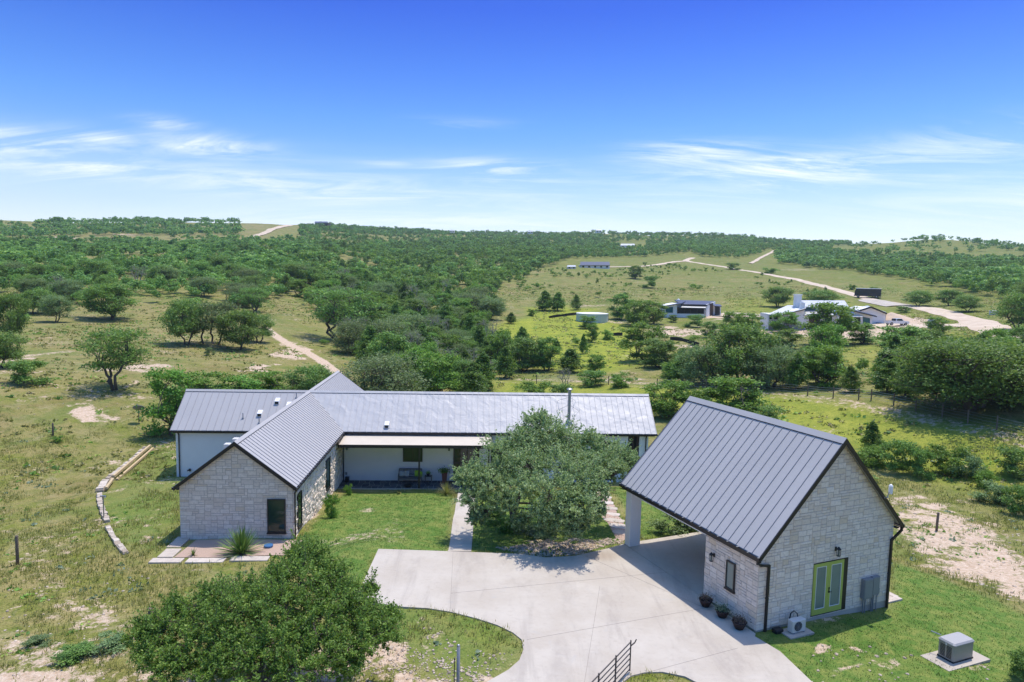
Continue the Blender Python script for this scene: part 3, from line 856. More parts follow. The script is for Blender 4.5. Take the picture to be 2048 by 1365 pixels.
def wall_lamp(root, P, out, off=None):
    P = Vector(P); out = Vector(out)
    m = MB(); side = out.cross(Vector((0,0,1)))
    m.bar(P-out*.0+Vector((0,0,-.09)), P+Vector((0,0,.09)), .11, .02, out)
    m.bar(P+Vector((0,0,.05)), P+out*.13+Vector((0,0,.05)), .025)
    c = P+out*.15
    m.lathe(tuple(c), [(.10,.02),(.095,.05),(.03,.13),(.02,.14)], 8)
    for sx in (-1,1):
        for sy in (-1,1):
            q = c+side*.055*sx+out*.055*sy
            m.bar(q+Vector((0,0,.02)), q+Vector((0,0,-.24)), .014)
    m.lathe((c.x,c.y,c.z-.26), [(.07,0),(.075,.02),(.06,.03)], 8)
    o = m.build('wall_lamp', M['black'], root, loc=off)
    g = MB(); g.lathe((c.x,c.y,c.z-.23), [(.045,0),(.045,.22)], 8); g.build('lamp_glass', M['glassblind'], o)
    return o

# ------------------------------------------------------------------ driveway, walks
def apt(px, py, z=0): return tuple(at(px, py, z)[:2])
out_ = [(-6.55,33.27),(-3,33.15),(0.62,33.0),(1.9,32.62),(3.37,32.9),(5.13,33.9),(6.04,34.55)]
GA = math.radians(22.981); GX, GY = 9.848, 25.591
HA = math.radians(3.0696); HX, HY = -16.201, 53.884
def gw(w, l): return (GX+w*math.cos(GA)-l*math.sin(GA), GY+w*math.sin(GA)+l*math.cos(GA))
def hw(u, v): return (HX+u*math.cos(HA)-v*math.sin(HA), HY+u*math.sin(HA)+v*math.cos(HA))
out_ += [gw(.06,9.74), gw(.06,0.1), gw(-.12,-.05), (10.34,24.43),(10.71,22.48),(11.2,19),(11.2,14),(6.9,14)]
out_ += [apt(1395,1366), apt(1370,1353), apt(1325,1344), apt(1290,1345), apt(1262,1352), apt(1245,1366)]
out_ += [(3.3,14),(-2.6,14),(-1.9,19),(-.65,22.1),(0.10,22.87),(0.50,23.5),(0.66,24.2),(0.60,24.9),(0.27,25.4),(-0.35,25.95),(-1.2,26.45),(-2.3,26.95),(-3.3,27.22),(-4.3,27.30),(-5.2,27.5),(-6.0,27.8),(-6.45,28.4),(-6.5,29.5)]
dm = MB(); dm.prism([(x, y, -.14) for x, y in out_], (0,0,.14))
drv = dm.build('driveway', M['concrete']); tag(drv, 'pale concrete driveway and turning court', kind='structure')
jm = MB()
for a, b in (((-2.75,33.05),(-2.35,27.2)), ((3.9,32.9),(9.4,26.6)), ((.8,24.9),(9.2,28.0)), ((-2.45,28.6),(7.6,31.2)), ((4.0,22.4),(8.8,24.6)), ((1.2,14.5),(4.2,29.6))):
    jm.bar((*a,.0015), (*b,.0015), .012, .005)
jm.build('control_joint', mat_simple('joint_dark_concrete', (.24,.21,.19), .95), drv)  # control joints drawn as thin strips of darker concrete

wk = MB(); n = 14
for i in range(n):
    P = []
    for t in (i/n, (i+1)/n):
        xl = -3.04+(-3.75+3.04)*t; xr = -1.86+(-2.40+1.86)*t; y = 33.17+(48.75-33.17)*t
        zc_ = max(gz1((xl+xr)/2, y)+.05, -2.07)
        if t < .07: zc_ = 0.0*(1-t/.07)+zc_*(t/.07)
        P.append((xl, xr, y, zc_))
    (a,b,y0,z0),(c,d,y1,z1) = P
    wk.prism([(a,y0,z0-.12),(b,y0,z0-.12),(d,y1,z1-.12),(c,y1,z1-.12)], (0,0,.12))
tag(wk.build('walkway', M['concrete']), 'straight concrete walkway from driveway to porch', kind='structure')

# stepping stones right of the courtyard oak
stp = [(1204,985),(1208,996),(1212,1007),(1216,1018),(1221,1030),(1228,1042),(1238,1054),(1246,1067)]
for i, (a, b) in enumerate(stp):
    p = on_ground(a, b); w = random.uniform(1.0, 1.25); h = random.uniform(.5, .62)
    if i > 4: w *= 1.1; h *= 1.25
    m = MB(); k = 9
    ang = [2*math.pi*j/k+random.uniform(-.12,.12) for j in range(k)]
    pts = []
    for t in ang:
        cx, sx = math.cos(t), math.sin(t); r = (abs(cx)**5+abs(sx)**5)**(-1/5)
        pts.append((w*.5*r*cx, h*.5*r*sx, -.06))
    m.prism(pts, (0,0,.11)); m.t = [random.random()]*len(m.v)
    o = m.build('stepping_stone', M['flag']); o.location = tuple(p); o.rotation_euler = (0,0,random.uniform(-.08,.08)-(.35 if i > 4 else .1))
    tag(o, ['pale pink stepping stone farthest from the camera in the path right of the courtyard oak' if i == 0 else 'largest near stepping stone just left of the carport pillar' if i == 7 else 'pale pink stepping stone in the middle of the path right of the courtyard oak'][0], 'stepping stone', 'stepping stones right of the courtyard oak')
strip('garden_path', [(1200,975),(1208,996),(1216,1018),(1228,1042),(1246,1067),(1256,1082)], 1.5, M['redmulch'], .025, step=.8)
# pavers and pink gravel at the front left corner
for (x, y, w, h, lab) in ((-17.55,33.75,1.6,.55,'pale paver at the outer corner of the pink gravel bed'),(-15.55,33.8,1.9,.55,'long pale paver along the front edge of the pink gravel bed'),
                          (-13.3,33.85,1.9,.55,'pale paver at the front of the gravel bed, beside the yucca and foreground oak'),(-17.9,34.75,.8,1.1,'pale paver on the left side of the pink gravel bed'),
                          (-18.25,36.5,.75,1.5,'pale paver running back beside the left wall of the stone gable')):
    m = MB(); m.bbox(-w/2, w/2, -h/2, h/2, -.06, .06, .012, random.random())
    o = m.build('paver', M['flag']); o.location = (x, y, gz1(x, y)+.02); o.rotation_euler = (0,0,HA)
    tag(o, lab, 'paver')
gb = MB(); pts = [(-17.4,34.25),(-11.2,34.45),(-11.6,37.1),(-17.5,36.9)]
nn = 10
vs = []; fs = []
for i in range(nn+1):
    for j in range(5):
        t, s_ = i/nn, j/4
        x = (pts[0][0]*(1-t)+pts[1][0]*t)*(1-s_)+(pts[3][0]*(1-t)+pts[2][0]*t)*s_
        y = (pts[0][1]*(1-t)+pts[1][1]*t)*(1-s_)+(pts[3][1]*(1-t)+pts[2][1]*t)*s_
        vs.append((x, y, gz1(x, y)+.03))
for i in range(nn):
    for j in range(4): fs.append([i*5+j, (i+1)*5+j, (i+1)*5+j+1, i*5+j+1])
gb.add(vs, fs); tag(gb.build('gravel_bed', M['redmulch']), kind='structure')

# ------------------------------------------------------------------ main house
HZ0 = -2.15
house = empty('house', (*hw(0,0), HZ0), HA, 'long white house with limestone front gable and grey standing seam metal cross roofs', 'house')
off = (0, 0, -HZ0)
Wm, Ww, Zr, Ze = 3.08, 3.34, 4.39, 1.82
kU = (Ze-Zr)/Wm; kV = (Ze-Zr)/Ww
fu = lambda a, c: (a, c)      # ridge along u
fv = lambda a, c: (c, a)      # ridge along v
# right part of the long roof (oil-canned, glaring in the sun), left part, cross wing
r1 = MB(); roof_plane(r1, fu, 0, 27.56, 0, Zr, -Wm, Ze, .455, rib=.03); roof_plane(r1, fu, 0, 27.56, 0, Zr, Wm, Ze, .455, rib=.03)
ridge_cap(r1, fu, 0, 27.56, 0, Zr, kU, kU)
ro1 = r1.build('roof', [M['roofwarp'], M['roofwarp'], M['gap']], house, loc=off); tag(ro1, 'bright rippled metal roof of the long right wing')
r2 = MB(); roof_plane(r2, fu, -9.6, 0, 0, Zr+.002, -Wm, Ze+.002, .52, rib=.03); roof_plane(r2, fu, -9.6, 0, 0, Zr+.002, Wm, Ze+.002, .52, rib=.03)
ridge_cap(r2, fu, -9.6, 0, 0, Zr+.002, kU, kU)
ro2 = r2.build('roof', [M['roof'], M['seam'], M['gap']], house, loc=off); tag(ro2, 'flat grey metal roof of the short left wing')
r3 = MB()
for sg in (-1, 1):
    roof_plane(r3, fv, -16.91, 11.46, 0, Zr+.006, sg*Ww, Ze+.006, .445, rib=.032, ribw=.022)
ridge_cap(r3, fv, -16.91, 11.46, 0, Zr+.006, kV, kV)
ro3 = r3.build('roof', [M['roof'], M['seam'], M['gap']], house, loc=off); tag(ro3, 'grey metal roof of the cross wing with shade-toned seams')
# walls
WU, WV = 3.12, 2.86
GV = -16.72
m = MB()
# cross wing body up to the roof underside
zw = lambda c, k: Zr+k*abs(c)-.07
m.prism([(-WU,GV,-1.35),(WU,GV,-1.35),(WU,GV,zw(WU,kV)),(0,GV,Zr-.07),(-WU,GV,zw(WU,kV))], (0,-GV-WV,0))
wl = m.build('wall', M['mortar'], house, loc=off); tag(wl, 'limestone ashlar walls of the front gable wing')
st = MB()
WF = (1.71, 2.71, -.83, 1.11)
ashlar(st, [(-WU,-1.3),(WU,-1.3),(WU,zw(WU,kV)-.02),(0,Zr-.09),(-WU,zw(WU,kV)-.02)], [WF], lambda a, z, d: (a, GV-d, z), .17, .13, 3, .018, .7)
SW = [(-15.95,-15.05,-.95,1.08), (-8.55,-7.25,-1.15,1.02)]
ashlar(st, [(GV,-1.9),(-WV,-2.1),(-WV,1.86),(GV,1.86)], SW, lambda a, z, d: (WU+d, a, z), .15, .13, 5, .05, 1.3)
st.build('stone_facing', M['stone'], wl)
m = MB(); m.box(-WU+.01, WU-.01, GV+.3, -WV, -2.3, -1.34); m.build('foundation', M['concrete'], house, loc=off)
# main long body, left wing, rear wing in white render
m = MB()
def gable_body(m, a0, a1, half, zb, f, k, end=.0):
    P = [(-half, zb), (half, zb), (half, zw(half, k)), (0, Zr-.07), (-half, zw(half, k))]
    m.prism([(*f(a0, c), z) for c, z in P], Vector((*f(a1, 0), 0))-Vector((*f(a0, 0), 0)))
gable_body(m, -9.28, -WU, WV, -2.2, fu, kU)
tag(m.build('wall', M['stucco'], house, loc=off), 'white rendered wall of the left wing')
m = MB(); gable_body(m, WU, 25.35, WV, -2.4, fu, kU)
tag(m.build('wall', M['stucco'], house, loc=off), 'white rendered wall behind the porch')
m = MB(); gable_body(m, WV, 11.2, WU, -2.6, fv, kV)
tag(m.build('wall', M['stucco'], house, loc=off), 'white rendered wall of the rear wing')
# right end: screened porch with posts
m = MB()
m.box(26.25, 26.95, -WV, -WV+.35, -2.4, 1.75); m.box(26.6, 26.95, WV-.35, WV, -2.4, 1.75)
m.prism([(26.9,-WV,1.7),(26.9,WV,1.7),(26.9,WV,1.85),(26.9,0,Zr-.1),(26.9,-WV,1.85)], (.1,0,0))
m.box(25.35, 26.95, -WV, WV, -2.6, -2.15)
tag(m.build('wall', M['stucco'], house, loc=off), 'white corner pier of the screened end porch')
m = MB()
for u in (25.42, 25.72, 26.05): m.box(u, u+.09, -WV+.02, -WV+.12, -2.15, 1.72)
m.box(25.35, 26.25, -WV+.03, -WV+.10, -.9, -.8)
sp = m.build('screen_frame', M['brick_dk'], house, loc=off)
m = MB(); m.box(25.36, 26.24, -WV+.16, -WV+.18, -2.15, 1.72); m.build('insect_screen', M['screen'], sp)
# trim: fascias, rakes, gutters
def rake(mb, f, a, c0, z0, c1, z1, h=.22, th=.05):
    mb.prism([(*f(a,c0),z0-h),(*f(a,c0),z0-.012),(*f(a,c1),z1-.012),(*f(a,c1),z1-h)], Vector((*f(a+th,0),0))-Vector((*f(a,0),0)))
for sg in (-1,1):
  for q_ in range(4):
    tr = MB()
    if q_ == 0: rake(tr, fv, -16.945, 0, Zr+.03, sg*(Ww+.02), Ze+.03, .24)
    if q_ == 1: rake(tr, fv, 11.43, 0, Zr, sg*Ww, Ze)
    if q_ == 2: rake(tr, fu, -9.63, 0, Zr, sg*Wm, Ze, .14, .03)
    if q_ == 3: rake(tr, fu, 27.55, 0, Zr, sg*Wm, Ze, .14, .03)
    tr.build('rake_trim', M['trim'], house, loc=off)
gutter(house, off, fu, -9.6, -Ww-.05, -Wm, Ze, -1); gutter(house, off, fu, Ww+.05, 27.6, -Wm, Ze, -1)
gutter(house, off, fv, -16.95, -Wm-.05, Ww, Ze, 1, .5); gutter(house, off, fv, -16.95, -Wm-.05, -Ww, Ze, -1, .5)
m = MB()   # soffit boards closing the eaves
m.box(-9.4, -Ww, -Wm+.03, -WV, Ze-.22, Ze-.17); m.box(Ww, 27.4, -Wm+.03, -WV, Ze-.22, Ze-.17)
m.box(WU, Ww-.03, -16.7, -Wm, Ze-.22, Ze-.17); m.box(-Ww+.03, -WU, -16.7, -Wm, Ze-.22, Ze-.17)
m.build('soffit', M['trim'], house, loc=off)
def downspout(pts, off=off, parent=house, w=.075):
    m = MB()
    for a, b in zip(pts[:-1], pts[1:]):
        a = Vector(a); b = Vector(b); e = (b-a).normalized()*w*.4
        m.bar(a-e, b+e, w, w*.8, (0,1,0) if abs((b-a).normalized().z) > .9 else (0,0,1))
    for i in (-1,):
        z = (pts[-2][2]*.5+pts[-1][2]*.5)
        m.box(pts[-1][0]-w*.62, pts[-1][0]+w*.62, pts[-1][1]-w*.52, pts[-1][1]+w*.52, z-.02, z+.02)
    return m.build('downspout', M['trim'], parent, loc=off)
downspout([(-9.02,-3.12,1.66),(-9.02,-2.93,1.45),(-9.02,-2.93,-1.85)])
downspout([(3.38,-16.9,1.66),(3.24,-16.72,1.45),(3.24,-16.72,-1.25)])
downspout([(26.75,-3.12,1.66),(26.75,-2.93,1.40),(26.75,-2.93,-2.1)])
downspout([(3.45,-3.3,1.62),(3.30,-3.0,1.4),(3.30,-3.0,-2.05)])
# windows
tF = lambda a, z, d: (a, GV-d, z)
framed_window(house, 'w', None, *WF, tF, 'glass', .05, -.04, 0, off)
tS = lambda a, z, d: (WU+d, a, z)
for w_ in SW: framed_window(house, 'w', None, *w_, tS, 'glass', .06, -.04, 0, off)
tP = lambda a, z, d: (a, -WV-d, z)
framed_window(house, 'w', None, 7.82, 9.32, -.55, .98, tP, 'glass', .06, -.03, 1, off, False)
for a0, a1, z0, z1 in ((14.6,16.4,-1.9,.9),(16.9,18.7,-1.9,.9),(20.2,22.0,-1.9,1.1),(22.4,24.2,-1.9,1.1)):
    framed_window(house, 'w', None, a0, a1, z0, z1, tP, 'glass', .07, -.03, 1, off, False)
m = MB(); y0 = -WV-.05
for a0, a1 in ((11.70,11.80),(12.72,12.80),(13.6,13.7)): m.box(a0, a1, y0, -WV+.02, -2.05, .98)
m.box(11.70, 13.7, y0, -WV+.02, .9, .98); m.box(11.8,12.72,y0+.02,-WV+.02,-2.05,-1.8); m.box(11.8,12.72,y0+.02,-WV+.02,-.7,-.55)
dr = m.build('door', M['frame'], house, loc=off)
m = MB(); m.box(11.8,12.72,-WV-.02,-WV-.005,-1.8,.9); m.box(12.8,13.6,-WV-.02,-WV-.005,-2.05,.9); m.build('pane', M['glass'], dr)
m = MB(); m.tube([(12.62,y0-.03,-1.2),(12.62,y0-.03,-.9)], .015, 6); m.build('handle', M['galv'], dr)
# porch
m = MB(); m.box(3.16, 14.2, -4.86, -WV+.0, -2.45, -2.062); m.build('porch_base', M['concrete'], house, loc=off)
fl_ = MB(); rnd = random.Random(4)
def flags(mb, x0, x1, y0, y1, z, rnd, cell=.42):
    nx = int((x1-x0)/cell); ny = max(2, int((y1-y0)/cell))
    G_ = [[(x0+(x1-x0)*i/nx+(0 if i in (0,nx) else rnd.uniform(-.15,.15)), y0+(y1-y0)*j/ny+(0 if j in (0,ny) else rnd.uniform(-.13,.13))) for j in range(ny+1)] for i in range(nx+1)]
    for i in range(nx):
        for j in range(ny):
            p = inset([G_[i][j], G_[i+1][j], G_[i+1][j+1], G_[i][j+1]], .012)
            mb.prism([(a, b, z) for a, b in p], (0,0,.012)); mb.t[-8:] = [rnd.random()]*8
flags(fl_, 3.2, 14.15, -4.84, -WV-.02, -2.061, rnd)
fl_.build('flagstone_floor', M['slate'], house, loc=off)
m = MB(); slab_quad(m, [(3.36,-3.02,1.55),(14.6,-3.02,1.55),(14.6,-5.12,1.30),(3.36,-5.12,1.30)], .05)
pr = m.build('porch_roof', M['tan_roof'], house, loc=off)
m = MB(); m.box(3.34,14.62,-5.17,-5.12,1.09,1.32); m.box(3.30,3.36,-5.17,-2.95,1.12,1.52); m.box(14.6,14.65,-5.17,-2.95,1.12,1.5)
m.box(3.36,14.6,-5.12,-WV,1.10,1.13)
m.build('fascia', M['trim'], pr)
for u in (9.22, 14.4):
    m = MB(); m.box(u-.06,u+.06,-4.80,-4.68,-2.06,1.10); m.box(u-.10,u+.10,-4.84,-4.64,-2.05,-2.03); m.box(u-.09,u+.09,-4.83,-4.65,1.04,1.10)
    m.build('porch_post', M['trim'], house, loc=off)
wall_lamp(house, (3.55,-WV,.62), (0,-1,0), off); wall_lamp(house, (11.36,-WV,.62), (0,-1,0), off)
m = MB(); m.box(3.42,3.56,-WV-.05,-WV,-1.62,-1.42); m.build('outlet_box', M['grey_metal'], house, loc=off)
m = MB(); m.box(-8.35,-8.2,-WV-.10,-WV,-1.35,-1.2); m.tube([(-8.27,-WV-.06,-1.25),(-8.2,-WV-.2,-1.32)], .05, 8); m.tube([(-8.27,-WV-.06,-1.25),(-8.4,-WV-.2,-1.32)], .05, 8)
m.build('floodlight', M['black'], house, loc=off)
# roof fittings
def on_slope(u, v): return Zr+kU*abs(v)
def hood(u, v, parent=house):
    z = on_slope(u, v)
    m = MB(); m.prism([(u-.17,v-.24,z-.16),(u-.17,v-.24,z+.10),(u-.17,v+.20,z+.30),(u-.17,v+.26,z+.2)], (.34,0,0))
    o = m.build('roof_vent', M['white'], parent, loc=off)
    k = MB(); k.box(u-.13,u+.13,v-.255,v-.242,z-.12,z+.07); k.build('louvre', M['black'], o)
for u, v in ((-2.23,-.9),(-3.29,-1.85),(6.55,-2.62),(-1.25,-1.2)): hood(u, v)
for u, v, h in ((-4.49,-2.17,.42),(-3.17,-2.5,.35),(-.85,-.55,.38)):
    z = on_slope(u, v); m = MB(); m.tube([(u,v,z-.1),(u,v,z+h)], .035, 8); m.lathe((u,v,z-.06), [(.11,0),(.09,.08),(.045,.14)], 10)
    m.build('vent_pipe', M['grey_metal'], house, loc=off)
for vv, hh in ((-13.2,.22),(-14.6,.24)):     # small vents on the hidden left slope
    u = -1.15; z = Zr+kV*abs(u)
    m = MB(); m.bbox(u-.22,u+.12,vv-.2,vv+.2,z-.15,z+hh,.03); m.build('roof_vent', M['ac'], house, loc=off)
cu, cv = 20.72, -2.2; cz = on_slope(cu, cv)
m = MB(); m.tube([(cu,cv,cz-.15),(cu,cv,4.95)], .125, 14); m.lathe((cu,cv,cz-.2), [(.30,0),(.26,.2),(.14,.34)], 14)
fp = m.build('flue_pipe', M['galv'], house, loc=off)
m = MB(); m.lathe((cu,cv,4.93), [(.13,0),(.13,.12),(.23,.14),(.23,.22),(.10,.30),(.02,.31)], 14); m.build('flue_cap', M['galv'], fp)
m = MB()
for du in (-1, 1): m.tube([(cu,cv,4.5),(cu+du*.75,-.6,on_slope(0,-.6)+.03)], .012, 5); m.tube([(cu,cv,3.9),(cu+du*.9,-1.4,on_slope(0,-1.4)+.03)], .012, 5)
m.build('guy_wire', M['grey_metal'], fp)

# ------------------------------------------------------------------ garage / carport (local x = w across, y = l along the ridge)
gar = empty('carport_garage', (GX, GY, -.35), GA, 'steep gabled limestone garage with open carport bay and lime green double doors', 'garage')
goff = (0, 0, .35)
gL, gW, gR, gZe, gZr, gZb = 10.14, 4.19, 3.70, 3.15, 7.53, 3.49
kf = (gZe-gZr)/gW; kb = (gZb-gZr)/gR
m = MB(); fg = lambda a, c: (c, a)
roof_plane(m, fg, 0, gL, gW, gZr, 0, gZe, .46, rib=.032, ribw=.02); roof_plane(m, fg, 0, gL, gW, gZr, gW+gR, gZb, .46, rib=.032, ribw=.02)
for k, sg in ((kf,-1),(kb,1)):
    kk = -kf if sg < 0 else kb
    z0, z1 = gZr+.06, gZr-abs(k)*.2+.05
    slab_quad(m, [(gW,-.012,z0),(gW,gL+.012,z0),(gW+sg*.2,gL+.012,z1),(gW+sg*.2,-.012,z1)], .022)
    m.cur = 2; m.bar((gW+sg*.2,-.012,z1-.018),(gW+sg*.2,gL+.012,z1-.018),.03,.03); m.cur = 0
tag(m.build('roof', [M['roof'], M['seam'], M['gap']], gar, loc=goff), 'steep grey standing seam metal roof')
zf_ = lambda w: (gZr+kf*(gW-w) if w < gW else gZr+kb*(w-gW))-.07
L0, L1, W0, W1 = .24, 3.46, .19, 7.66
m = MB()
m.prism([(W0,L0,0),(W1,L0,0),(W1,L0,zf_(W1)),(gW,L0,gZr-.07),(W0,L0,zf_(W0))], (0,L1-L0,0))
gwl = m.build('wall', M['mortar'], gar, loc=goff); tag(gwl, 'cream limestone ashlar walls')
DR = (3.08, 5.03, .06, 2.34); FW = (1.51, 2.02, 1.06, 2.24)
st = MB()
ashlar(st, [(W0,.0),(W1,.0),(W1,zf_(W1)-.02),(gW,gZr-.09),(W0,zf_(W0)-.02)], [DR], lambda a, z, d: (a, L0-d, z), .15, .12, 11, .02, .7)
ashlar(st, [(L0,.0),(L1,.0),(L1,zf_(W0)-.02),(L0,zf_(W0)-.02)], [FW], lambda a, z, d: (W0-d, a, z), .15, .12, 12, .02, .7)
ashlar(st, [(L0,.0),(L1,.0),(L1,3.45),(L0,3.45)], [], lambda a, z, d: (W1+d, a, z), .16, .11, 13, .02, .7)
st.build('stone_facing', M['stone'], gwl)
m = MB(); m.box(W0+.01, W1-.01, L0+.012, L1, -.45, -.002); m.build('foundation', M['concrete'], gar, loc=goff)
m = MB(); m.box(.08, W1, L1+.01, 9.76, -.30, 0); m.build('carport_floor', M['concrete'], gar, loc=goff)
m = MB(); m.bbox(.10, .74, 9.28, 9.76, 0.0, 2.95, .012); m.build('carport_pier', M['stucco'], gar, loc=goff)
m = MB(); m.bbox(W1-.55, W1, 9.28, 9.76, 0.0, 3.3, .012); m.build('carport_pier', M['stucco'], gar, loc=goff)
m = MB(); m.box(.16, .56, L1, 9.76, 2.76, 3.12); m.box(W1-.4, W1-.02, L1, 9.76, 2.76, 3.4); m.box(.56, W1-.4, 9.36, 9.74, 2.74, 3.2)
m.prism([(W0,9.5,3.1),(W1,9.5,3.1),(W1,9.5,zf_(W1)),(gW,9.5,gZr-.07),(W0,9.5,zf_(W0))], (0,.22,0))
m.box(.5, W1-.3, L1, 9.4, 2.88, 2.93)
m.build('carport_beam', M['stucco'], gar, loc=goff)
m = MB(); m.box(W1-.14, W1-.02, L1+.03, 9.28, -.05, 2.9); m.build('added_back_wall', M['stucco'], gar, loc=goff)  # unseen rear wall, added to deepen the shade inside the carport
m = MB(); m.box(.3, W1-.02, L1+.0, L1+.03, 0, 2.88); m.build('inner_wall', M['stucco'], gar, loc=goff)
for a in (-.035, gL-.005):
    m = MB()
    m.prism([(gW,a,gZr-.22),(gW,a,gZr+.03),(-.03,a,gZe+.02),(-.03,a,gZe-.2)], (0,.05,0))
    m.prism([(gW,a,gZr-.22),(gW,a,gZr+.03),(gW+gR+.03,a,gZb+.02),(gW+gR+.03,a,gZb-.2)], (0,.05,0))
    m.build('rake_trim', M['trim'], gar, loc=goff)
gutter(gar, goff, lambda a, c: (c, a), -.03, gL+.03, 0, gZe, -1, .58, (.02,.10,0.05,gL-.05,gZe-.26,gZe-.05)); gutter(gar, goff, lambda a, c: (c, a), -.03, gL+.03, gW+gR, gZb, 1, .58)
m = MB(); m.box(.03,.2,.1,gL-.1,gZe-.2,gZe-.16); m.box(W1,gW+gR-.05,.1,gL-.1,gZb-.2,gZb-.16); m.build('soffit', M['trim'], gar, loc=goff)
downspout([(-.06,.06,3.0),(-.06,.06,2.88),(.18,.16,2.74),(.62,.16,2.66),(.62,.18,-.05)], goff, gar, .095)
downspout([(7.93,.06,3.34),(7.93,.06,3.2),(7.50,.16,2.78),(7.50,.16,-.25)], goff, gar, .095)
# double doors
tG = lambda a, z, d: (a, L0-d, z)
m = MB()
m.box(DR[1]-.25, DR[1], L0-.02, L0-.005, DR[2], DR[3]); m.box(DR[0], DR[1]-.25, L0-.02, L0-.005, DR[2], DR[2]+.05); m.box(DR[0], DR[1]-.25, L0-.02, L0-.005, DR[3]-.03, DR[3])
m.build('door_recess', M['trim'], gar, loc=goff)
def leaf(w0, w1, handle):
    m = MB(); z0, z1 = DR[2]+.055, DR[3]-.035; y0, y1 = L0-.045, L0-.003
    sw = .14
    m.box(w0, w0+sw, y0, y1, z0, z1); m.box(w1-sw, w1, y0, y1, z0, z1); m.box(w0+sw, w1-sw, y0, y1, z0, z0+.24); m.box(w0+sw, w1-sw, y0, y1, z1-.14, z1)
    o = m.build('door', M['lime'], gar, loc=goff)
    g = MB(); g.box(w0+sw+.02, w1-sw-.02, y0+.012, y0+.03, z0+.26, z1-.16); g.build('pane', M['glassblind'], o)
    b = MB()
    for a0, a1, c0, c1 in ((w0+sw,w0+sw+.02,z0+.24,z1-.14),(w1-sw-.02,w1-sw,z0+.24,z1-.14),(w0+sw+.02,w1-sw-.02,z0+.24,z0+.26),(w0+sw+.02,w1-sw-.02,z1-.16,z1-.14)):
        b.box(a0, a1, y0-.006, y0+.01, c0, c1)
    b.build('glazing_bead', M['white'], o)
    if handle:
        k = MB(); x = w0+.06; k.tube([(x,y0,1.02),(x,y0-.05,1.02),(x+.11,y0-.055,1.02)], .014, 6); k.lathe((x,y0-.012,.99), [(.035,0),(.035,.06)], 10); k.bar((x,y0-.006,.97),(x,y0-.006,1.2),.045,.012,(0,1,0)); k.lathe((x,y0-.012,1.16), [(.03,0),(.03,.05)], 10)
        k.build('handle', M['black'], o)
leaf(DR[0]+.02, 3.92, False); leaf(3.925, DR[1]-.255, True)
framed_window(gar, 'w', None, *FW, lambda a, z, d: (W0-d, a, z), 'glassblind', .045, -.04, 0, goff)
wall_lamp(gar, (4.26,L0-.02,2.82), (0,-1,0), goff); wall_lamp(gar, (W0-.02,2.86,2.10), (-1,0,0), goff)
for w0, w1, z0, z1, d in ((5.88,6.38,.42,1.28,.20),(6.41,6.84,.50,1.30,.16)):
    m = MB(); m.bbox(w0, w1, L0-.02-d, L0-.02, z0, z1, .015); m.box(w0+.03, w1-.03, L0-.03-d, L0-.02-d, z0+.05, z1-.05)
    o = m.build('electrical_cabinet', M['grey_metal'], gar, loc=goff)
m = MB()
for w_, z1 in ((6.0,.42),(6.12,.42),(6.50,.5),(6.60,.5)): m.tube([(w_,L0-.09,z1),(w_,L0-.09,-.3)], .028, 8)
m.tube([(6.84,L0-.08,.75),(6.95,L0-.08,.7),(6.95,L0-.08,.5),(6.80,L0-.08,.35),(6.82,L0-.08,-.3)], .02, 8)
m.build('conduit', M['grey_metal'], gar, loc=goff)
# wireless antenna on the rear rake
aw, az_ = 6.62, gZr+kb*(6.62-gW)
m = MB(); m.bar((aw,-.04,az_-.05),(aw+.02,-.16,az_+.02), .09, .05); m.tube([(aw+.02,-.14,az_),(aw+.12,-.16,az_+.32)], .02, 8)
an = m.build('antenna', M['galv'], gar, loc=goff)
m = MB(); m.lathe((aw+.16,-.16,az_+.12), [(.03,0),(.085,.04),(.085,.36),(.05,.42),(.01,.44)], 12); m.build('antenna_cover', M['antenna'], an)

# ------------------------------------------------------------------ vegetation generators
def leaf_quads(C, N, size, rng, aspect=.55, tint=None):
    """one small folded kite per leaf clump: centres C, facing N"""
    n = len(C)
    N = N/np.maximum(np.linalg.norm(N, axis=1, keepdims=True), 1e-6)
    T = rng.normal(size=(n,3)); T -= N*np.sum(T*N, 1, keepdims=True); T /= np.maximum(np.linalg.norm(T, axis=1, keepdims=True), 1e-6)
    B = np.cross(N, T)
    s = (size*rng.uniform(.6, 1.35, n))[:, None]
    a = C+T*s*.5; b = C+B*s*aspect*.5+N*s*.10; c = C-T*s*.5; d = C-B*s*aspect*.5+N*s*.10
    V = np.stack([a,b,c,d], 1).reshape(-1,3)
    F = np.arange(4*n).reshape(-1,4)
    t = np.repeat(tint if tint is not None else rng.random(n), 4)
    return V, F, t

def tube_np(mb, P, r0, r1, n=6):
    k = len(P)
    mb.tube([tuple(p) for p in P], [r0+(r1-r0)*i/(k-1) for i in range(k)], n, cap=False)

def bend(a, b, rng, w=.15, n=5, up=0.0):
    a = np.array(a, float); b = np.array(b, float); L = np.linalg.norm(b-a)
    pts = []
    o1 = rng.normal(size=3)*L*w
    for i in range(n+1):
        t = i/n
        p = a+(b-a)*t+o1*math.sin(math.pi*t)+rng.normal(size=3)*L*w*.18*(0 < i < n)
        p[2] += up*L*math.sin(math.pi*t)
        pts.append(p)
    return pts

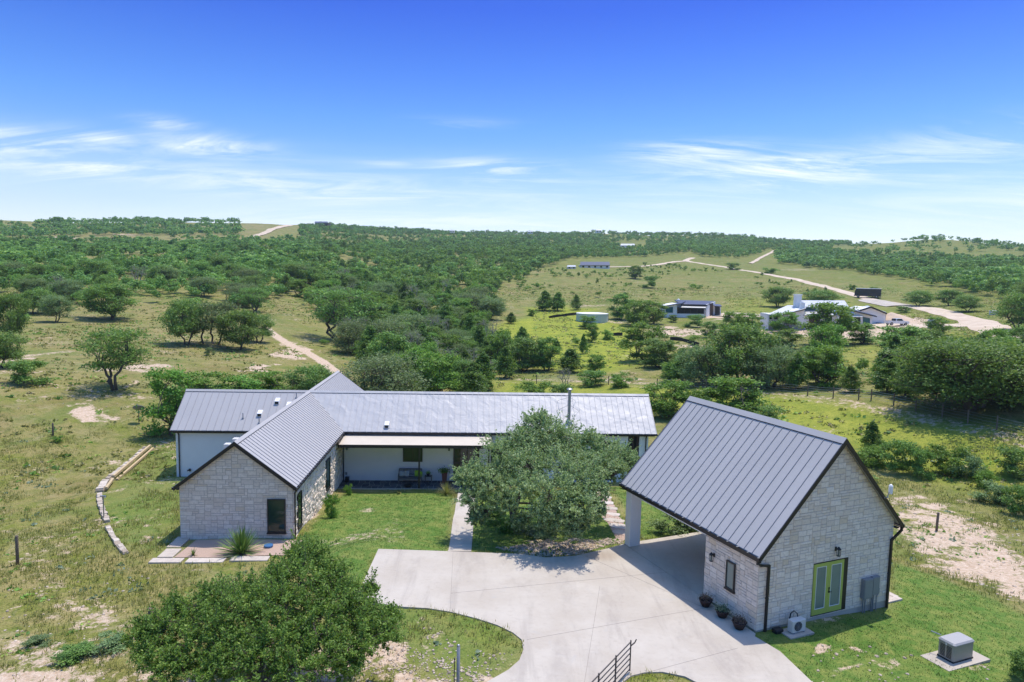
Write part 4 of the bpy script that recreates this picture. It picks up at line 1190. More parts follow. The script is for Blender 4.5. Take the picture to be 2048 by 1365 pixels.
def gen_tree(seed, H, R, kind='oak', nlobe=16, per=22, leaves=14, leaf=.2, twigs=.25, zb=.28, stems=2, dead=0.0, flat=.78, trunk_r=.15):
    """returns (trunk MB, crown arrays). H height, R crown radius"""
    rng = np.random.default_rng(seed)
    tb = MB()
    lobes = []
    if kind == 'cedar':
        nl = nlobe
        for i in range(nl):
            t = (i+.5)/nl; z = H*(.10+.86*t); rr = R*(1-t)**.65*(.55 if t < .1 else 1)
            a = i*2.4+rng.uniform(-.5,.5)
            lobes.append((np.array([math.cos(a)*rr*.5, math.sin(a)*rr*.5, z]), max(R*.16, rr*rng.uniform(.45,.62)), H*.11))
    else:
        for i in range(nlobe):
            for _ in range(30):
                a = rng.uniform(0, 2*math.pi); u = math.sqrt(rng.uniform(.02, 1))
                t = rng.uniform(0, 1)
                z = H*zb+(H*(1-zb))*t
                prof = math.sqrt(max(0, 1-((t-.35)/.72)**2)) if t > .35 else (.72+.28*t/.35)
                c = np.array([math.cos(a)*R*.74*u*prof, math.sin(a)*R*.74*u*prof, min(z, H-.14*H)])
                lr = R*rng.uniform(.22,.36)
                if all(np.linalg.norm((c-l[0])*np.array([1,1,1.3])) > .55*(lr+l[1])*.8 for l in lobes): break
            lobes.append((c, lr, lr*flat))
    C = []; N = []; Tn = []
    # trunk
    base = []
    if kind == 'cedar':
        tube_np(tb, [(0,0,-.3),(R*.03,0,H*.5),(0,0,H*.93)], trunk_r, trunk_r*.2)
    elif kind != 'bush':
        for k in range(stems):
            a = 2*math.pi*k/stems+rng.uniform(-.5,.5); ln = R*.30*(0.5 if stems == 1 else 1)
            top = np.array([math.cos(a)*ln, math.sin(a)*ln, H*(zb+.12)*rng.uniform(.85,1.15)])
            foot = np.array([math.cos(a)*trunk_r*.9*(stems > 1), math.sin(a)*trunk_r*.9*(stems > 1), -.35])
            P = bend(foot, top, rng, .13, 6)
            tube_np(tb, P, trunk_r*rng.uniform(.8,1.1), trunk_r*.62, 8)
            base.append((P[-1], trunk_r*.6)); base.append((P[-2], trunk_r*.6))
    for c, lr, lz in lobes:
        if base:
            b, r = min(base, key=lambda q: np.linalg.norm(q[0]-c)+rng.uniform(0,.3))
            P = bend(b, c, rng, .14, 5, .04); tube_np(tb, P, r*.62, r*.20, 6)
            for _ in range(5):
                e = c+rng.normal(size=3)*np.array([lr,lr,lz])*.62
                tube_np(tb, bend(P[-2], e, rng, .16, 3), r*.20, .012, 4)
        tl = rng.uniform(-.16, .16)
        cl = rng.normal(size=(per,3)); cl /= np.linalg.norm(cl, axis=1, keepdims=True)
        cl[:,2] = np.where(cl[:,2] < -.35, -cl[:,2]*.7, cl[:,2])
        rad = rng.uniform(.15, 1.02, per)[:,None]
        cc = c+cl*rad*np.array([lr,lr,lz])
        for q in range(per):
            if rng.random() < dead: continue
            m_ = leaves if kind != 'cedar' else leaves
            sg = lr*.27 if kind != 'cedar' else lr*.24
            off_ = rng.normal(size=(m_,3))*sg*(np.array([1,1,.75]) if kind != 'cedar' else np.array([.9,.9,1.5]))
            C.append(cc[q]+off_)
            nn_ = rng.normal(size=(m_,3))*.75+cl[q]*.55+np.array([0,0,.55])
            if kind == 'cedar': nn_[:,2] *= .4
            N.append(nn_)
            tq = np.clip(.42+tl+rng.uniform(-.22,.22), 0, 1)
            Tn.append(np.clip(tq+rng.normal(size=m_)*.16, 0, 1))
        # loose sprays reaching out of the outline
        for _ in range(int(per*twigs)):
            dv = rng.normal(size=3); dv[2] = abs(dv[2])*.7-.15; dv /= np.linalg.norm(dv)
            s0 = c+dv*np.array([lr,lr,lz])*.8; e = c+dv*np.array([lr,lr,lz])*rng.uniform(1.15,1.5)
            k = max(3, leaves//2); tt = rng.random(k)[:,None]
            C.append(s0+(e-s0)*tt+rng.normal(size=(k,3))*lr*.045); N.append(rng.normal(size=(k,3))+np.array([0,0,.5])); Tn.append(np.clip(rng.normal(size=k)*.15+.5, 0, 1))
            if kind != 'cedar': tube_np(tb, [c+dv*np.array([lr,lr,lz])*.3, e], .014, .005, 3)
    C = np.concatenate(C); N = np.concatenate(N); Tn = np.concatenate(Tn)
    C[:,2] = np.maximum(C[:,2], .04*H)
    return tb, leaf_quads(C, N, leaf, rng, .6, Tn)

TPL = {}
def template(key, leafmat, bark='bark', **kw):
    tb, (V, F, t) = gen_tree(**kw)
    cm = np_mesh('crown', V, F, M[leafmat], t)
    tm = np_mesh('trunk', tb.v, tb.f, M[bark], tb.t, True) if tb.v else None
    zmax = float(V[:,2].max()); rmax = float(np.percentile(np.hypot(V[:,0], V[:,1]), 97))
    TPL.setdefault(key, []).append((cm, tm, zmax, rmax))
for i in range(4):
    template('oak', ['oakleaf','oakleaf','greyoak','oakleaf'][i], seed=20+i, H=6.5, R=4.3, nlobe=27, per=24, leaves=14, leaf=.25, stems=[2,3,2,3][i], zb=.20, trunk_r=.16)
for i in range(2):
    template('oakopen', 'greyoak' if i else 'oakleaf', seed=40+i, H=6.5, R=4.0, nlobe=23, per=18, leaves=13, leaf=.21, stems=3, zb=.34, trunk_r=.16, twigs=.6, dead=.10, flat=.6)
template('giant', 'oakleaf', seed=55, H=10, R=9, nlobe=64, per=34, leaves=16, leaf=.33, stems=3, zb=.16, trunk_r=.55, flat=.6)
for i in range(2):
    template('greyround', 'greyoak', seed=60+i, H=6, R=4.2, nlobe=34, per=26, leaves=14, leaf=.20, stems=3, zb=.08, trunk_r=.16)
for i in range(3):
    template('cedar', 'cedar', seed=80+i, kind='cedar', H=6, R=1.9+.3*i, nlobe=16, per=24, leaves=12, leaf=.24, trunk_r=.12)
for i in range(3):
    template('broad', ['bright','bright','oakleaf'][i], seed=100+i, H=5.5, R=2.6, nlobe=22, per=20, leaves=14, leaf=.23, stems=2, zb=.06, trunk_r=.12)
for i in range(3):
    template('bush', ['bright','oakleaf','greyoak'][i], seed=120+i, kind='bush', H=2.2, R=1.7, nlobe=15, per=20, leaves=13, leaf=.15, zb=.02)
template('sage', 'sage', seed=140, kind='bush', H=1.0, R=.8, nlobe=8, per=14, leaves=10, leaf=.10, zb=.03)
template('bare', 'greyoak', 'barkgrey', seed=150, H=5, R=2.4, nlobe=12, per=6, leaves=3, leaf=.16, stems=3, zb=.35, trunk_r=.14, twigs=1.2, dead=.8)

def place_tree(key, p, height, width, label=None, cat='tree', group=None, var=None, rot=None, name=None):
    L = TPL[key]; cm, tm, zm, rm = L[var % len(L)] if var is not None else L[int(RNG.integers(len(L)))]
    nm = name or {'giant':'oak_tree','oak':'oak_tree','oakopen':'oak_tree','greyround':'oak_tree','cedar':'cedar_tree','broad':'broadleaf_tree','bush':'shrub','sage':'sage_bush','bare':'bare_tree'}[key]
    root = empty(nm, tuple(p), (RNG.uniform(0, 6.28) if rot is None else rot), label, cat, group)
    sz = height/zm; sx = width*.5/rm
    root.scale = (sx, sx, sz)
    c = bpy.data.objects.new('crown', cm); COL.objects.link(c); c.parent = root
    if tm is not None:
        t = bpy.data.objects.new('trunk', tm); COL.objects.link(t); t.parent = root
    return root

# ------------------------------------------------------------------ the two big oaks close to the camera
def hero(name, loc, label, leafmat, **kw):
    tb, (V, F, t) = gen_tree(**kw)
    root = empty(name, loc, 0, label, 'tree')
    tm = np_mesh('trunk', tb.v, tb.f, M['bark'], tb.t, True); a = bpy.data.objects.new('trunk', tm); COL.objects.link(a); a.parent = root
    cm = np_mesh('crown', V, F, M[leafmat], t); b = bpy.data.objects.new('crown', cm); COL.objects.link(b); b.parent = root
    return root
def merge(parts):
    """concatenate leaf arrays"""
    Vs, Fs, Ts = [], [], []; n = 0
    for V, F, t in parts: Vs.append(V); Fs.append(F+n); Ts.append(t); n += len(V)
    return np.concatenate(Vs), np.concatenate(Fs), np.concatenate(Ts)
def custom_oak(name, loc, label, leafmat, seed, lobes, stems, leaf, per, leaves, trunk_r, hang=.3, sprays=1.0):
    """lobes given as (x, y, z, r, rz) in metres from the base; stems as polylines"""
    rng = np.random.default_rng(seed); tb = MB(); C = []; N = []; T = []
    tips = []
    for P in stems:
        Q = [np.array(p, float) for p in P]; out = []
        for a, b in zip(Q[:-1], Q[1:]):
            for k in range(3): out.append(a+(b-a)*k/3+rng.normal(size=3)*.04)
        out.append(Q[-1]); tube_np(tb, out, trunk_r, trunk_r*.45, 9)
        tips += [(q, trunk_r*(1-.55*i/len(out))) for i, q in enumerate(out) if i > len(out)*.4]
    for lx, ly, lz, lr, rz in lobes:
        c = np.array([lx, ly, lz], float)
        b, r = min(tips, key=lambda q: np.linalg.norm(q[0]-c))
        P = bend(b, c, rng, .12, 6, .05); tube_np(tb, P, r*.6, .03, 7)
        tl = rng.uniform(-.12,.12)
        for _ in range(per):
            dv = rng.normal(size=3); dv /= np.linalg.norm(dv)
            if dv[2] < -.4 and rng.random() > hang: dv[2] *= -1
            e = c+dv*np.array([lr,lr,rz])*rng.uniform(.4,1.05)
            if rng.random() < .28: tube_np(tb, bend(P[-2], e, rng, .15, 3), .022, .007, 4)
            # twig with leaves along it
            tw = rng.normal(size=3)*.6+dv+np.array([0,0,.15 if dv[2] > -.2 else -.6]); tw /= np.linalg.norm(tw)
            L = lr*rng.uniform(.22,.5); k = leaves
            tt = rng.random(k)[:,None]
            C.append(e+tw*L*tt+rng.normal(size=(k,3))*lr*.068); N.append(rng.normal(size=(k,3))*.8+dv*.4+np.array([0,0,.6]))
            T.append(np.clip(.42+tl+rng.uniform(-.32,.32)+rng.normal(size=k)*.17, 0, 1))
        for _ in range(4 if lz+rz > 0 else 0):      # long upright shoots
            s0 = c+np.array([rng.normal()*lr*.5, rng.normal()*lr*.5, rz*.6]); e = s0+np.array([rng.normal()*.22, rng.normal()*.22, rng.uniform(.30,.70)])
            tube_np(tb, [s0, (s0+e)/2+rng.normal(size=3)*.03, e], .012, .004, 3)
            k = leaves+10; tt = rng.random(k)[:,None]; C.append(s0+(e-s0)*tt+rng.normal(size=(k,3))*.05*(1.3-tt)); N.append(rng.normal(size=(k,3))+np.array([0,0,.3])); T.append(np.clip(.55+rng.normal(size=k)*.2, 0, 1))
        for _ in range(int(per*.12*sprays)):
            dv = rng.normal(size=3); dv[2] = abs(dv[2])*.9-.1; dv /= np.linalg.norm(dv)
            s0 = c+dv*np.array([lr,lr,rz])*.7; e = c+dv*np.array([lr,lr,rz*1.25])*rng.uniform(1.15,1.85)
            tube_np(tb, [s0, (s0+e)/2+rng.normal(size=3)*.05, e], .012, .004, 3)
            k = leaves; tt = rng.random(k)[:,None]
            C.append(s0+(e-s0)*tt+rng.normal(size=(k,3))*.055); N.append(rng.normal(size=(k,3))+np.array([0,0,.5])); T.append(np.clip(.5+rng.normal(size=k)*.2, 0, 1))
    C = np.concatenate(C); N = np.concatenate(N); T = np.concatenate(T)
    z0 = .08; C[:,2] = np.where(C[:,2] < z0, z0+rng.random(len(C))*.25, C[:,2])
    root = empty(name, loc, 0, label, 'tree')
    a = bpy.data.objects.new('trunk', np_mesh('trunk', tb.v, tb.f, M['bark'], tb.t, True)); COL.objects.link(a); a.parent = root
    V, F, t = leaf_quads(C, N, leaf, rng, .6, T)
    b = bpy.data.objects.new('crown', np_mesh('crown', V, F, M[leafmat], t)); COL.objects.link(b); b.parent = root
    return root
def pix_lobes(rows, base, shrink=.84, vary=.15):
    """rows: px, py, radius m, world y -> lobe relative to base"""
    out = []; rv = random.Random(len(rows))
    for px, py, r, y in rows:
        r *= rv.uniform(1-vary, 1+vary)
        d = ray(px, py); t = y/d[1]
        out.append((d[0]*t-base[0], y-base[1], CAM_H+d[2]*t-base[2], r*shrink, r*.72*shrink))
    return out
b1 = (.9, 38.0, gz1(.9, 38.0)-.02)
rows = [(950,950,1.0,37),(1000,905,1.2,38),(985,965,1.1,36.2),(950,1000,.8,35.8),(1050,880,1.15,38.6),(1100,865,1.2,39),(1075,845,.8,39.5),(1135,880,1.1,39.2),(1060,930,1.3,36.4),(1120,930,1.3,36),
        (1180,885,.9,38.5),(1195,930,1.2,36.8),(1240,915,.9,38.5),(1228,940,.8,37.5),(1160,960,1.2,34.2),(1190,985,.8,33.8),(1105,985,1.2,33.4),(1045,980,1.2,34.4),(1160,1010,1.0,32.8),
        (1120,1035,.9,32.8),(1085,1030,.9,33.2),(1168,1040,.6,32.8),(1005,1010,.85,35.2),(1150,1058,.6,32.6),(1020,940,1.1,39),(930,960,.7,36.6),(1095,1060,.7,33.6),(1040,1045,.6,34.6),(955,1035,.5,35.6),
        (1195,1020,.5,33.8),(1145,915,1.2,40.5),(1215,900,.9,40.5),(1095,905,1.2,41),(1040,900,1.1,40.8),(1265,930,.6,38.5)]
custom_oak('oak_tree', b1, 'spreading live oak in the courtyard in front of the long white house', 'herogrey', 301, pix_lobes(rows, b1),
           [[(-.65,.4,-.4),(-.75,.5,1.2),(-1.1,.8,2.6),(-1.6,1.2,3.6)], [(-.65,.4,.6),(-.2,.6,2.0),(.9,1.0,3.6),(1.0,1.2,4.4)], [(.75,-.8,-.4),(1.0,-1.0,1.0),(1.6,-1.8,2.0),(2.4,-3.2,2.9)], [(.9,-.75,.8),(.8,-1.4,1.8),(1.2,-1.8,2.6)]],
           .115, 62, 30, .145, .6, 4.5)
b2 = (-8.3, 21.3, gz1(-8.3, 21.3)-.02)
rows = [(475,1195,.7,22.8),(560,1150,.75,23.2),(530,1190,.85,22.4),(610,1125,.75,23.4),(600,1165,.9,22.4),(660,1160,.7,23),(665,1200,.85,22.2),(430,1200,.8,22.6),(410,1240,.9,21.8),(350,1215,.55,22.4),(480,1225,1.0,21.4),
        (560,1220,1.0,21.2),(640,1240,.95,21.2),(715,1215,.65,22.4),(730,1250,.75,21.8),(780,1235,.4,22.4),(340,1260,.7,21.6),(290,1275,.5,21.4),(310,1310,.6,20.8),(400,1290,1.0,20.8),(480,1290,1.05,20.4),
        (560,1285,1.05,20.2),(640,1300,.95,20.4),(710,1290,.7,21.0),(765,1275,.5,21.4),(690,1330,.6,20.6),(600,1345,.9,19.8),(520,1345,1.0,19.6),(430,1345,.95,19.8),(350,1340,.7,20.2),(700,1190,.55,23),(740,1180,.25,23.4),(650,1135,.45,23.6),(600,1112,.4,23.9),
        (520,1250,1.0,22.6),(600,1260,.95,22.4),(450,1320,.9,21.8)]
custom_oak('oak_tree', b2, 'dark green live oak close below the camera at the bottom left, beside the driveway', 'heroleaf', 302, pix_lobes(rows, b2, .78, .35),
           [[(0,0,-.4),(-.3,.3,1.0),(-1.2,.7,2.0),(-1.9,.9,2.6)], [(.15,0,-.3),(.5,.4,1.2),(1.2,.8,2.2),(2.2,.9,2.6)], [(0,-.1,-.3),(.1,-.6,1.2),(.4,-1.0,2.2)], [(0,.2,-.2),(0,1.0,1.4),(-.1,1.6,2.8)]],
           .085, 44, 40, .12, .45, 8.0)

# ------------------------------------------------------------------ trees one can tell apart (pixel of the foot, crown width and height in pixels)
PROM = [
 ('oakopen',232,780,145,132,'lone live oak with three bare twisted trunks standing in the left meadow',0),
 ('oak',5,735,90,75,'dark oak cut by the left edge of the photo, behind the rounded shrub',0),
 ('bush',55,768,85,52,'rounded green shrub at the left edge, in front of the dark oak',1),
 ('oak',25,682,72,100,'dark bushy oak at the left edge above the stony track',1),
 ('oak',112,645,60,60,'small pair of round oaks beside the open grass at the far left',2),
 ('oak',222,640,110,78,'wide low dark oak behind the lone three-trunked oak',1),
 ('oak',370,690,92,98,'leftmost oak of the clump left of the sandy trail',0),
 ('oakopen',432,690,105,92,'middle oak of the clump left of the sandy trail, grey limbs showing',1),
 ('oak',480,700,95,85,'front right oak of the clump left of the sandy trail',1),
 ('oak',515,685,60,60,'smallest oak at the right end of the clump beside the sandy trail',3),
 ('oakopen',680,682,150,112,'great dark-trunked live oak standing above the sandy trail behind the house',0),
 ('broad',338,872,105,150,'tall green leafy tree beside the left end of the long house',0),
 ('broad',420,812,100,75,'bright green thicket tree behind the left wing roof, left one',1),
 ('broad',480,808,95,62,'bright green thicket tree behind the left wing roof, middle one',1),
 ('broad',535,800,80,62,'bright green thicket tree behind the left wing roof, right one',0),
 ('oak',620,805,118,82,'low spreading oak behind the roof peak of the cross wing',0),
 ('greyround',762,822,190,125,'wide round grey-green live oak rising behind the house roof',0),
 ('broad',880,812,100,118,'tall bright green tree behind the middle of the house roof',0),
 ('cedar',945,805,70,85,'yellow-green cedar behind the house roof, right of the tall bright tree',1),
 ('broad',835,792,90,105,'leafy tree between the grey-green oak and the tall bright tree',1),
 ('bush',1070,800,70,42,'green shrub behind the house roof beside the fence line',0),
 ('bush',1120,803,55,38,'green shrub behind the house roof near the flue pipe',1),
 ('giant',1945,815,290,158,'giant dark live oak with two leaning trunks at the right edge',0),
 ('oak',1480,768,150,128,'largest round oak of the dark grove beyond the garage',1),
 ('greyround',1408,770,110,90,'grey-green oak at the left of the dark grove beyond the garage',1),
 ('greyround',1545,775,115,98,'grey-green oak at the right of the dark grove beyond the garage',1),
 ('broad',1650,775,95,92,'bright yellow-green tree in front of the creek scrub, right of the dark grove',0),
 ('broad',1655,690,105,92,'tall leafy tree hiding the middle of the white building site house',0),
 ('broad',1650,728,75,85,'leafy tree below the white building site house',1),
 ('broad',1568,665,55,45,'small tree in front of the left window of the white building site house',1),
 ('broad',1575,698,55,42,'round bush-like tree below the left wing of the white building site house',2),
 ('broad',1720,688,58,45,'round dark bush-like tree right of the tall leafy tree by the building site',2),
 ('broad',1460,672,52,52,'tree standing left of the white building site house',0),
 ('broad',1500,668,55,45,'bright green tree touching the left side of the building site',1),
 ('broad',1420,676,36,34,'dark round tree below the grey neighbour house',2),
 ('bush',1388,655,42,28,'dark shrub in front of the grey neighbour house porch',1),
 ('broad',1345,645,20,16,'small yellow-green bush at the left front corner of the grey neighbour house',0),
 ('broad',1290,722,95,82,'bushy green tree cluster below the grey neighbour house',1),
 ('broad',1320,735,80,60,'grey-green tree right of the bushy cluster below the grey neighbour house',2),
 ('broad',1183,685,28,40,'slender young tree in the yellow meadow beside the round tank',0),
 ('cedar',1166,708,18,42,'narrow cedar standing alone in the yellow meadow',0),
 ('cedar',1112,708,24,32,'small dark cedar in the yellow meadow, left of the narrow one',1),
 ('bush',1215,680,26,22,'round bush in the meadow right of the slender young tree',0),
 ('broad',1175,658,42,28,'dark bush growing against the front of the round tank',2),
 ('broad',1243,640,50,55,'dark tree right of the round tank, left of the grey neighbour house',2),
 ('broad',1275,652,70,55,'green tree between the round tank and the grey neighbour house',1),
 ('broad',1305,648,55,48,'green tree touching the left end of the grey neighbour house',0),
 ('cedar',1090,622,38,42,'cedar at the left of the clump above the yellow meadow',0),
 ('cedar',1115,622,36,38,'cedar at the right of the clump above the yellow meadow',1),
 ('cedar',1152,620,24,32,'single cedar just right of the clump above the yellow meadow',2),
 ('cedar',1022,648,24,24,'little dark cedar left of the curved grass track',1),
 ('bush',1063,632,18,15,'small pale bush beside the bend of the grass track',0),
 ('oak',1555,614,62,42,'round dark oak just left of the white house chimney',1),
 ('oak',1640,612,80,34,'low dark oak behind the white house roof',0),
 ('oak',1838,613,60,34,'flat-topped oak beyond the gravel road, left of the dark pair',0),
 ('oak',1898,612,52,34,'left one of the dark oak pair beyond the gravel road',1),
 ('oak',1932,624,58,36,'right one of the dark oak pair beyond the gravel road',0),
 ('oak',2035,660,90,78,'dark round oak at the right edge beside the road fork',1),
 ('broad',1748,595,28,22,'small tree just behind the black delivery truck',2),
 ('bush',1705,580,14,12,'little bush left of the black delivery truck',0),
 ('bush',1466,540,32,15,'dark bush beside the distant bend of the gravel road',1),
 ('bush',1540,548,30,13,'bright bush on the near side of the distant gravel road',0),
 ('broad',1272,558,30,28,'round tree right of the long blue-roofed building',2),
 ('bush',1300,576,34,26,'dark bush in the open field below the long blue-roofed building',1),
 ('bush',1806,626,28,14,'bush beyond the white gabled shed, left of the dirt pile',1),
 ('broad',1800,722,105,75,'round dark tree left of the giant oak',2),
 ('cedar',1775,785,70,70,'cedar in the creek scrub left of the giant oak',1),
 ('cedar',1810,795,60,62,'cedar tucked against the left side of the giant oak',0),
 ('cedar',1700,785,48,55,'cedar right of the bright yellow-green tree in the creek scrub',2),
 ('broad',1875,672,50,40,'tree right of the building site, below the portable toilet',1),
 ('broad',1803,692,50,38,'round tree just below the white pickup truck',2),
 ('broad',1462,838,125,92,'pale green tree rising just behind the garage roof ridge',0),
 ('bush',1395,835,95,68,'green bush behind the upper left corner of the garage roof',0),
 ('broad',1335,832,105,78,'bright green tree just beyond the right end of the long house roof',1),
 ('bush',1530,850,80,42,'low shrub behind the middle of the garage ridge',1),
 ('cedar',1742,906,42,68,'dark pointed cedar just right of the garage ridge',0),
 ('bush',1745,930,75,42,'bright feathery bush below the pointed cedar by the garage',0),
 ('bush',1800,945,72,72,'tall dark bush right of the garage gable, left one of the row',1),
 ('bush',1842,955,52,62,'dark bush in the row right of the garage gable, second from the left',1),
 ('bush',1893,948,85,66,'widest bush in the row right of the garage gable',0),
 ('bush',1935,955,66,50,'bush in the row right of the garage gable, fourth from the left',2),
 ('bush',1970,975,46,40,'fresh green bush below the row right of the garage gable',0),
 ('bush',2030,950,80,60,'bush in the row at the right edge, in front of the field',1),
 ('bush',1985,1005,78,42,'low pale green spreading bush near the right edge',2),
 ('bush',2040,1030,62,66,'dark bush cut by the right edge beyond the bare ground',1),
 ('bush',2050,1365,70,70,'dark leafy bush cut by the lower right corner of the photo',1),
 ('broad',1900,735,55,50,'creek tree hidden behind the giant oak',1),
 ('cedar',1592,780,46,78,'narrow cedar between the dark grove and the bright yellow-green tree',0),
 ('cedar',1365,765,60,62,'reddish-tipped cedar at the left end of the dark grove',1),
 ('cedar',1140,745,60,50,'cedar right of the scrub at the end of the yellow meadow',1),
 ('broad',1050,742,70,72,'dark tree left of the scrub where the grass track ends',2),
 ('broad',1000,735,70,80,'leafy creek tree left of the dark tree where the grass track ends',1),
 ('broad',1090,742,60,72,'grey-green creek tree behind the flue pipe',2),
 ('bare',1128,785,42,52,'leafless grey tree behind the flue pipe by the fence',0),
 ('bare',1010,700,30,30,'bleached bare tree in the creek woods',0),
 ('bush',420,712,22,18,'single small round bush on open grass left of the sandy trail',2),
 ('bush',1185,772,60,34,'scrub bush along the fence behind the house',1),
 ('bush',1240,775,50,32,'scrub bush along the fence, right of the flue pipe',0),
]
ANNE = []
for k, px, py, w, h, lab, var in PROM:
    p = on_ground(px, py); d = dist(p); mpp = d/math.hypot(F_PX, px-1024)*1.0
    mpp = d/F_PX*math.cos(math.atan((px-1024)/F_PX))
    place_tree(k, p, h*mpp*1.0, w*mpp, lab, 'shrub' if k == 'bush' else 'tree', var=var)
    ANNE.append((p[0], p[1], w*mpp*.5))

# ------------------------------------------------------------------ woods: scattered by region, the largest as trees of their own
ZONES = [  # pixel polygon of the ground, spacing m, kinds, height range, gap (0 none..1 many), group
 ([(-420,600),(-420,488),(300,486),(620,490),(660,540),(560,600),(520,640),(420,600),(300,590),(180,615),(0,590)], 5.0, ('oak','oak','oakopen','greyround','oak','cedar','bare'), (3.4,6.0), .26, 'oak woods across the left middle distance'),
 ([(600,492),(1000,482),(1180,500),(1100,535),(1010,575),(990,600),(1000,625),(975,660),(1000,690),(1040,700),(1110,735),(1000,760),(975,790),(860,800),(800,770),(730,735),(690,710),(700,660),(640,640),(600,600),(560,560)], 4.6, ('broad','cedar','broad','cedar','oak','broad','greyround','bare','cedar'), (3.2,6.6), .12, 'dense creek woods behind the house'),
 ([(1180,484),(1370,490),(1380,506),(1280,515),(1160,520),(1080,520),(1100,500)], 5.6, ('oak','cedar','broad'), (3.5,6), .12, 'woods beyond the long blue-roofed building'),
 ([(1545,500),(1620,502),(1700,510),(1850,516),(2300,520),(2300,690),(2120,640),(2040,610),(1980,598),(1900,580),(1760,552),(1640,540),(1560,528)], 5.2, ('oak','broad','greyround','oak','cedar'), (3.6,6.6), .12, 'forest on the right beyond the gravel road'),
 ([(1365,490),(1440,482),(1560,492),(1530,512),(1460,518),(1380,512)], 5.6, ('oak','broad'), (3.6,6), .15, 'woods around the far bend of the gravel road'),
 ([(1370,740),(1500,720),(1590,735),(1780,740),(1790,700),(1900,700),(2250,700),(2250,820),(2048,812),(1900,805),(1790,792),(1640,784),(1500,776),(1390,770)], 5.2, ('cedar','broad','broad','oak'), (3.0,5), .25, 'creek scrub beyond the fence on the right'),
 ([(1120,745),(1370,745),(1370,765),(1130,762)], 4.2, ('cedar','broad','bush'), (2.4,4.2), .15, 'creek scrub behind the long house'),
 ([(0,600),(180,610),(300,600),(520,640),(560,668),(500,640),(300,660),(240,600),(80,680),(0,640)], 9.5, ('oak','oakopen','bush','oak','bush'), (3,6), .45, 'scattered oaks in the left meadow'),
 ([(1020,540),(1350,532),(1700,575),(1930,600),(1960,640),(1860,640),(1500,600),(1320,600),(1150,600),(1040,590)], 7.0, ('bush','bush','cedar','bush'), (1.2,3.2), .58, 'bushes dotted over the right hillside field'),
 ([(1130,690),(1340,665),(1540,700),(1780,695),(1780,735),(1400,735),(1250,730)], 7, ('bush','bush','broad'), (1.0,2.6), .40, 'bushes between the meadow and the creek scrub'),
 ([(560,640),(690,690),(700,735),(660,735),(560,660)], 7, ('bush','bush'), (.9,1.8), .5, 'small bushes along the sandy trail'),
 # far slopes
 (['polar',(640,950),(640,1500),(900,1450),(1150,1450),(1400,1450),(1700,1500),(1700,1020),(1400,1050),(1150,1050),(900,1000)], 11.5, ('oak','cedar'), (5,7.5), .12, 'far'),
 (['polar',(1700,840),(1700,1150),(2300,1150),(2300,840)], 17, ('oak',), (4,6.5), .5, 'far'),
 (['polar',(-520,420),(-520,1300),(-300,1300),(-250,800),(-120,420)], 11, ('oak',), (4,7), .3, 'far'),
 (['polar',(2200,330),(2200,1150),(2560,1150),(2560,330)], 9, ('oak','broad'), (4,7), .2, 'far'),
 ([(-300,470),(560,470),(600,490),(300,487),(-300,488)], 14, ('oak',), (5,7), .66, 'far'),
 ([(-300,445),(560,448),(560,470),(-300,470)], 10, ('oak',), (6,8), .36, 'far'),
 ([(-300,443.5),(600,446),(600,450),(-300,449)], 13, ('oak',), (5,8), .45, 'far'),
 ([(570,451),(700,457),(1000,470),(1180,466),(1400,472),(1560,480),(1665,492),(1665,505),(1400,492),(1000,486),(600,495)], 7.5, ('oak','cedar'), (4.5,6.5), .10, 'far'),
 ([(560,448),(800,462),(1040,468),(1200,465),(1400,471),(1660,490),(1640,494),(1200,476),(800,474),(560,458)], 8, ('oak','cedar'), (4.5,6.5), .0, 'far'),
 ([(1660,500),(1760,492),(1850,482),(1950,490),(2300,498),(2300,514),(1660,508)], 19, ('oak',), (4,6), .62, 'far'),
 ([(1795,485),(1850,477),(1880,480),(1900,485)], 9, ('oak',), (6,9), .15, 'far'),
 ([(1900,485),(2048,496),(2200,500),(2200,505),(2000,500)], 16, ('oak',), (5,7), .35, 'far')]
KEEP = [(1318,592,1448,664),(1528,592,1800,678),(1700,574,1762,612),(1148,622,1222,668),(1135,518,1232,546),(1236,484,1290,500),(1440,618,1545,640),(1770,630,1870,664),
        (580,430,690,452),(480,445,600,480),(1180,455,1215,466)]
THIN = [(640,471,1010,484,.25),(1200,474,1345,492,.22),(1440,484,1600,494,.5),(300,482,420,494,.15),(930,520,1010,545,.5),(660,520,760,540,.4),(180,560,300,590,.35),(430,560,520,600,.4),(1060,474,1180,482,.35),(470,495,560,510,.3)]
ROADS = [([(2090,700),(1995,664),(1950,643),(1895,628),(1830,615),(1780,607),(1735,598),(1690,585),(1640,571),(1600,561),(1540,550),(1500,543),(1440,533),(1400,527),(1372,522)], 7),
         ([(527,655),(580,690),(610,703),(640,720),(670,745)], 3.5), ([(1035,700),(1052,640),(1040,620),(1015,606)], 4), ([(1508,524),(1545,503)], 6), ([(500,476),(530,467),(560,455),(580,450)], 12),
         ([(985,762),(1200,767),(1350,773),(1500,787),(1650,801),(1750,819),(1850,840),(1950,863),(2048,886)], 2.5), ([(0,725),(60,712),(140,703)], 3)]
ROADW = [(G2(p), w) for p, w in ROADS]
rngw = np.random.default_rng(99)
cand = []
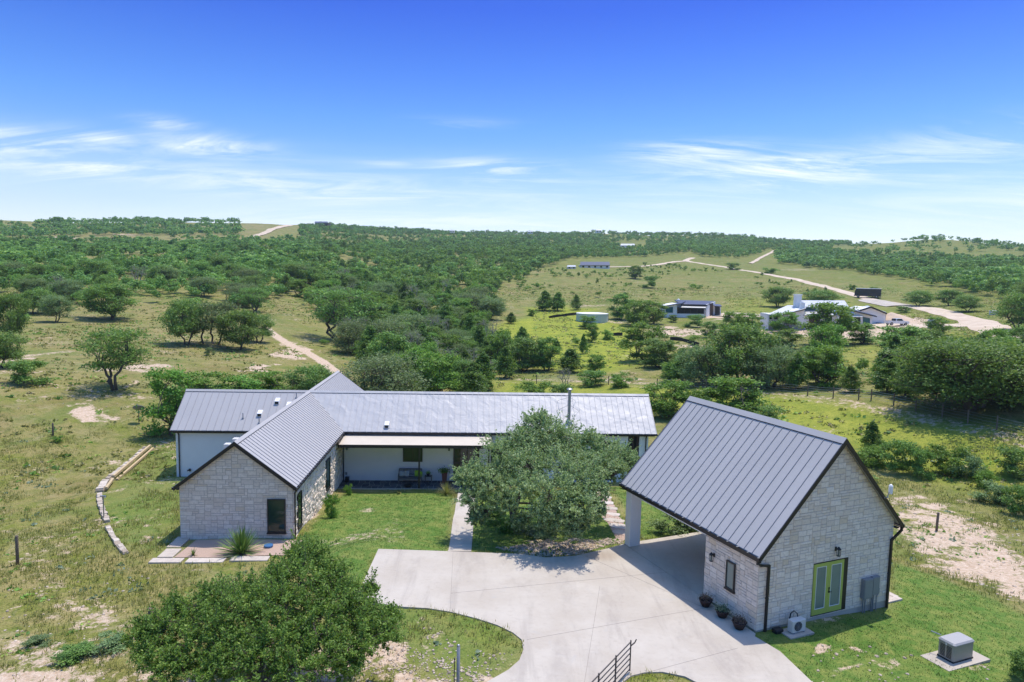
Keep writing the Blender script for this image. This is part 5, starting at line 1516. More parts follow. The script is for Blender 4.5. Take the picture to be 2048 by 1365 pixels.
for zi, (poly, sp_, kinds, hr, gap, grp) in enumerate(ZONES):
    if poly[0] == 'polar':       # (pixel column, distance) corners, for slopes hidden behind the first ridge
        W2 = [(math.sin(_az(p_))*d_, math.cos(_az(p_))*d_) for p_, d_ in poly[1:]]
    else: W2 = G2(poly)
    xs = [q[0] for q in W2]; ys = [q[1] for q in W2]
    x0, x1, y0, y1 = min(xs), max(xs), min(ys), max(ys)
    nx = int((x1-x0)/sp_)+1; ny = int((y1-y0)/sp_)+1
    gx_, gy_ = np.meshgrid(np.arange(nx), np.arange(ny))
    X = x0+(gx_.ravel()+rngw.random(nx*ny))*sp_; Y = y0+(gy_.ravel()+rngw.random(nx*ny))*sp_
    ok = inside(X, Y, W2)
    X, Y = X[ok], Y[ok]
    sc = 26 if grp != 'far' else 70
    nzv = vnoise(X/sc, Y/sc, 50+zi)*.65+vnoise(X/sc*2.7, Y/sc*2.7, 70+zi)*.35
    thr = np.quantile(nzv, gap) if gap > 0 and len(nzv) else -1
    ok = nzv >= thr
    X, Y = X[ok], Y[ok]
    Z = gz(X, Y); PX, PY = project(X, Y, Z)
    bad = np.zeros(len(X), bool)
    for a, b, c, d in KEEP: bad |= (PX > a) & (PX < c) & (PY > b) & (PY < d)
    for pts, w in ROADW: bad |= seg_dist(X, Y, pts) < w
    for a, b, c, d, kp in THIN: bad |= (PX > a) & (PX < c) & (PY > b) & (PY < d) & (rngw.random(len(X)) > kp+.35*(vnoise(X/40, Y/40, 9) > .62))
    for ax, ay, ar in ANNE: bad |= np.hypot(X-ax, Y-ay) < ar*.75
    bad |= (PX < -560) | (PX > 2600)
    for x, y, z, b in zip(X, Y, Z, bad):
        if b: continue
        k = kinds[int(rngw.integers(len(kinds)))]
        h = rngw.uniform(*hr)*(1 if k != 'bush' else .8)*(.72+.6*rngw.random()**1.6)
        w = h*{'oak':1.25,'oakopen':1.2,'greyround':1.35,'cedar':.72,'broad':.95,'bush':1.5,'bare':.9}[k]*rngw.uniform(.85,1.15)
        d = math.hypot(x, y)
        cand.append((h/d, x, y, z, k, h, w, grp))
cand.sort(key=lambda q: -q[0])
LAB = {'oak woods across the left middle distance':'live oak in the woods across the left middle distance',
 'dense creek woods behind the house':'tree in the dense creek woods behind the long house roof',
 'woods beyond the long blue-roofed building':'tree in the woods beyond the long blue-roofed building',
 'forest on the right beyond the gravel road':'tree in the forest on the right beyond the gravel road',
 'woods around the far bend of the gravel road':'tree in the woods around the far bend of the gravel road',
 'creek scrub beyond the fence on the right':'tree in the creek scrub beyond the fence on the right',
 'creek scrub behind the long house':'small tree in the creek scrub behind the long house',
 'scattered oaks in the left meadow':'scattered oak in the open left meadow',
 'bushes dotted over the right hillside field':'bush dotted over the right hillside field',
 'bushes between the meadow and the creek scrub':'bush between the yellow meadow and the creek scrub',
 'small bushes along the sandy trail':'small bush along the sandy trail'}
NIND = 225
far_list = []; nind = 0
for c in cand:
    _, x, y, z, k, h, w, grp = c
    px_, py_ = project(x, y, z)
    if grp != 'far' and nind < NIND and -40 < px_ < 2090:
        place_tree(k, (x, y, z-.05), h, w, LAB[grp], 'shrub' if k == 'bush' else 'tree', grp); nind += 1
    else: far_list.append(c)
# light crowns for the rest, merged into one woodland
def light_crowns(nq, leaf, seed):
    out = []
    for s in range(6):
        rng = np.random.default_rng(seed+s); C = []; N = []; T = []
        nl = 9
        for i in range(nl):
            a = rng.uniform(0, 6.28); u = math.sqrt(rng.random())*.34; z = rng.uniform(.35,.82); c = np.array([math.cos(a)*u, math.sin(a)*u, z])
            k = nq//nl; dv = rng.normal(size=(k,3)); dv /= np.linalg.norm(dv, axis=1, keepdims=True)
            C.append(c+dv*np.array([.17,.17,.16])*rng.uniform(.5,1,k)[:,None]); N.append(dv*.8+rng.normal(size=(k,3))*.6+np.array([0,0,.5])); T.append(np.clip(rng.uniform(.25,.6)+rng.normal(size=k)*.14, 0, 1))
        # dark lower stems and skirt
        C = np.concatenate(C); N = np.concatenate(N); T = np.concatenate(T)
        C[:,2] = np.maximum(C[:,2], .05)
        V, F, t = leaf_quads(C, N, leaf, rng, .7, T); out.append((V, t))
    return out
LC = {'n': light_crowns(560, .085, 500), 'm': light_crowns(260, .12, 520), 'f': light_crowns(120, .17, 540)}
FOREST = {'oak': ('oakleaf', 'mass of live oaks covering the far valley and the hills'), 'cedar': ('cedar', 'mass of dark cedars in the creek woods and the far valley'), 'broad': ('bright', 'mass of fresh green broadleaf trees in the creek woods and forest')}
for fk, (lm, flab) in FOREST.items():
    Vs = []; Ts = []
    for _, x, y, z, k, h, w, grp in far_list:
        if k == 'bare': continue
        kk = 'cedar' if k == 'cedar' else 'broad' if k in ('broad', 'bush') else 'oak'
        if kk != fk: continue
        d = math.hypot(x, y); L = LC['n' if d < 300 else 'm' if d < 600 else 'f']
        V, t = L[int(rngw.integers(6))]
        a = rngw.uniform(0, 6.28); ca, sa = math.cos(a), math.sin(a)
        ww = w*1.15
        Q = np.empty_like(V); Q[:,0] = (V[:,0]*ca-V[:,1]*sa)*ww+x; Q[:,1] = (V[:,0]*sa+V[:,1]*ca)*ww+y; Q[:,2] = V[:,2]*h*(1.06)+z-.02*h
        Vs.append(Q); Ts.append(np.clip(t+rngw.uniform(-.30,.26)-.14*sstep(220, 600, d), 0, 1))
    if not Vs: continue
    V = np.concatenate(Vs); T = np.concatenate(Ts)
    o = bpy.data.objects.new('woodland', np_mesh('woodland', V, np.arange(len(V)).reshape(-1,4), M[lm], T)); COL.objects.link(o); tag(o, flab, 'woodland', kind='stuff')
print('trees individually', nind+len(PROM), 'merged', len(far_list))

# ------------------------------------------------------------------ fences, posts, dish, retaining wall
def wood_post(p, h, lean, label, w=.13, cat='fence post'):
    m = MB(); m.tube([(0,0,-.3),(lean*.4,.01,h*.5),(lean,0,h-.02),(lean,0,h)], [w*.52,w*.5,w*.48,w*.42], 9)
    o = m.build('fence_post', M['timber'], None, True); o.location = tuple(p); tag(o, label, cat); return o
for px, py, top, lab in ((35,1130,1069,'weathered fence post nearest the lower left corner, in the rough grass'),(106,873,846,'small fence post in the left meadow below the pale bare patch'),
                         (300,1262,1213,'fence post whose top shows above the bottom left oak'),(1873,1062,1024,'leaning dark fence post on the bare ground right of the garage')):
    p = on_ground(px, py); d = p[1]
    wood_post(p, (py-top)*d/F_PX*1.02, .03, lab, .15)
def wire_fence(name, pts, hs, label, closed_style=None):
    P = [on_ground(*q) for q in pts]
    root = empty(name, tuple(P[0]), 0, label, 'fence')
    o0 = Vector(P[0])
    for q, h in zip(P, hs):
        m = MB(); v = Vector(q)-o0
        m.tube([(v.x,v.y,v.z-.3),(v.x,v.y,v.z+h)], .07, 7); m.build('post', M['timber'], root)
    for k, zz in enumerate((.35,.65,.95,1.2)):
        m = MB()
        for a, b, ha, hb in zip(P[:-1], P[1:], hs[:-1], hs[1:]):
            va, vb = Vector(a)-o0, Vector(b)-o0; mid = (va+vb)/2; mid.z = (va.z+vb.z)/2+zz*.98-.03
            m.tube([(va.x,va.y,va.z+zz),tuple(mid),(vb.x,vb.y,vb.z+zz)], .009, 4)
        m.build('wire', M['galv'], root)
    return root
wire_fence('wire_fence', [(1073,768),(1217,770),(1314,776),(1412,778),(1520,782),(1615,792),(1666,797),(1717,800),(1742,802),(1787,812),(1831,822),(1884,835),(1935,847),(1993,860),(2070,878)], [1.35]*15,
           'wood post and wire fence running beside the grass track beyond the garage')
m = MB(); a, b = on_ground(1717,800), on_ground(1742,802)
p = on_ground(278, 848)
root = empty('satellite_dish', tuple(p), 0, 'grey satellite dish on a pole in the left meadow', 'satellite dish')
hp = (848-820)*p[1]/F_PX
m = MB(); m.tube([(0,0,-.3),(0,0,hp)], .035, 8); m.build('pole', M['gate_metal'], root)
m = MB(); R_ = .52; prof = [(R_*i/7, .16*(i/7)**2) for i in range(8)]
m.lathe((0,0,0), prof+[(R_, .18)]+[(R_*i/7*.98, .02+.16*(i/7)**2) for i in range(7,0,-1)], 20)
d_ = m.build('dish', M['grey_metal'], root, True); d_.location = (0,0,hp+.08); d_.rotation_euler = (math.radians(38), 0, math.radians(200))
m = MB(); m.tube([(0,.1,hp+.1),(0,-.25,hp+.55)], .015, 6); m.box(-.05,.05,-.32,-.2,hp+.5,hp+.6); m.build('feed_arm', M['grey_metal'], root)

# dry limestone retaining wall that curves round the left lawn
def curve_pts(px):
    return [on_ground(*q) for q in px]
W1p = curve_pts([(290,899),(262,925),(238,944),(215,962)]); W2p = curve_pts([(213,966),(199,985)]); W3p = curve_pts([(198,992),(200,1010),(207,1030),(215,1046)]); W4p = curve_pts([(215,1056),(228,1078),(238,1094),(252,1110)])
def stone_wall(P, w, h, label, seed):
    rnd = random.Random(seed); root = empty('stone_wall', tuple(P[0]), 0, label, 'stone wall')
    o0 = Vector(P[0]); m = MB()
    pts = [Vector(q)-o0 for q in P]
    for a, b in zip(pts[:-1], pts[1:]):
        L = (b-a).length; n = max(1, int(L/.4)); d = (b-a)/n; e = d.normalized(); s = Vector((-e.y, e.x, 0))
        for i in range(n):
            for row in range(2):
                c = a+d*(i+.5)+Vector((rnd.uniform(-.04,.04), rnd.uniform(-.04,.04), 0)); hh = h*.5
                z0 = -.2+row*(hh+.1)-.0; z1 = hh*(row+1)+rnd.uniform(-.03,.04); z0 = -.25 if row == 0 else hh-.01
                l2 = d.length*.5*rnd.uniform(.86,.99); w2 = w*.5*rnd.uniform(.85,1.05)
                base = [c-e*l2-s*w2, c+e*l2-s*w2, c+e*l2+s*w2, c-e*l2+s*w2]; k = len(m.v)
                top = [c+(q-c)*.93 for q in base]
                m.add([(q.x,q.y,c.z+z0) for q in base]+[(q.x,q.y,c.z+z1-.03) for q in base]+[(q.x,q.y,c.z+z1+rnd.uniform(-.02,.02)) for q in top],
                      [[0,1,5,4],[1,2,6,5],[2,3,7,6],[3,0,4,7],[4,5,9,8],[5,6,10,9],[6,7,11,10],[7,4,8,11],[8,9,10,11]], rnd.random())
    m.build('stones', M['rock'], root); return root
stone_wall(W1p, .30, .24, 'straight far section of the low pale stone wall curving round the left lawn', 1)
stone_wall(W2p, .48, .3, 'short stepped section of the pale stone wall at its outermost bend', 2)
stone_wall(W3p, .32, .2, 'middle section of the low stone wall beside the upright steel pipe', 3)
stone_wall(W4p, .28, .16, 'near section of the low pale stone wall ending in the rough grass', 4)
for a, b, dz, lab in ((W1p[0], W1p[-1], .32, 'pale timber rail lying along the inside of the stone wall, upper one'), (W1p[0], W1p[-1], .06, 'pale timber rail lying along the inside of the stone wall, lower one'),
                      (W2p[0], W2p[-1], .25, 'short pale timber rail at the bend of the stone wall')):
    a = Vector(a); b = Vector(b); e = (b-a).normalized(); s = Vector((e.y,-e.x,0)); s = s if s.x > 0 else -s
    m = MB(); m.bar(Vector((0,0,0)), (b-a), .16, .16); o = m.build('timber_rail', M['newtimber']); o.location = a+s*(.42+(.22 if dz < .2 else 0))+Vector((0,0,dz)); tag(o, lab, 'timber')
p = on_ground(208, 1041); h = (1041-990)*p[1]/F_PX
m = MB(); m.tube([(0,0,-.2),(0,0,h)], .035, 8); m.tube([(-.18,0,h),(.16,0,h+.02)], .045, 8); m.tube([(.16,0,h+.02),(.16,-.1,h-.08)], .03, 6)
o = m.build('steel_pipe', M['galv']); o.location = tuple(p); tag(o, 'upright steel pipe with a crosspiece standing against the inside of the stone wall', 'pipe')

# ------------------------------------------------------------------ porch things
def on_h(u, v, z): x, y = hw(u, v); return (x, y, z)
PZ = -2.045
bench = empty('bench', on_h(8.42,-3.45,PZ), HA, 'dark slatted wooden bench against the porch wall under the window', 'bench')
for sx in (-.86,.86):
    m = MB(); m.bar((sx,-.28,0),(sx,-.28,.62),.06); m.build('leg', M['benchwood'], bench)
    m = MB(); m.bar((sx,.26,0),(sx,.26,.45),.06); m.bar((sx,.26,.45),(sx,.36,1.0),.06,.06,(0,1,0)); m.build('leg', M['benchwood'], bench)
    m = MB(); m.bar((sx,-.33,.64),(sx,.30,.66),.07,.035); m.build('armrest', M['benchwood'], bench)
m = MB()
for k in range(5): m.bar((-.88,-.26+k*.125,.44),(.88,-.26+k*.125,.44),.095,.03)
m.bar((-.86,-.28,.38),(.86,-.28,.38),.035,.08); m.build('seat', M['benchwood'], bench)
m = MB(); m.bar((-.86,.36,.98),(.86,.36,.98),.04,.08); m.bar((-.86,.29,.58),(.86,.29,.58),.04,.06)
for k in range(15): x = -.78+k*1.56/14; m.bar((x,.295,.58),(x,.355,.96),.045,.018,(0,1,0))
m.build('backrest', M['benchwood'], bench)
def cushion(u, v, z, w, h, rz, mat, label, tilt=-15):
    N_ = 8; vs = []; fs = []
    for sgn in (1,-1):
        for i in range(N_+1):
            for j in range(N_+1):
                a, b = 2*i/N_-1, 2*j/N_-1; e = (1-a**4)*(1-b**4)
                vs.append((a*w/2*(1-.08*b*b), sgn*.09*math.sqrt(max(e,0)), h/2+b*h/2*(1-.08*a*a)))
    n1 = (N_+1)**2
    for i in range(N_):
        for j in range(N_):
            q = [i*(N_+1)+j, (i+1)*(N_+1)+j, (i+1)*(N_+1)+j+1, i*(N_+1)+j+1]; fs.append(q); fs.append([n1+x for x in q[::-1]])
    m = MB(); m.add(vs, fs); o = m.build('cushion', M[mat], None, True); o.location = on_h(u, v, z); o.rotation_euler = (math.radians(tilt), 0, HA+math.radians(rz)); tag(o, label, 'cushion'); return o
cushion(7.80,-3.34,PZ+.46,.40,.40,14,'greycloth','pale patterned cushion at the left end of the porch bench')
cushion(8.12,-3.36,PZ+.46,.44,.44,-10,'greycloth','larger grey patterned cushion second from the left on the porch bench')
cushion(8.98,-3.32,PZ+.46,.46,.46,4,'limecloth','lime green cushion on the porch bench, left one')
cushion(9.17,-3.40,PZ+.46,.38,.40,-16,'limecloth','lime green cushion squeezed into the right end of the porch bench')
tbl = empty('side_table', on_h(9.82,-3.4,PZ), HA, 'small dark slatted side table to the right of the porch bench', 'side table')
for sx in (-.24,.24):
    for sy in (-.2,.2): m = MB(); m.bar((sx,sy,0),(sx,sy,.50),.045); m.build('leg', M['benchwood'], tbl)
m = MB()
for k in range(4): m.bar((-.28,-.19+k*.127,.52),(.28,-.19+k*.127,.52),.11,.03)
m.build('table_top', M['benchwood'], tbl)
def pot(name, loc, rz, prof, mat, label, cat, leafm, n, sz, spread, zl, seed, boxy=False, tint=None):
    root = empty(name, loc, rz, label, cat); m = MB(); m.lathe((0,0,0), prof, 4 if boxy else 16)
    o = m.build('pot', M[mat], root, not boxy)
    if boxy: o.rotation_euler = (0,0,math.pi/4)
    rng = np.random.default_rng(seed); C = rng.normal(size=(n,3))*spread*np.array([1,1,.75]); C[:,2] = np.abs(C[:,2])+zl
    V, F, t = leaf_quads(C, rng.normal(size=(n,3))+np.array([0,0,.6]), sz, rng, .5)
    b = bpy.data.objects.new('plant', np_mesh('plant', V, F, M[leafm], t)); COL.objects.link(b); b.parent = root
    return root
pot('potted_plant', on_h(9.80,-3.4,PZ+.54), HA, [(.09,0),(.15,.14),(.13,.20),(.115,.17)], 'black', 'dark pot with a small plant on the porch side table', 'potted plant', 'oakleaf', 130, .08, .10, .2, 3)
pot('tall_planter', on_h(11.05,-3.35,PZ), HA, [(.22,0),(.29,.78),(.32,.82),(.27,.78)], 'cor', 'tall rust red square planter with a leafy plant beside the front door', 'planter', 'oakleaf', 320, .14, .20, .82, 5, True)
m = MB(); m.lathe((0,0,0), [(.16,0),(.30,.10),(.33,.16),(.30,.16),(.22,.06),(.02,.05)], 18); o = m.build('fire_bowl', M['black'], None, True); o.location = on_h(8.35,-4.45,PZ); tag(o, 'dark round bowl on the flagstone porch floor', 'bowl')
m = MB(); m.box(-.14,.14,-.1,.1,0,.34); m.box(-.11,.11,-.13,-.1,.05,.30); m.bbox(-.15,.15,-.11,.11,.34,.37); o = m.build('storage_box', M['black']); o.location = on_h(3.62,-3.2,PZ); tag(o, 'small black box on the porch floor in the left corner', 'box')

# ------------------------------------------------------------------ garage surroundings
for k, (x, y, lab) in enumerate(((8.50,27.90,'brown planter of purple flowers farthest back by the garage wall, beside the carport opening'),(8.93,26.98,'brown planter of grey-green flowers, middle of the three by the garage wall'),(9.33,26.06,'brown planter of purple flowers nearest the front corner of the garage'))):
    root = pot('flower_planter', (x, y, .0), .3*k, [(.16,0),(.27,.24),(.30,.30),(.28,.31),(.25,.27)], 'wicker', lab, 'planter', 'sage' if k == 1 else 'purple', 420, .07, .13, .30, 30+k)
def yaw_g(w, l, z=0): x, y = gw(w, l); return (x, y, z)
ac = empty('air_conditioner', yaw_g(1.78,-.30,gz1(*gw(1.78,-.3))+.03), GA, 'white outdoor air conditioner unit on a slab left of the lime green doors', 'air conditioner')
m = MB(); m.bbox(-.43,.43,-.17,.17,.10,.68,.03); body = m.build('casing', M['ac'], ac)
m = MB()
for r in (.235,.19,.145,.10,.055): m.tube([( -.08+r*math.cos(2*math.pi*k/20), -.19, .39+r*math.sin(2*math.pi*k/20)) for k in range(21)], .006, 4, False)
for k in range(8): a = k*math.pi/4; m.bar((-.08,-.19,.39),(-.08+.235*math.cos(a),-.19,.39+.235*math.sin(a)),.008)
m.build('fan_guard', M['grey_metal'], ac)
m = MB(); m.tube([(-.08,-.172,.39),(-.08,-.178,.39)], .235, 24); m.build('fan_opening', M['black'], ac)
for s_ in (-.3,.3): m = MB(); m.box(s_-.03,s_+.03,-.2,.2,.04,.10); m.build('foot', M['grey_metal'], ac)
m = MB(); m.tube([(.25,.15,.45),(.30,.28,.75),(.22,.42,.85),(.10,.50,.70),(.05,.52,.35)], .03, 7); m.build('hose', M['black'], ac)
m = MB(); m.bbox(-.62,.62,-.34,.34,-.12,.04,.01); o = m.build('equipment_slab', M['concrete']); o.location = yaw_g(1.78,-.30,gz1(*gw(1.78,-.3))+.03); o.rotation_euler = (0,0,GA); tag(o, 'small concrete slab under the outdoor air conditioner', 'slab')
m = MB(); m.bbox(-.2,.2,-.14,.14,0,.16,.03); o = m.build('valve_box', M['black']); o.location = yaw_g(1.08,-.02,gz1(*gw(1.1,0))); o.rotation_euler = (0,0,GA); tag(o, 'low black utility box at the garage wall left of the air conditioner', 'utility box')
# generator on its pad
gzp = gz1(16.8,24.1)+.03
GC = ((16.25+17.6)/2-.15, 24.38)
m = MB()
C4 = [at(1840,1311,gzp), at(1898,1343,gzp), at(1981,1319,gzp)]
c0, c1, c2 = [Vector((q[0], q[1])) for q in C4]; c3 = c0+c2-c1
pc = (c0+c2)/2
m.prism([(q.x-pc.x, q.y-pc.y, -.14) for q in (c0,c1,c2,c3)], (0,0,.14))
o = m.build('concrete_pad', M['concrete']); o.location = (pc.x, pc.y, gzp); tag(o, 'square concrete pad under the grey standby generator', 'slab')
ax_ = (c2-c1).normalized(); ay_ = (c0-c1).normalized()
grz = math.atan2(ax_.y, ax_.x)
e0, e1, e2 = [Vector(at(*q, gzp)[:2]) for q in ((1876,1313),(1906,1328),(1946,1317))]
gl = (e2-e1).length; gwid = max((e0-e1).length, .62)
gc = e1+ax_*gl*.5+Vector((-ax_.y, ax_.x))*gwid*.5
ac.scale = (.82,.82,.82)
gen = empty('standby_generator', (gc.x, gc.y, gzp), grz, 'grey brown metal standby generator on a concrete pad at the lower right', 'generator')
hl, hw_ = gl*.5, gwid*.5
m = MB(); m.bbox(-hl,hl,-hw_,hw_,.05,.66,.03); m.build('casing', M['gen'], gen)
m = MB(); m.bbox(-hl-.03,hl+.03,-hw_-.03,hw_+.03,.66,.75,.06); m.build('lid', M['genlid'], gen)
m = MB(); m.box(-hl-.01,hl+.01,-hw_-.01,hw_+.01,0,.055); m.build('base', M['black'], gen)
for y0 in (-hw_+.09, .03):
    m = MB()
    for k in range(9): m.box(-hl-.012,-hl+.01,y0,y0+hw_-.12,.12+k*.052,.145+k*.052)
    m.build('louvre', M['black'], gen)
m = MB(); m.box(-hl-.008,-hl+.01,-.03,.03,.585,.645); m.build('badge', M['white'], gen)
m = MB(); m.tube([(-hl+.2,hw_+.05,.74),(-hl+.05,hw_+.35,.78)], .02, 6); m.build('exhaust_pipe', M['galv'], gen)
# stone bordered gravel slab behind the right corner
for k, (w_, l_, a, b, lab) in enumerate(((8.25,.55,1.15,.30,'pale stone border slab behind the right corner of the garage, near side'),(8.75,1.6,.28,1.9,'pale stone border slab behind the right corner of the garage, outer side'))):
    m = MB(); m.bbox(-a/2,a/2,-b/2,b/2,-.08,.05,.01,.6+.2*k); o = m.build('border_slab', M['flag']); x, y = gw(w_, l_); o.location = (x, y, gz1(x, y)+.03); o.rotation_euler = (0,0,GA); tag(o, lab, 'paver')
x, y = gw(8.2,1.55); m = MB(); m.box(-.42,.40,-.85,.85,-.05,.03); o = m.build('gravel_patch', M['rock']); o.location = (x, y, gz1(x, y)+.03); o.rotation_euler = (0,0,GA); tag(o, kind='structure')
# flood lamp on the rear corner of the garage
# pipe gate and its posts
ga0 = Vector((4.40,22.86,0)); ga1 = Vector((2.30,19.75,0))
gate = empty('pipe_gate', tuple(ga0), 0, 'brown steel pipe gate standing open on the driveway at the bottom edge', 'gate')
gd = (ga1-ga0)
def gp(t, z): return tuple(gd*t+Vector((0,0,z)))
for k, z in enumerate((.12,.32,.52,.72,.92,1.13)):
    m = MB(); m.bar(gp(0,z), gp(1,z), .026 if z < 1 else .032); m.build('rail', M['gate_metal'], gate)
for t in (0,.32,.66,1): m = MB(); m.bar(gp(t,.05), gp(t,1.19), .05 if t else .04, .05, (0,1,0)); m.build('upright', M['gate_metal'], gate)
m = MB(); m.bar((0,0,.98),(.16,.10,1.05),.035); m.bar((.16,.10,1.05),(.22,.13,1.16),.03); m.build('latch', M['gate_metal'], gate)
gp_ = empty('gate_post', (-1.53,20.95,gz1(-1.53,20.95)), 0, 'round grey steel gate post with a domed cap at the bottom edge', 'post')
m = MB(); m.tube([(0,0,-.3),(0,0,2.0)], .055, 14); m.build('pipe', M['grey_metal'], gp_, True)
m = MB(); m.lathe((0,0,1.99), [(.058,0),(.056,.03),(.035,.055),(.008,.065)], 14); m.build('cap', M['galv'], gp_, True)
m = MB(); m.tube([(0,0,-.3),(0,0,1.55)], .018, 7); m.box(-.025,.025,-.02,.02,1.5,1.56); o = m.build('thin_post', M['gate_metal']); o.location = (-1.66,21.0,gz1(-1.66,21)); tag(o, 'thin dark steel rod standing left of the grey gate post', 'post')

# ------------------------------------------------------------------ garden plants
def blades(n, L, w, up, rng, seg=4, droop=.6, rmin=.02, colour=None):
    """strap leaves arching from the centre"""
    V = []; F = []; T = []; k = 0
    for i in range(n):
        a = rng.uniform(0, 6.283); el = math.radians(rng.uniform(*up)); l = L*rng.uniform(.75,1.1); tint = rng.uniform(.15,1)
        d = np.array([math.cos(a)*math.cos(el), math.sin(a)*math.cos(el), math.sin(el)]); s = np.array([-math.sin(a), math.cos(a), 0])
        p = np.array([math.cos(a)*rmin, math.sin(a)*rmin, .02])
        for j in range(seg+1):
            t = j/seg; q = p+d*l*t; q = q-np.array([0,0,1])*droop*l*t*t*math.cos(el)
            ww = w*(1-t)**.7*(.7+.6*t) if j < seg else 0.002
            V += [q-s*ww/2, q+s*ww/2]; T += [tint, tint]
        for j in range(seg): F.append([k+2*j, k+2*j+1, k+2*j+3, k+2*j+2])
        k += 2*(seg+1)
    V = np.array(V); V[:,2] = np.maximum(V[:,2], .01)
    return V, np.array(F), np.array(T)
def blade_plant(name, loc, label, cat, mat, n, L, w, up, droop, seed):
    V, F, t = blades(n, L, w, up, np.random.default_rng(seed), 4, droop)
    o = bpy.data.objects.new(name, np_mesh(name, V, F, M[mat], t)); COL.objects.link(o); o.location = loc; return tag(o, label, cat)
def GP(px, py): return tuple(on_ground(px, py))
blade_plant('yucca', GP(483,1108), 'big spiky green yucca in front of the limestone gable', 'yucca', 'yucca', 210, 1.55, .085, (8,86), .10, 1)
blade_plant('flax_plant', GP(893,990), 'arching pale green grass plant at the porch end of the walkway', 'ornamental grass', 'grass', 190, 1.15, .03, (25,88), .45, 2)
blade_plant('ornamental_grass', GP(617,1098), 'bright green grass clump at the right corner of the stone gable', 'ornamental grass', 'lawnblade', 220, .95, .03, (30,88), .4, 3)
place_tree('bush', GP(662,1036), 1.75, 1.05, 'reddish green upright shrub in mulch along the stone side wall', 'shrub', var=0, rot=1)
place_tree('bush', GP(697,990), .85, .6, 'small green shrub at the left corner of the porch', 'shrub', var=0, rot=2)
place_tree('bush', GP(1345,1068), 1.5, 2.5, 'round grey-green shrub behind the open carport, left one', 'shrub', var=2, rot=1)
place_tree('bush', GP(1383,1062), 1.3, 1.8, 'leafy green shrub behind the open carport, right one', 'shrub', var=0, rot=3)
place_tree('bush', GP(985,1045), 1.0, 1.5, 'red-flowering shrub under the left side of the courtyard oak', 'shrub', var=1, rot=3)
place_tree('bush', GP(1015,1062), .9, 1.4, 'low green shrub at the foot of the courtyard oak', 'shrub', var=0, rot=5)
for i, (px, py) in enumerate([(1045,1066),(1062,1075),(1085,1078),(1098,1070),(1110,1077),(1072,1068)]):
    place_tree('sage', GP(px, py), .55, .85, 'silvery blue sage clump at the foot of the courtyard oak', 'sage bush', 'sage clumps under the courtyard oak', rot=i)
m_ = np.random.default_rng(12); C = m_.normal(size=(90,3))*np.array([.45,.35,.18])+np.array([0,0,.75]); V, F, t = leaf_quads(C, m_.normal(size=(90,3)), .07, m_)
o = bpy.data.objects.new('red_flowers', np_mesh('red_flowers', V, F, mat_simple('red_petals', (.45,.03,.03), .6), t)); COL.objects.link(o); o.location = GP(988,1040); tag(o, 'cluster of red blossoms under the left side of the courtyard oak', 'flowers')
place_tree('bush', GP(150,1315), .45, 1.4, 'low green shrub in the bare ground at the lower left', 'shrub', var=1, rot=1)
place_tree('bush', GP(215,1300), .5, 1.6, 'dull green low shrub left of the bottom left oak', 'shrub', rot=2, var=2)
place_tree('bush', GP(80,1290), .35, 1.1, 'small clump of green weeds on the bare ground at the lower left', 'shrub', rot=4, var=2)
place_tree('bush', GP(115,885), .6, .9, 'small green bush at the foot of the left meadow fence post', 'shrub', var=0, rot=2)
for px, py in ((385,1105),(400,1112),(225,1045)): pass
blade_plant('weed', GP(387,1112), 'small green weed growing in the pink gravel bed', 'weed', 'lawnblade', 30, .45, .05, (20,80), .3, 9)
m = MB(); m.lathe((0,0,0), [(.22,0),(.25,.12),(.24,.16),(.05,.18)], 14); o = m.build('blue_lid', mat_simple('blue_plastic', (.05,.14,.30), .4)); o.location = GP(537,1096); tag(o, 'small blue plastic lid at the foot of the stone gable below the window', 'lid')

# ------------------------------------------------------------------ loose stones and grass
def rocks(name, pts, smin, smax, label, seed, flatz=.6):
    rng = np.random.default_rng(seed); Vs = []; Fs = []; Ts = []; n = 0
    base = np.array([(1,0,0),(.5,.87,0),(-.5,.87,0),(-1,0,0),(-.5,-.87,0),(.5,-.87,0)])
    for x, y in pts:
        s = rng.uniform(smin, smax)*rng.choice([.6,.8,1,1,1.4]); z = gz1(x, y)
        lo = base*np.array([1,.75,0])*rng.uniform(.75,1.15,(6,1)); hi = lo*rng.uniform(.45,.75)+rng.normal(size=(6,3))*.06; hi[:,2] = flatz*rng.uniform(.6,1.2)+rng.normal(size=6)*.08
        mid = lo*rng.uniform(1.0,1.12); mid[:,2] = flatz*.35
        V = np.concatenate([lo+np.array([0,0,-.4]), mid, hi])*s*.5; a = rng.uniform(0, 6.28); c, sn = math.cos(a), math.sin(a)
        W = np.stack([V[:,0]*c-V[:,1]*sn+x, V[:,0]*sn+V[:,1]*c+y, V[:,2]+z+.01], 1); Vs.append(W)
        F = [[i, (i+1)%6, 6+(i+1)%6, 6+i] for i in range(6)]+[[6+i, 6+(i+1)%6, 12+(i+1)%6, 12+i] for i in range(6)]+[[12,13,14,15],[12,15,16,17]]
        Fs += [[q+n for q in f] for f in F]; n += 18; Ts += [rng.random()]*18
    me = np_mesh(name, np.concatenate(Vs), np.array(Fs), M['pebble'], Ts)
    o = bpy.data.objects.new(name, me); COL.objects.link(o); tag(o, label, kind='stuff'); return o
def scatter_poly(poly, n, seed):
    W = G2(poly); rng = np.random.default_rng(seed); xs = [q[0] for q in W]; ys = [q[1] for q in W]; out = []
    X = rng.uniform(min(xs), max(xs), n*6); Y = rng.uniform(min(ys), max(ys), n*6); ok = inside(X, Y, W)
    return list(zip(X[ok][:n], Y[ok][:n]))
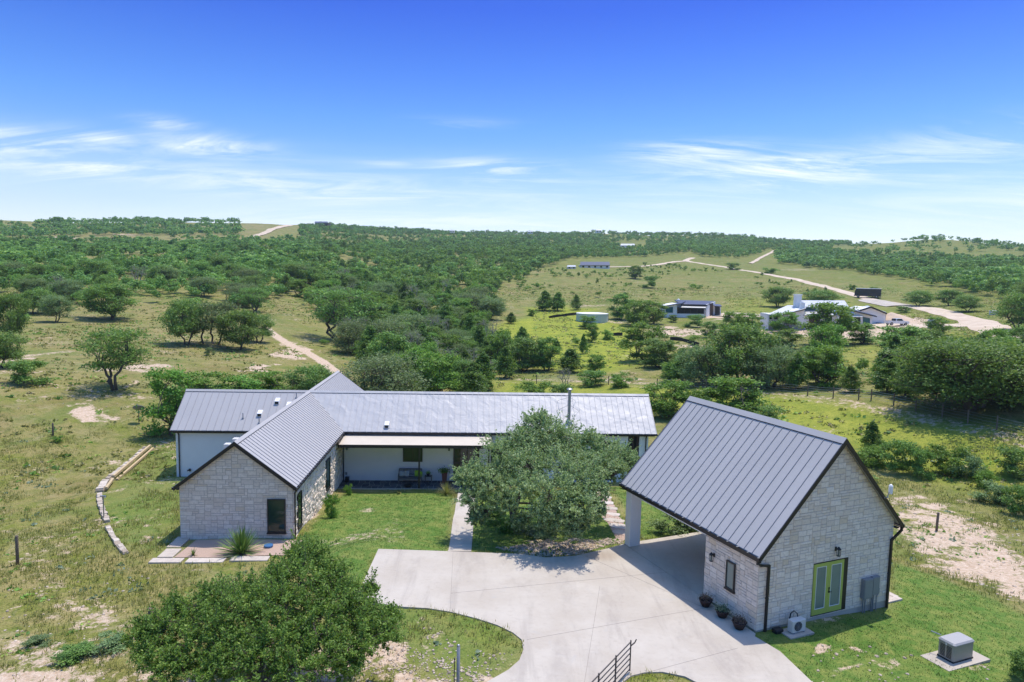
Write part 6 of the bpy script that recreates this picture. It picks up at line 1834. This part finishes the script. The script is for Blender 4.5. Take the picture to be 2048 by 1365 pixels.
rocks('rubble', scatter_poly([(990,1096),(1060,1088),(1150,1090),(1246,1076),(1247,1088),(1200,1096),(1150,1110),(1085,1115),(1030,1107)], 900, 1), .07, .17, 'pale limestone rubble strip between the courtyard oak and the driveway', 1)
rocks('rubble', scatter_poly([(560,1330),(740,1270),(850,1300),(960,1350),(960,1420),(560,1420)], 1100, 2)+scatter_poly([(840,1255),(900,1260),(930,1330),(880,1340)], 60, 3)+scatter_poly([(930,1300),(1030,1310),(1000,1340),(930,1400)], 60, 4),   .04, .12, 'scattered pale limestone pieces between the foreground oak and the gate post', 2)
rocks('field_stones', scatter_poly([(0,1150),(300,1150),(330,1400),(-50,1400)], 110, 5)+scatter_poly([(1700,1000),(2100,1080),(2100,1250),(1830,1120)], 300, 6)+scatter_poly([(0,660),(330,660),(560,740),(350,800),(100,850),(0,850)], 330, 7)+scatter_poly([(1600,1290),(1980,1300),(2000,1400),(1600,1400)], 50, 8),
      .06, .16, 'small pale stones lying in the rough grass and bare ground', 3, .45)

def grass_field(name, mat, label, n, x0, x1, y0, y1, h, w, nb, accept, seed):
    rng = np.random.default_rng(seed)
    X = rng.uniform(x0, x1, n); Y = rng.uniform(y0, y1, n)
    Z = gz(X, Y); PX, PY = project(X, Y, Z)
    ok = (PX > -400) & (PX < 2450) & (PY < 1500) & accept(X, Y, PX, PY, rng)
    X, Y, Z = X[ok], Y[ok], Z[ok]; n = len(X)
    # nb blades per tuft, one triangle-like quad each
    X = np.repeat(X, nb); Y = np.repeat(Y, nb); Z = np.repeat(Z, nb); k = len(X)
    tuft = np.repeat(rng.uniform(.0, 1, n), nb); hs = np.repeat(rng.uniform(.5, 1.25, n), nb)
    a = rng.uniform(0, 6.283, k); le = rng.uniform(.15, .75, k); hh = h*hs*rng.uniform(.6, 1.1, k)
    bx = X+rng.normal(size=k)*w*2.2; by = Y+rng.normal(size=k)*w*2.2
    dx, dy = np.cos(a), np.sin(a); ww = w*rng.uniform(.6, 1.2, k)
    b0 = np.stack([bx-dy*ww/2, by+dx*ww/2, Z-.01], 1); b1 = np.stack([bx+dy*ww/2, by-dx*ww/2, Z-.01], 1)
    tp = np.stack([bx+dx*le*hh, by+dy*le*hh, Z+hh*np.sqrt(1-le*le*.8)], 1)
    V = np.stack([b0, b1, tp], 1).reshape(-1, 3); F = np.arange(3*k).reshape(-1, 3)
    T = np.repeat(np.clip(tuft*.75+rng.normal(size=k)*.12+.1, 0, 1), 3)
    o = bpy.data.objects.new(name, np_mesh(name, V, F, M[mat], T)); COL.objects.link(o); tag(o, label, kind='stuff')
    return o
LW = [(G2(p), s) for p, s, w in LAWN]
HB = [[hw(-9.6,-3.2), hw(-3.4,-3.2), hw(-3.4,-16.9), hw(3.4,-16.9), hw(3.4,-5), hw(14.4,-5), hw(27.3,-3.2), hw(27.3,3.1), hw(-9.6,3.1)], [gw(0,0), gw(7.8,0), gw(7.8,9.9), gw(0,9.9)], out_, [(-18.5,33.3),(-11.2,33.5),(-11.5,37.2),(-18.6,37)], [(-3.1,33),(-1.8,33),(-2.3,49),(-3.8,49)]]
SM = [(cx, cy, rx, ry, s) for cx, cy, rx, ry, s in SAND]
def free(X, Y):
    f = np.ones(len(X), bool)
    for p in HB: f &= ~inside(X, Y, p)
    return f
def bare(PX, PY):
    s = np.zeros(len(PX))
    for cx, cy, rx, ry, q in SM: s = np.maximum(s, q*sstep(1.3, .4, np.hypot((PX-cx)/rx, (PY-cy)/ry)))
    return s
def in_lawn(X, Y):
    f = np.zeros(len(X), bool)
    for p, s in LW[:4]: f |= inside(X, Y, p)
    return f
def acc_meadow(X, Y, PX, PY, rng):
    nv = vnoise(X/1.6, Y/1.6, 31)*.6+vnoise(X/5.5, Y/5.5, 32)*.4
    return free(X, Y) & ~in_lawn(X, Y) & (rng.random(len(X)) < (sstep(.30, .68, nv))*(1-1.25*bare(PX, PY)))
grass_field('meadow_grass', 'grass', 'rough olive and straw coloured meadow grass', 125000, -54, 52, 13, 62, .24, .045, 4, acc_meadow, 1)
def acc_lawn(X, Y, PX, PY, rng):
    nv = vnoise(X/.9, Y/.9, 33)
    return free(X, Y) & in_lawn(X, Y) & (rng.random(len(X)) < .35+.65*nv)
grass_field('lawn_grass', 'lawnblade', 'short green lawn grass around the house and garage', 120000, -20, 30, 17, 52, .075, .032, 3, acc_lawn, 2)


def acc_far(X, Y, PX, PY, rng):
    nv = vnoise(X/4.5, Y/4.5, 41)*.55+vnoise(X/15, Y/15, 42)*.45
    f = free(X, Y) & (np.hypot(X, Y) > 48) & (rng.random(len(X)) < sstep(.36, .66, nv))
    for pts, w in ROADW: f &= seg_dist(X, Y, pts) > w*.6
    for a, b, c, d in KEEP[:5]: f &= ~((PX > a) & (PX < c) & (PY > b) & (PY < d-4))
    return f
def tussocks(name, mat, label, n, x0, x1, y0, y1, h, r, accept, seed):
    """low rounded weed clumps made of a few leaf clusters each"""
    rng = np.random.default_rng(seed); X = rng.uniform(x0, x1, n); Y = rng.uniform(y0, y1, n); Z = gz(X, Y); PX, PY = project(X, Y, Z)
    ok = (PX > -400) & (PX < 2450) & accept(X, Y, PX, PY, rng); X, Y, Z = X[ok], Y[ok], Z[ok]; n = len(X); k = 7
    s = np.repeat(rng.uniform(.45, 1.3, n), k); d = np.repeat(np.hypot(X, Y), k)
    C = np.stack([np.repeat(X, k), np.repeat(Y, k), np.repeat(Z, k)], 1)+rng.normal(size=(n*k, 3))*np.stack([r*s, r*s, h*.28*s], 1)
    C[:,2] = np.maximum(C[:,2], np.repeat(Z, k))+.10*h
    N = rng.normal(size=(n*k, 3))*.7+np.array([0,0,.8])
    V, F, t = leaf_quads(C, N, h*.95, rng, .75, np.clip(np.repeat(rng.uniform(0, 1, n), k)+rng.normal(size=n*k)*.1, 0, 1))
    o = bpy.data.objects.new(name, np_mesh(name, V, F, M[mat], t)); COL.objects.link(o); tag(o, label, kind='stuff')
tussocks('weed_clumps', 'grass', 'straw and olive weed clumps over the open fields', 46000, -150, 190, 48, 330, .32, .30, acc_far, 5)
tussocks('green_weeds', 'oakleaf', 'low green weeds dotted over the open fields', 9000, -150, 190, 48, 330, .42, .30, acc_far, 6)
tussocks('green_weeds', 'sage', 'pale grey-green weeds in the rough grass around the house', 900, -48, 45, 16, 60, .22, .16, lambda X, Y, PX, PY, rng: free(X, Y) & ~in_lawn(X, Y) & (rng.random(len(X)) < sstep(.45, .7, vnoise(X/5, Y/5, 43))), 7)
tussocks('green_weeds', 'bright', 'fresh green weeds in the rough grass around the house', 1300, -48, 45, 16, 62, .20, .15, lambda X, Y, PX, PY, rng: free(X, Y) & ~in_lawn(X, Y) & (rng.random(len(X)) < sstep(.45, .7, vnoise(X/4, Y/4, 44))), 8)

# ------------------------------------------------------------------ neighbours in the valley
class Site:
    """local frame facing the camera at a ground pixel; u, z from photo pixels, v metres away"""
    def __init__(s, name, px, py, label, cat, turn=0.0):
        g = on_ground(px, py); s.d = math.hypot(g[0], g[1]); s.px, s.py = px, py
        s.K = g[1]/F_PX; s.rz = -math.atan2(g[0], g[1])*.0
        s.root = empty(name, tuple(g), s.rz, label, cat); s.g = g
    def u(s, px): return (px-s.px)*s.K
    def z(s, px, py, v=0.0):
        # height that shows at row py when the point is v metres farther away
        y = s.g[1]+v; r = ray(px, py); return CAM_H+r[2]*y/r[1]-s.g[2]
    def P(s, px, py, v=0.0):
        y = s.g[1]+v; r = ray(px, py); return (r[0]*y/r[1]-s.g[0], v, CAM_H+r[2]*y/r[1]-s.g[2])
    def wall(s, pts, v, th, mat, name='wall', label=None):
        m = MB(); m.prism([s.P(px, py, v) for px, py in pts], (0,th,0)); o = m.build(name, M[mat], s.root)
        if label: o['label'] = label
        return o
    def roof(s, pts, th, mat, name='roof', label=None, edge=None):
        """pts: (px, py, v)"""
        m = MB(); P = [Vector(s.P(*p)) for p in pts]; m.prism([p-Vector((0,0,th)) for p in P], (0,0,th)); o = m.build(name, M[mat], s.root)
        if label: o['label'] = label
        if edge:
            m = MB(); m.bar(P[0]-Vector((0,.05,th*.6)), P[1]-Vector((0,.05,th*.6)), .12, th*2.2); m.build('fascia', M[edge], o)
        return o
S = Site('building_site_house', 1655, 660, 'white house under construction with pale metal roofs and a big chimney in the valley', 'house')
S.wall([(1537,664),(1560,664),(1560,629),(1537,628)], 1.5, 6, 'stucco')
wA = S.wall([(1560,666),(1609,666),(1609,619),(1560,630)], 0, 8, 'stucco')
S.wall([(1537,664),(1609,667),(1609,649),(1537,648)], -.12, .1, 'grey_metal', 'stone_base')
S.roof([(1534,629,-.8),(1561,630.5,-.8),(1611,617.5,-.8),(1614,611,9),(1575,611,9)], .22, 'whroof', label='pale metal roof of the left wing')
S.roof([(1560,631.5,-.95),(1611,618.5,-.95),(1611,617.6,-.85),(1560,630.6,-.85)], .2, 'trim', 'fascia')
S.wall([(1568,634),(1593,634),(1593,650),(1568,650)], -.06, .05, 'glassteal', 'window')
S.wall([(1539,631),(1544,631),(1544,639),(1539,639)], 1.42, .06, 'glass', 'window'); S.wall([(1548,631),(1558,631),(1558,639),(1548,639)], 1.42, .06, 'glass', 'window')
m = MB(); a = S.P(1590,612,7); b = S.P(1602,591,7); m.box(a[0], b[0], 6.4, 8.2, 0, b[2]); m.box(a[0]-.15, b[0]+.15, 6.25, 8.35, b[2], b[2]+.25); m.build('chimney', M['stucco'], S.root)
m = MB(); a = S.P(1601,622,2); b = S.P(1609,606,2); m.box(a[0], b[0], 1.6, 2.8, 0, b[2]); m.box(a[0]+.3, b[0]-.3, 1.9, 2.5, b[2], b[2]+.3); m.build('chimney', M['white'], S.root)
S.wall([(1600,640),(1697,640),(1697,614),(1600,614)], 5, 7, 'stucco')
for x0, x1 in ((1610,1632),(1636,1659),(1663,1690)): S.wall([(x0,615),(x1,615.3),(x1,621),(x0,621)], 4.92, .07, 'glassteal', 'window')
S.roof([(1604,613.5,4),(1698,614.5,4),(1689,601.5,12.5),(1592,601,12.5)], .2, 'whroof', label='long pale clerestory roof')
S.wall([(1607,662),(1678,662),(1678,630),(1607,630)], 1.2, 4, 'stucco')
S.roof([(1606,630,0),(1680,631,0),(1668,622,5),(1606,621.5,5)], .18, 'whroof')
S.wall([(1618,633),(1640,633),(1640,648),(1618,648)], 1.1, .08, 'brick_dk', 'window'); S.wall([(1650,633),(1664,633),(1664,650),(1650,650)], 1.1, .08, 'glass', 'window')
S.wall([(1675,623),(1708,623),(1708,629.5),(1675,629.5)], -.8, 3, 'blue_wrap', 'porch_fascia')
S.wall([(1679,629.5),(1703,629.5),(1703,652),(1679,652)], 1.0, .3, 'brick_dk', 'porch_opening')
for x in (1675.5,1704): S.wall([(x,629),(x+3.2,629),(x+3.2,656),(x,656)], -.7, .5, 'white', 'porch_post')
S.wall([(1706,658),(1744,658),(1744,630.5),(1706,622)], 0, 7, 'stucco')
S.roof([(1689,617,-.8),(1754,633,-.8),(1752,631.5,7),(1694,615,7)], .25, 'trim', label='dark edged roof of the right wing')
S.wall([(1709,635),(1721,635),(1721,649),(1709,649)], -.08, .07, 'glass', 'door'); S.wall([(1726,634),(1740,637),(1740,652),(1726,652)], -.08, .07, 'glassteal', 'window')
S.roof([(1706,633.5,-1.4),(1725,634,-1.4),(1725,632,0),(1706,631.5,0)], .12, 'white', 'awning')
T_ = Site('gabled_shed', 1748, 652, 'white gabled garage at the right end of the building site, dark roof edge', 'building')
T_.wall([(1722,654),(1771,654),(1771,627.5),(1742,615),(1722,621.5)], 4, 9, 'stucco')
T_.roof([(1742,613.8,3.4),(1774,627,3.4),(1772,624.5,14),(1735,611.5,14)], .2, 'whroof', edge='trim'); T_.roof([(1716,622,3.4),(1742,613.8,3.4),(1735,611.5,14),(1700,619,14)], .2, 'whroof', edge='trim')
m = MB(); a = T_.P(1752,651.5,3.7); m.box(a[0], a[0]+1.2, 3.2, 3.8, -.2, .7); m.build('meter_box', M['grey_metal'], T_.root)
N = Site('neighbour_house', 1385, 636, 'grey and white modern house with dark blue metal roof and screened porch in the valley', 'house')
N.wall([(1329,636),(1354,636),(1354,607.5),(1329,611.5)], 0, 7, 'stucco', label='pale wall of the left wing')
N.roof([(1321,613,-.8),(1362,607,-.8),(1372,602.5,8),(1334,608,8)], .22, 'dkroof')
N.wall([(1331.5,615),(1346,614.5),(1346,626),(1331.5,626)], -.08, .07, 'glassteal', 'window')
N.wall([(1354,637),(1411,638),(1411,610),(1354,608)], 2.4, 6, 'stucco')
N.wall([(1355,616),(1408,617),(1408,629),(1355,628)], .6, .08, 'screen', 'porch_screen'); N.wall([(1354,627.6),(1409,628.6),(1409,637),(1354,636)], .4, .25, 'stucco', 'porch_wall')
for x in (1355,1368,1381,1394,1407): N.wall([(x,616),(x+1.2,616),(x+1.2,628.5),(x,628.5)], .5, .09, 'trim', 'porch_post')
N.roof([(1355,615.6,0),(1411,617,0),(1413,610.5,3.4),(1364,609,3.4)], .18, 'whroof', label='pale lean-to roof over the screened porch', edge='trim')
N.roof([(1363,609.3,1.8),(1414,610.5,1.8),(1429,602.5,10.5),(1349,600,10.5)], .25, 'dkroof', label='dark blue-grey main roof', edge='trim')
m = MB()
m.prism([N.P(1411,638,2.2),N.P(1411,609.8,2.2),N.P(1429,603.6,10),N.P(1429,632,10)], (.3,0,0)); m.build('gable_wall', M['stucco'], N.root)
m = MB(); m.prism([N.P(1418,636,5),N.P(1418,608,5),N.P(1424,606,7.8),N.P(1424,634,7.8)], (.38,0,0)); m.build('siding_panel', M['brick_dk'], N.root)
N.roof([(1428,612,5),(1444,613,5),(1440,609,11),(1426,608.5,11)], .2, 'dkroof', 'carport_roof'); N.wall([(1430,631),(1440,631.5),(1440,613.5),(1430,613.2)], 8, .15, 'frame', 'slatted_screen'); N.wall([(1440.3,632),(1441.6,632),(1441.6,613),(1440.3,613)], 5.4, .3, 'white', 'post')
m = MB(); a = N.P(1357,598.5,9); m.lathe((a[0],9,a[2]-.7), [(.45,0),(.45,.5),(.2,.8)], 10); m.build('roof_vent', M['white'], N.root)
g = on_ground(1186, 645); K = g[1]/F_PX
m = MB(); R_ = 32*K; hh = 16*K
m.lathe((0,0,-.4), [(R_,0),(R_,hh+.2),(R_*1.01,hh+.3)], 40)
root = empty('water_tank', (g[0], g[1]+R_*.6, gz1(g[0], g[1]+R_*.6)), 0, 'wide low round tank with flat white top beside the yellow meadow', 'tank')
m.build('tank_wall', M['tank'], root, False); m = MB(); m.lathe((0,0,hh-.12), [(R_*1.02,0),(R_*1.02,.12),(R_*.6,.28),(.2,.4)], 40); m.build('tank_top', M['white'], root)
m = MB(); m.bar((R_+.1,-.3,0),(R_+.1,-.3,hh),.12); m.build('pipe', M['galv'], root)
def far_house(name, x0, x1, ytop, yeave, ybase, depth, roof, wall, label, win=3):
    q = Site(name, (x0+x1)/2, ybase, label, 'building')
    q.wall([(x0+.6,ybase+1),(x1-.6,ybase+1),(x1-.6,yeave),(x0+.6,yeave)], 0, depth, wall)
    q.roof([(x0,yeave+.3,-.7),(x1,yeave+.3,-.7),(x1-1,ytop,depth*.5),(x0+1,ytop,depth*.5)], .3, roof, label=None)
    q.roof([(x0+1,ytop,depth*.5),(x1-1,ytop,depth*.5),(x1,yeave+.3,depth+.7),(x0,yeave+.3,depth+.7)], .3, roof)
    for i in range(win):
        a = x0+(x1-x0)*(i+.35)/win; b = x0+(x1-x0)*(i+.7)/win; h = ybase-yeave
        q.wall([(a,yeave+h*.25),(b,yeave+h*.25),(b,yeave+h*.8),(a,yeave+h*.8)], -.06, .05, 'glass', 'window')
    return q
far_house('long_building', 1160, 1220, 524, 530.5, 537, 14, 'dkroof', 'stucco', 'long low building with blue-grey roof in the middle distance', 5)
far_house('shed', 1134, 1152, 531, 533.5, 538, 7, 'whroof', 'stucco', 'small white shed left of the long blue-roofed building', 2)
far_house('farmhouse', 1241, 1270, 488, 491, 496.5, 16, 'whroof', 'stucco', 'white farmhouse below the bare hill in the centre distance', 3)
far_house('hilltop_house', 629, 656, 443.5, 446, 450, 16, 'dkroof', 'brick_dk', 'dark long house on the skyline left of centre', 4)
far_house('hilltop_house', 899, 909, 460, 461.5, 464.5, 10, 'whroof', 'white', 'tiny white house in the ridge trees near the middle of the skyline', 2)
far_house('hilltop_house', 1055, 1066, 462, 463.5, 467, 10, 'whroof', 'white', 'tiny white house on the ridge above the pale quarry scar', 2)
far_house('hilltop_house', 1192, 1203, 459, 461, 465.5, 10, 'whroof', 'white', 'white house under a tall tree on the ridge right of centre', 2)
far_house('cabin', 868, 875, 500, 501.5, 505, 7, 'whroof', 'white', 'tiny white cabin alone in the far middle woods', 1)

# vehicles
def wheel(root, x, y, r, w):
    m = MB(); m.tube([(x,y-w/2,r),(x,y+w/2,r)], r, 18); o = m.build('wheel', M['tyre'], root)
    k = MB(); k.tube([(x,y-w/2-.012,r),(x,y-w/2+.01,r)], r*.55, 12); k.build('rim', M['galv'], o)
def vehicle(name, px, py, rz, label, cat):
    g = on_ground(px, py); return empty(name, (g[0], g[1], g[2]+.28), rz, label, cat)
t = vehicle('delivery_truck', 1735, 597, math.radians(-32), 'black boxy delivery truck with a white roof parked on the gravel road', 'truck')
Lk = 4.7
m = MB(); m.prism([(-Lk,-1.2,.55),(Lk,-1.2,.55),(Lk,-1.2,3.5),(-Lk+.5,-1.2,3.5),(-Lk,-1.2,2.2)], (0,2.4,0)); m.build('body', M['carblack'], t)
m = MB(); m.bbox(-Lk+.45,Lk+.03,-1.23,1.23,3.5,3.72,.05); m.build('roof', M['white'], t)
m = MB(); m.prism([(-Lk-.03,-1.05,2.15),(-Lk-.03,1.05,2.15),(-Lk+.42,1.05,3.35),(-Lk+.42,-1.05,3.35)], (.05,0,0)); m.build('windshield', M['glass'], t)
m = MB(); m.box(-Lk+.7,-Lk+1.9,-1.23,-1.2,2.1,3.1); m.build('side_window', M['glass'], t)
m = MB(); m.box(Lk,Lk+.08,-.9,.9,.6,.75); m.box(-Lk-.15,-Lk,-1.15,1.15,.5,.85); m.build('bumper', M['grey_metal'], t)
for x in (-3.4, 3.2):
    for y in (-1.1, 1.1): wheel(t, x, y, .48, .3)
t = vehicle('pickup_truck', 1793, 653, math.radians(4), 'white crew cab pickup truck parked beside the dirt pile', 'truck')
m = MB(); m.prism([(-3,-.95,.5),(2.9,-.95,.5),(2.95,-.95,1.05),(2.7,-.95,1.18),(1.5,-.95,1.25),(-3,-.95,1.2)], (0,1.9,0)); body = m.build('body', M['carwhite'], t)
m = MB(); m.prism([(-.75,-.85,1.2),(1.5,-.85,1.22),(.85,-.8,1.85),(-.6,-.8,1.85)], (0,1.65,0)); m.build('cab', M['carwhite'], t)
m = MB(); m.prism([(-.55,-.87,1.28),(1.25,-.87,1.28),(.75,-.85,1.76),(-.48,-.85,1.76)], (0,.03,0)); m.build('side_window', M['glass'], t)
m = MB(); m.box(-2.9,-.8,-.8,.8,1.19,1.22); m.build('bed', M['black'], t); m = MB(); m.box(-1.0,-.85,-.8,.8,1.2,1.75); m.build('ladder_rack', M['black'], t)
for x in (-2.0, 1.95):
    for y in (-.85, .85): wheel(t, x, y, .42, .26)
t = vehicle('parked_car', 1716, 657, math.radians(20), 'white car half hidden by bushes in front of the building site', 'car')
m = MB(); m.prism([(-2.2,-.9,.35),(2.2,-.9,.35),(2.25,-.9,.75),(1.4,-.9,.95),(-2.2,-.9,1.0)], (0,1.8,0)); m.build('body', M['carwhite'], t)
m = MB(); m.prism([(-1.9,-.8,.98),(1.2,-.8,.95),(.5,-.7,1.5),(-1.4,-.7,1.5)], (0,1.5,0)); m.build('cabin', M['glass'], t); m = MB(); m.bbox(-1.35,.45,-.68,.78,1.5,1.55,.02); m.build('roof', M['carwhite'], t)
for x in (-1.4, 1.4):
    for y in (-.8, .8): wheel(t, x, y, .33, .2)
g = on_ground(1862, 657); t = empty('portable_toilet', tuple(g), .2, 'pale blue grey portable toilet beside the gravel drive', 'portable toilet')
m = MB(); m.bbox(-.6,.6,-.6,.6,0,2.1,.05); m.build('cabin', mat_simple('pale_blue_plastic', (.35,.42,.50), .5), t); m = MB(); m.bbox(-.66,.66,-.66,.66,2.1,2.3,.12); m.build('roof', M['white'], t); m = MB(); m.box(-.4,.4,-.62,-.6,.15,1.95); m.build('door', M['grey_metal'], t)
g = on_ground(1987, 630); m = MB(); m.bbox(-.9,.9,-.7,.7,-.1,1.2,.08); o = m.build('transformer_box', M['ac']); o.location = tuple(g); tag(o, 'small pale utility transformer box beyond the road fork at the right', 'utility box')
# dirt pile
g = on_ground(1800, 645); rng = np.random.default_rng(3); n = 26; vs = []; fs = []
for i in range(n+1):
    for j in range(n+1):
        x = (i/n-.5)*13; y = (j/n-.5)*9; r = math.hypot(x/6.3, y/4.3)
        vs.append((x, y, gz1(g[0]+x, g[1]+y+5)-g[2]-.05+max(0, 1-r)**.8*2.3*(1+.25*float(vnoise([x*.9],[y*.9],5)[0]))))
for i in range(n):
    for j in range(n): fs.append([i*(n+1)+j, (i+1)*(n+1)+j, (i+1)*(n+1)+j+1, i*(n+1)+j+1])
m = MB(); m.add(vs, fs); o = m.build('dirt_pile', M['sand'], None, True); o.location = (g[0], g[1]+5, g[2]); tag(o, 'pinkish pile of dug earth beside the white gabled garage', 'dirt pile')
g = on_ground(1688, 657); m = MB(); rnd = random.Random(2)
for k in range(14): x = rnd.uniform(-2,2); y = rnd.uniform(-.8,.8); m.bar((x-1.3,y,.1+.08*(k//4)),(x+1.3,y+rnd.uniform(-.3,.3),.1+.08*(k//4)),.2,.08)
o = m.build('lumber_stack', M['newtimber']); o.location = tuple(g); tag(o, 'loose stack of building timber in front of the white house under construction', 'lumber')
def silt(pts, label):
    P = [on_ground(*q) for q in pts]; o0 = Vector(P[0]); m = MB()
    for a, b in zip(P[:-1], P[1:]):
        for k in range(4):
            p = Vector(a)+(Vector(b)-Vector(a))*k/4-o0; q = Vector(a)+(Vector(b)-Vector(a))*(k+1)/4-o0
            m.prism([(p.x,p.y,p.z-.2),(q.x,q.y,q.z-.2),(q.x,q.y,q.z+.75+.1*math.sin(k)),(p.x,p.y,p.z+.75+.1*math.sin(k-1))], (0,.05,0))
    o = m.build('silt_fence', M['screen']); o.location = tuple(P[0]); tag(o, label, 'silt fence')
silt([(1098,637),(1120,634),(1154,630)], 'black silt fence running left from the round tank')
silt([(1340,680),(1365,683),(1398,693)], 'black silt fence on the slope below the grey neighbour house')
silt([(1225,672),(1245,672)], 'short black silt fence right of the slender young tree')

# ------------------------------------------------------------------ air
m = MB(); m.box(-2600, 2600, -60, 3000, -120, 330)
vm = bpy.data.materials.new('haze_air'); vm.use_nodes = True
for n_ in list(vm.node_tree.nodes): vm.node_tree.nodes.remove(n_)
vo = vm.node_tree.nodes.new('ShaderNodeOutputMaterial'); pv = vm.node_tree.nodes.new('ShaderNodeVolumePrincipled')
pv.inputs['Color'].default_value = (.58, .72, .92, 1); pv.inputs['Density'].default_value = .00012; pv.inputs['Anisotropy'].default_value = .3
vm.node_tree.links.new(pv.outputs[0], vo.inputs['Volume'])
hz = m.build('haze', vm); tag(hz, 'thin blue summer haze over the far hills', kind='stuff')
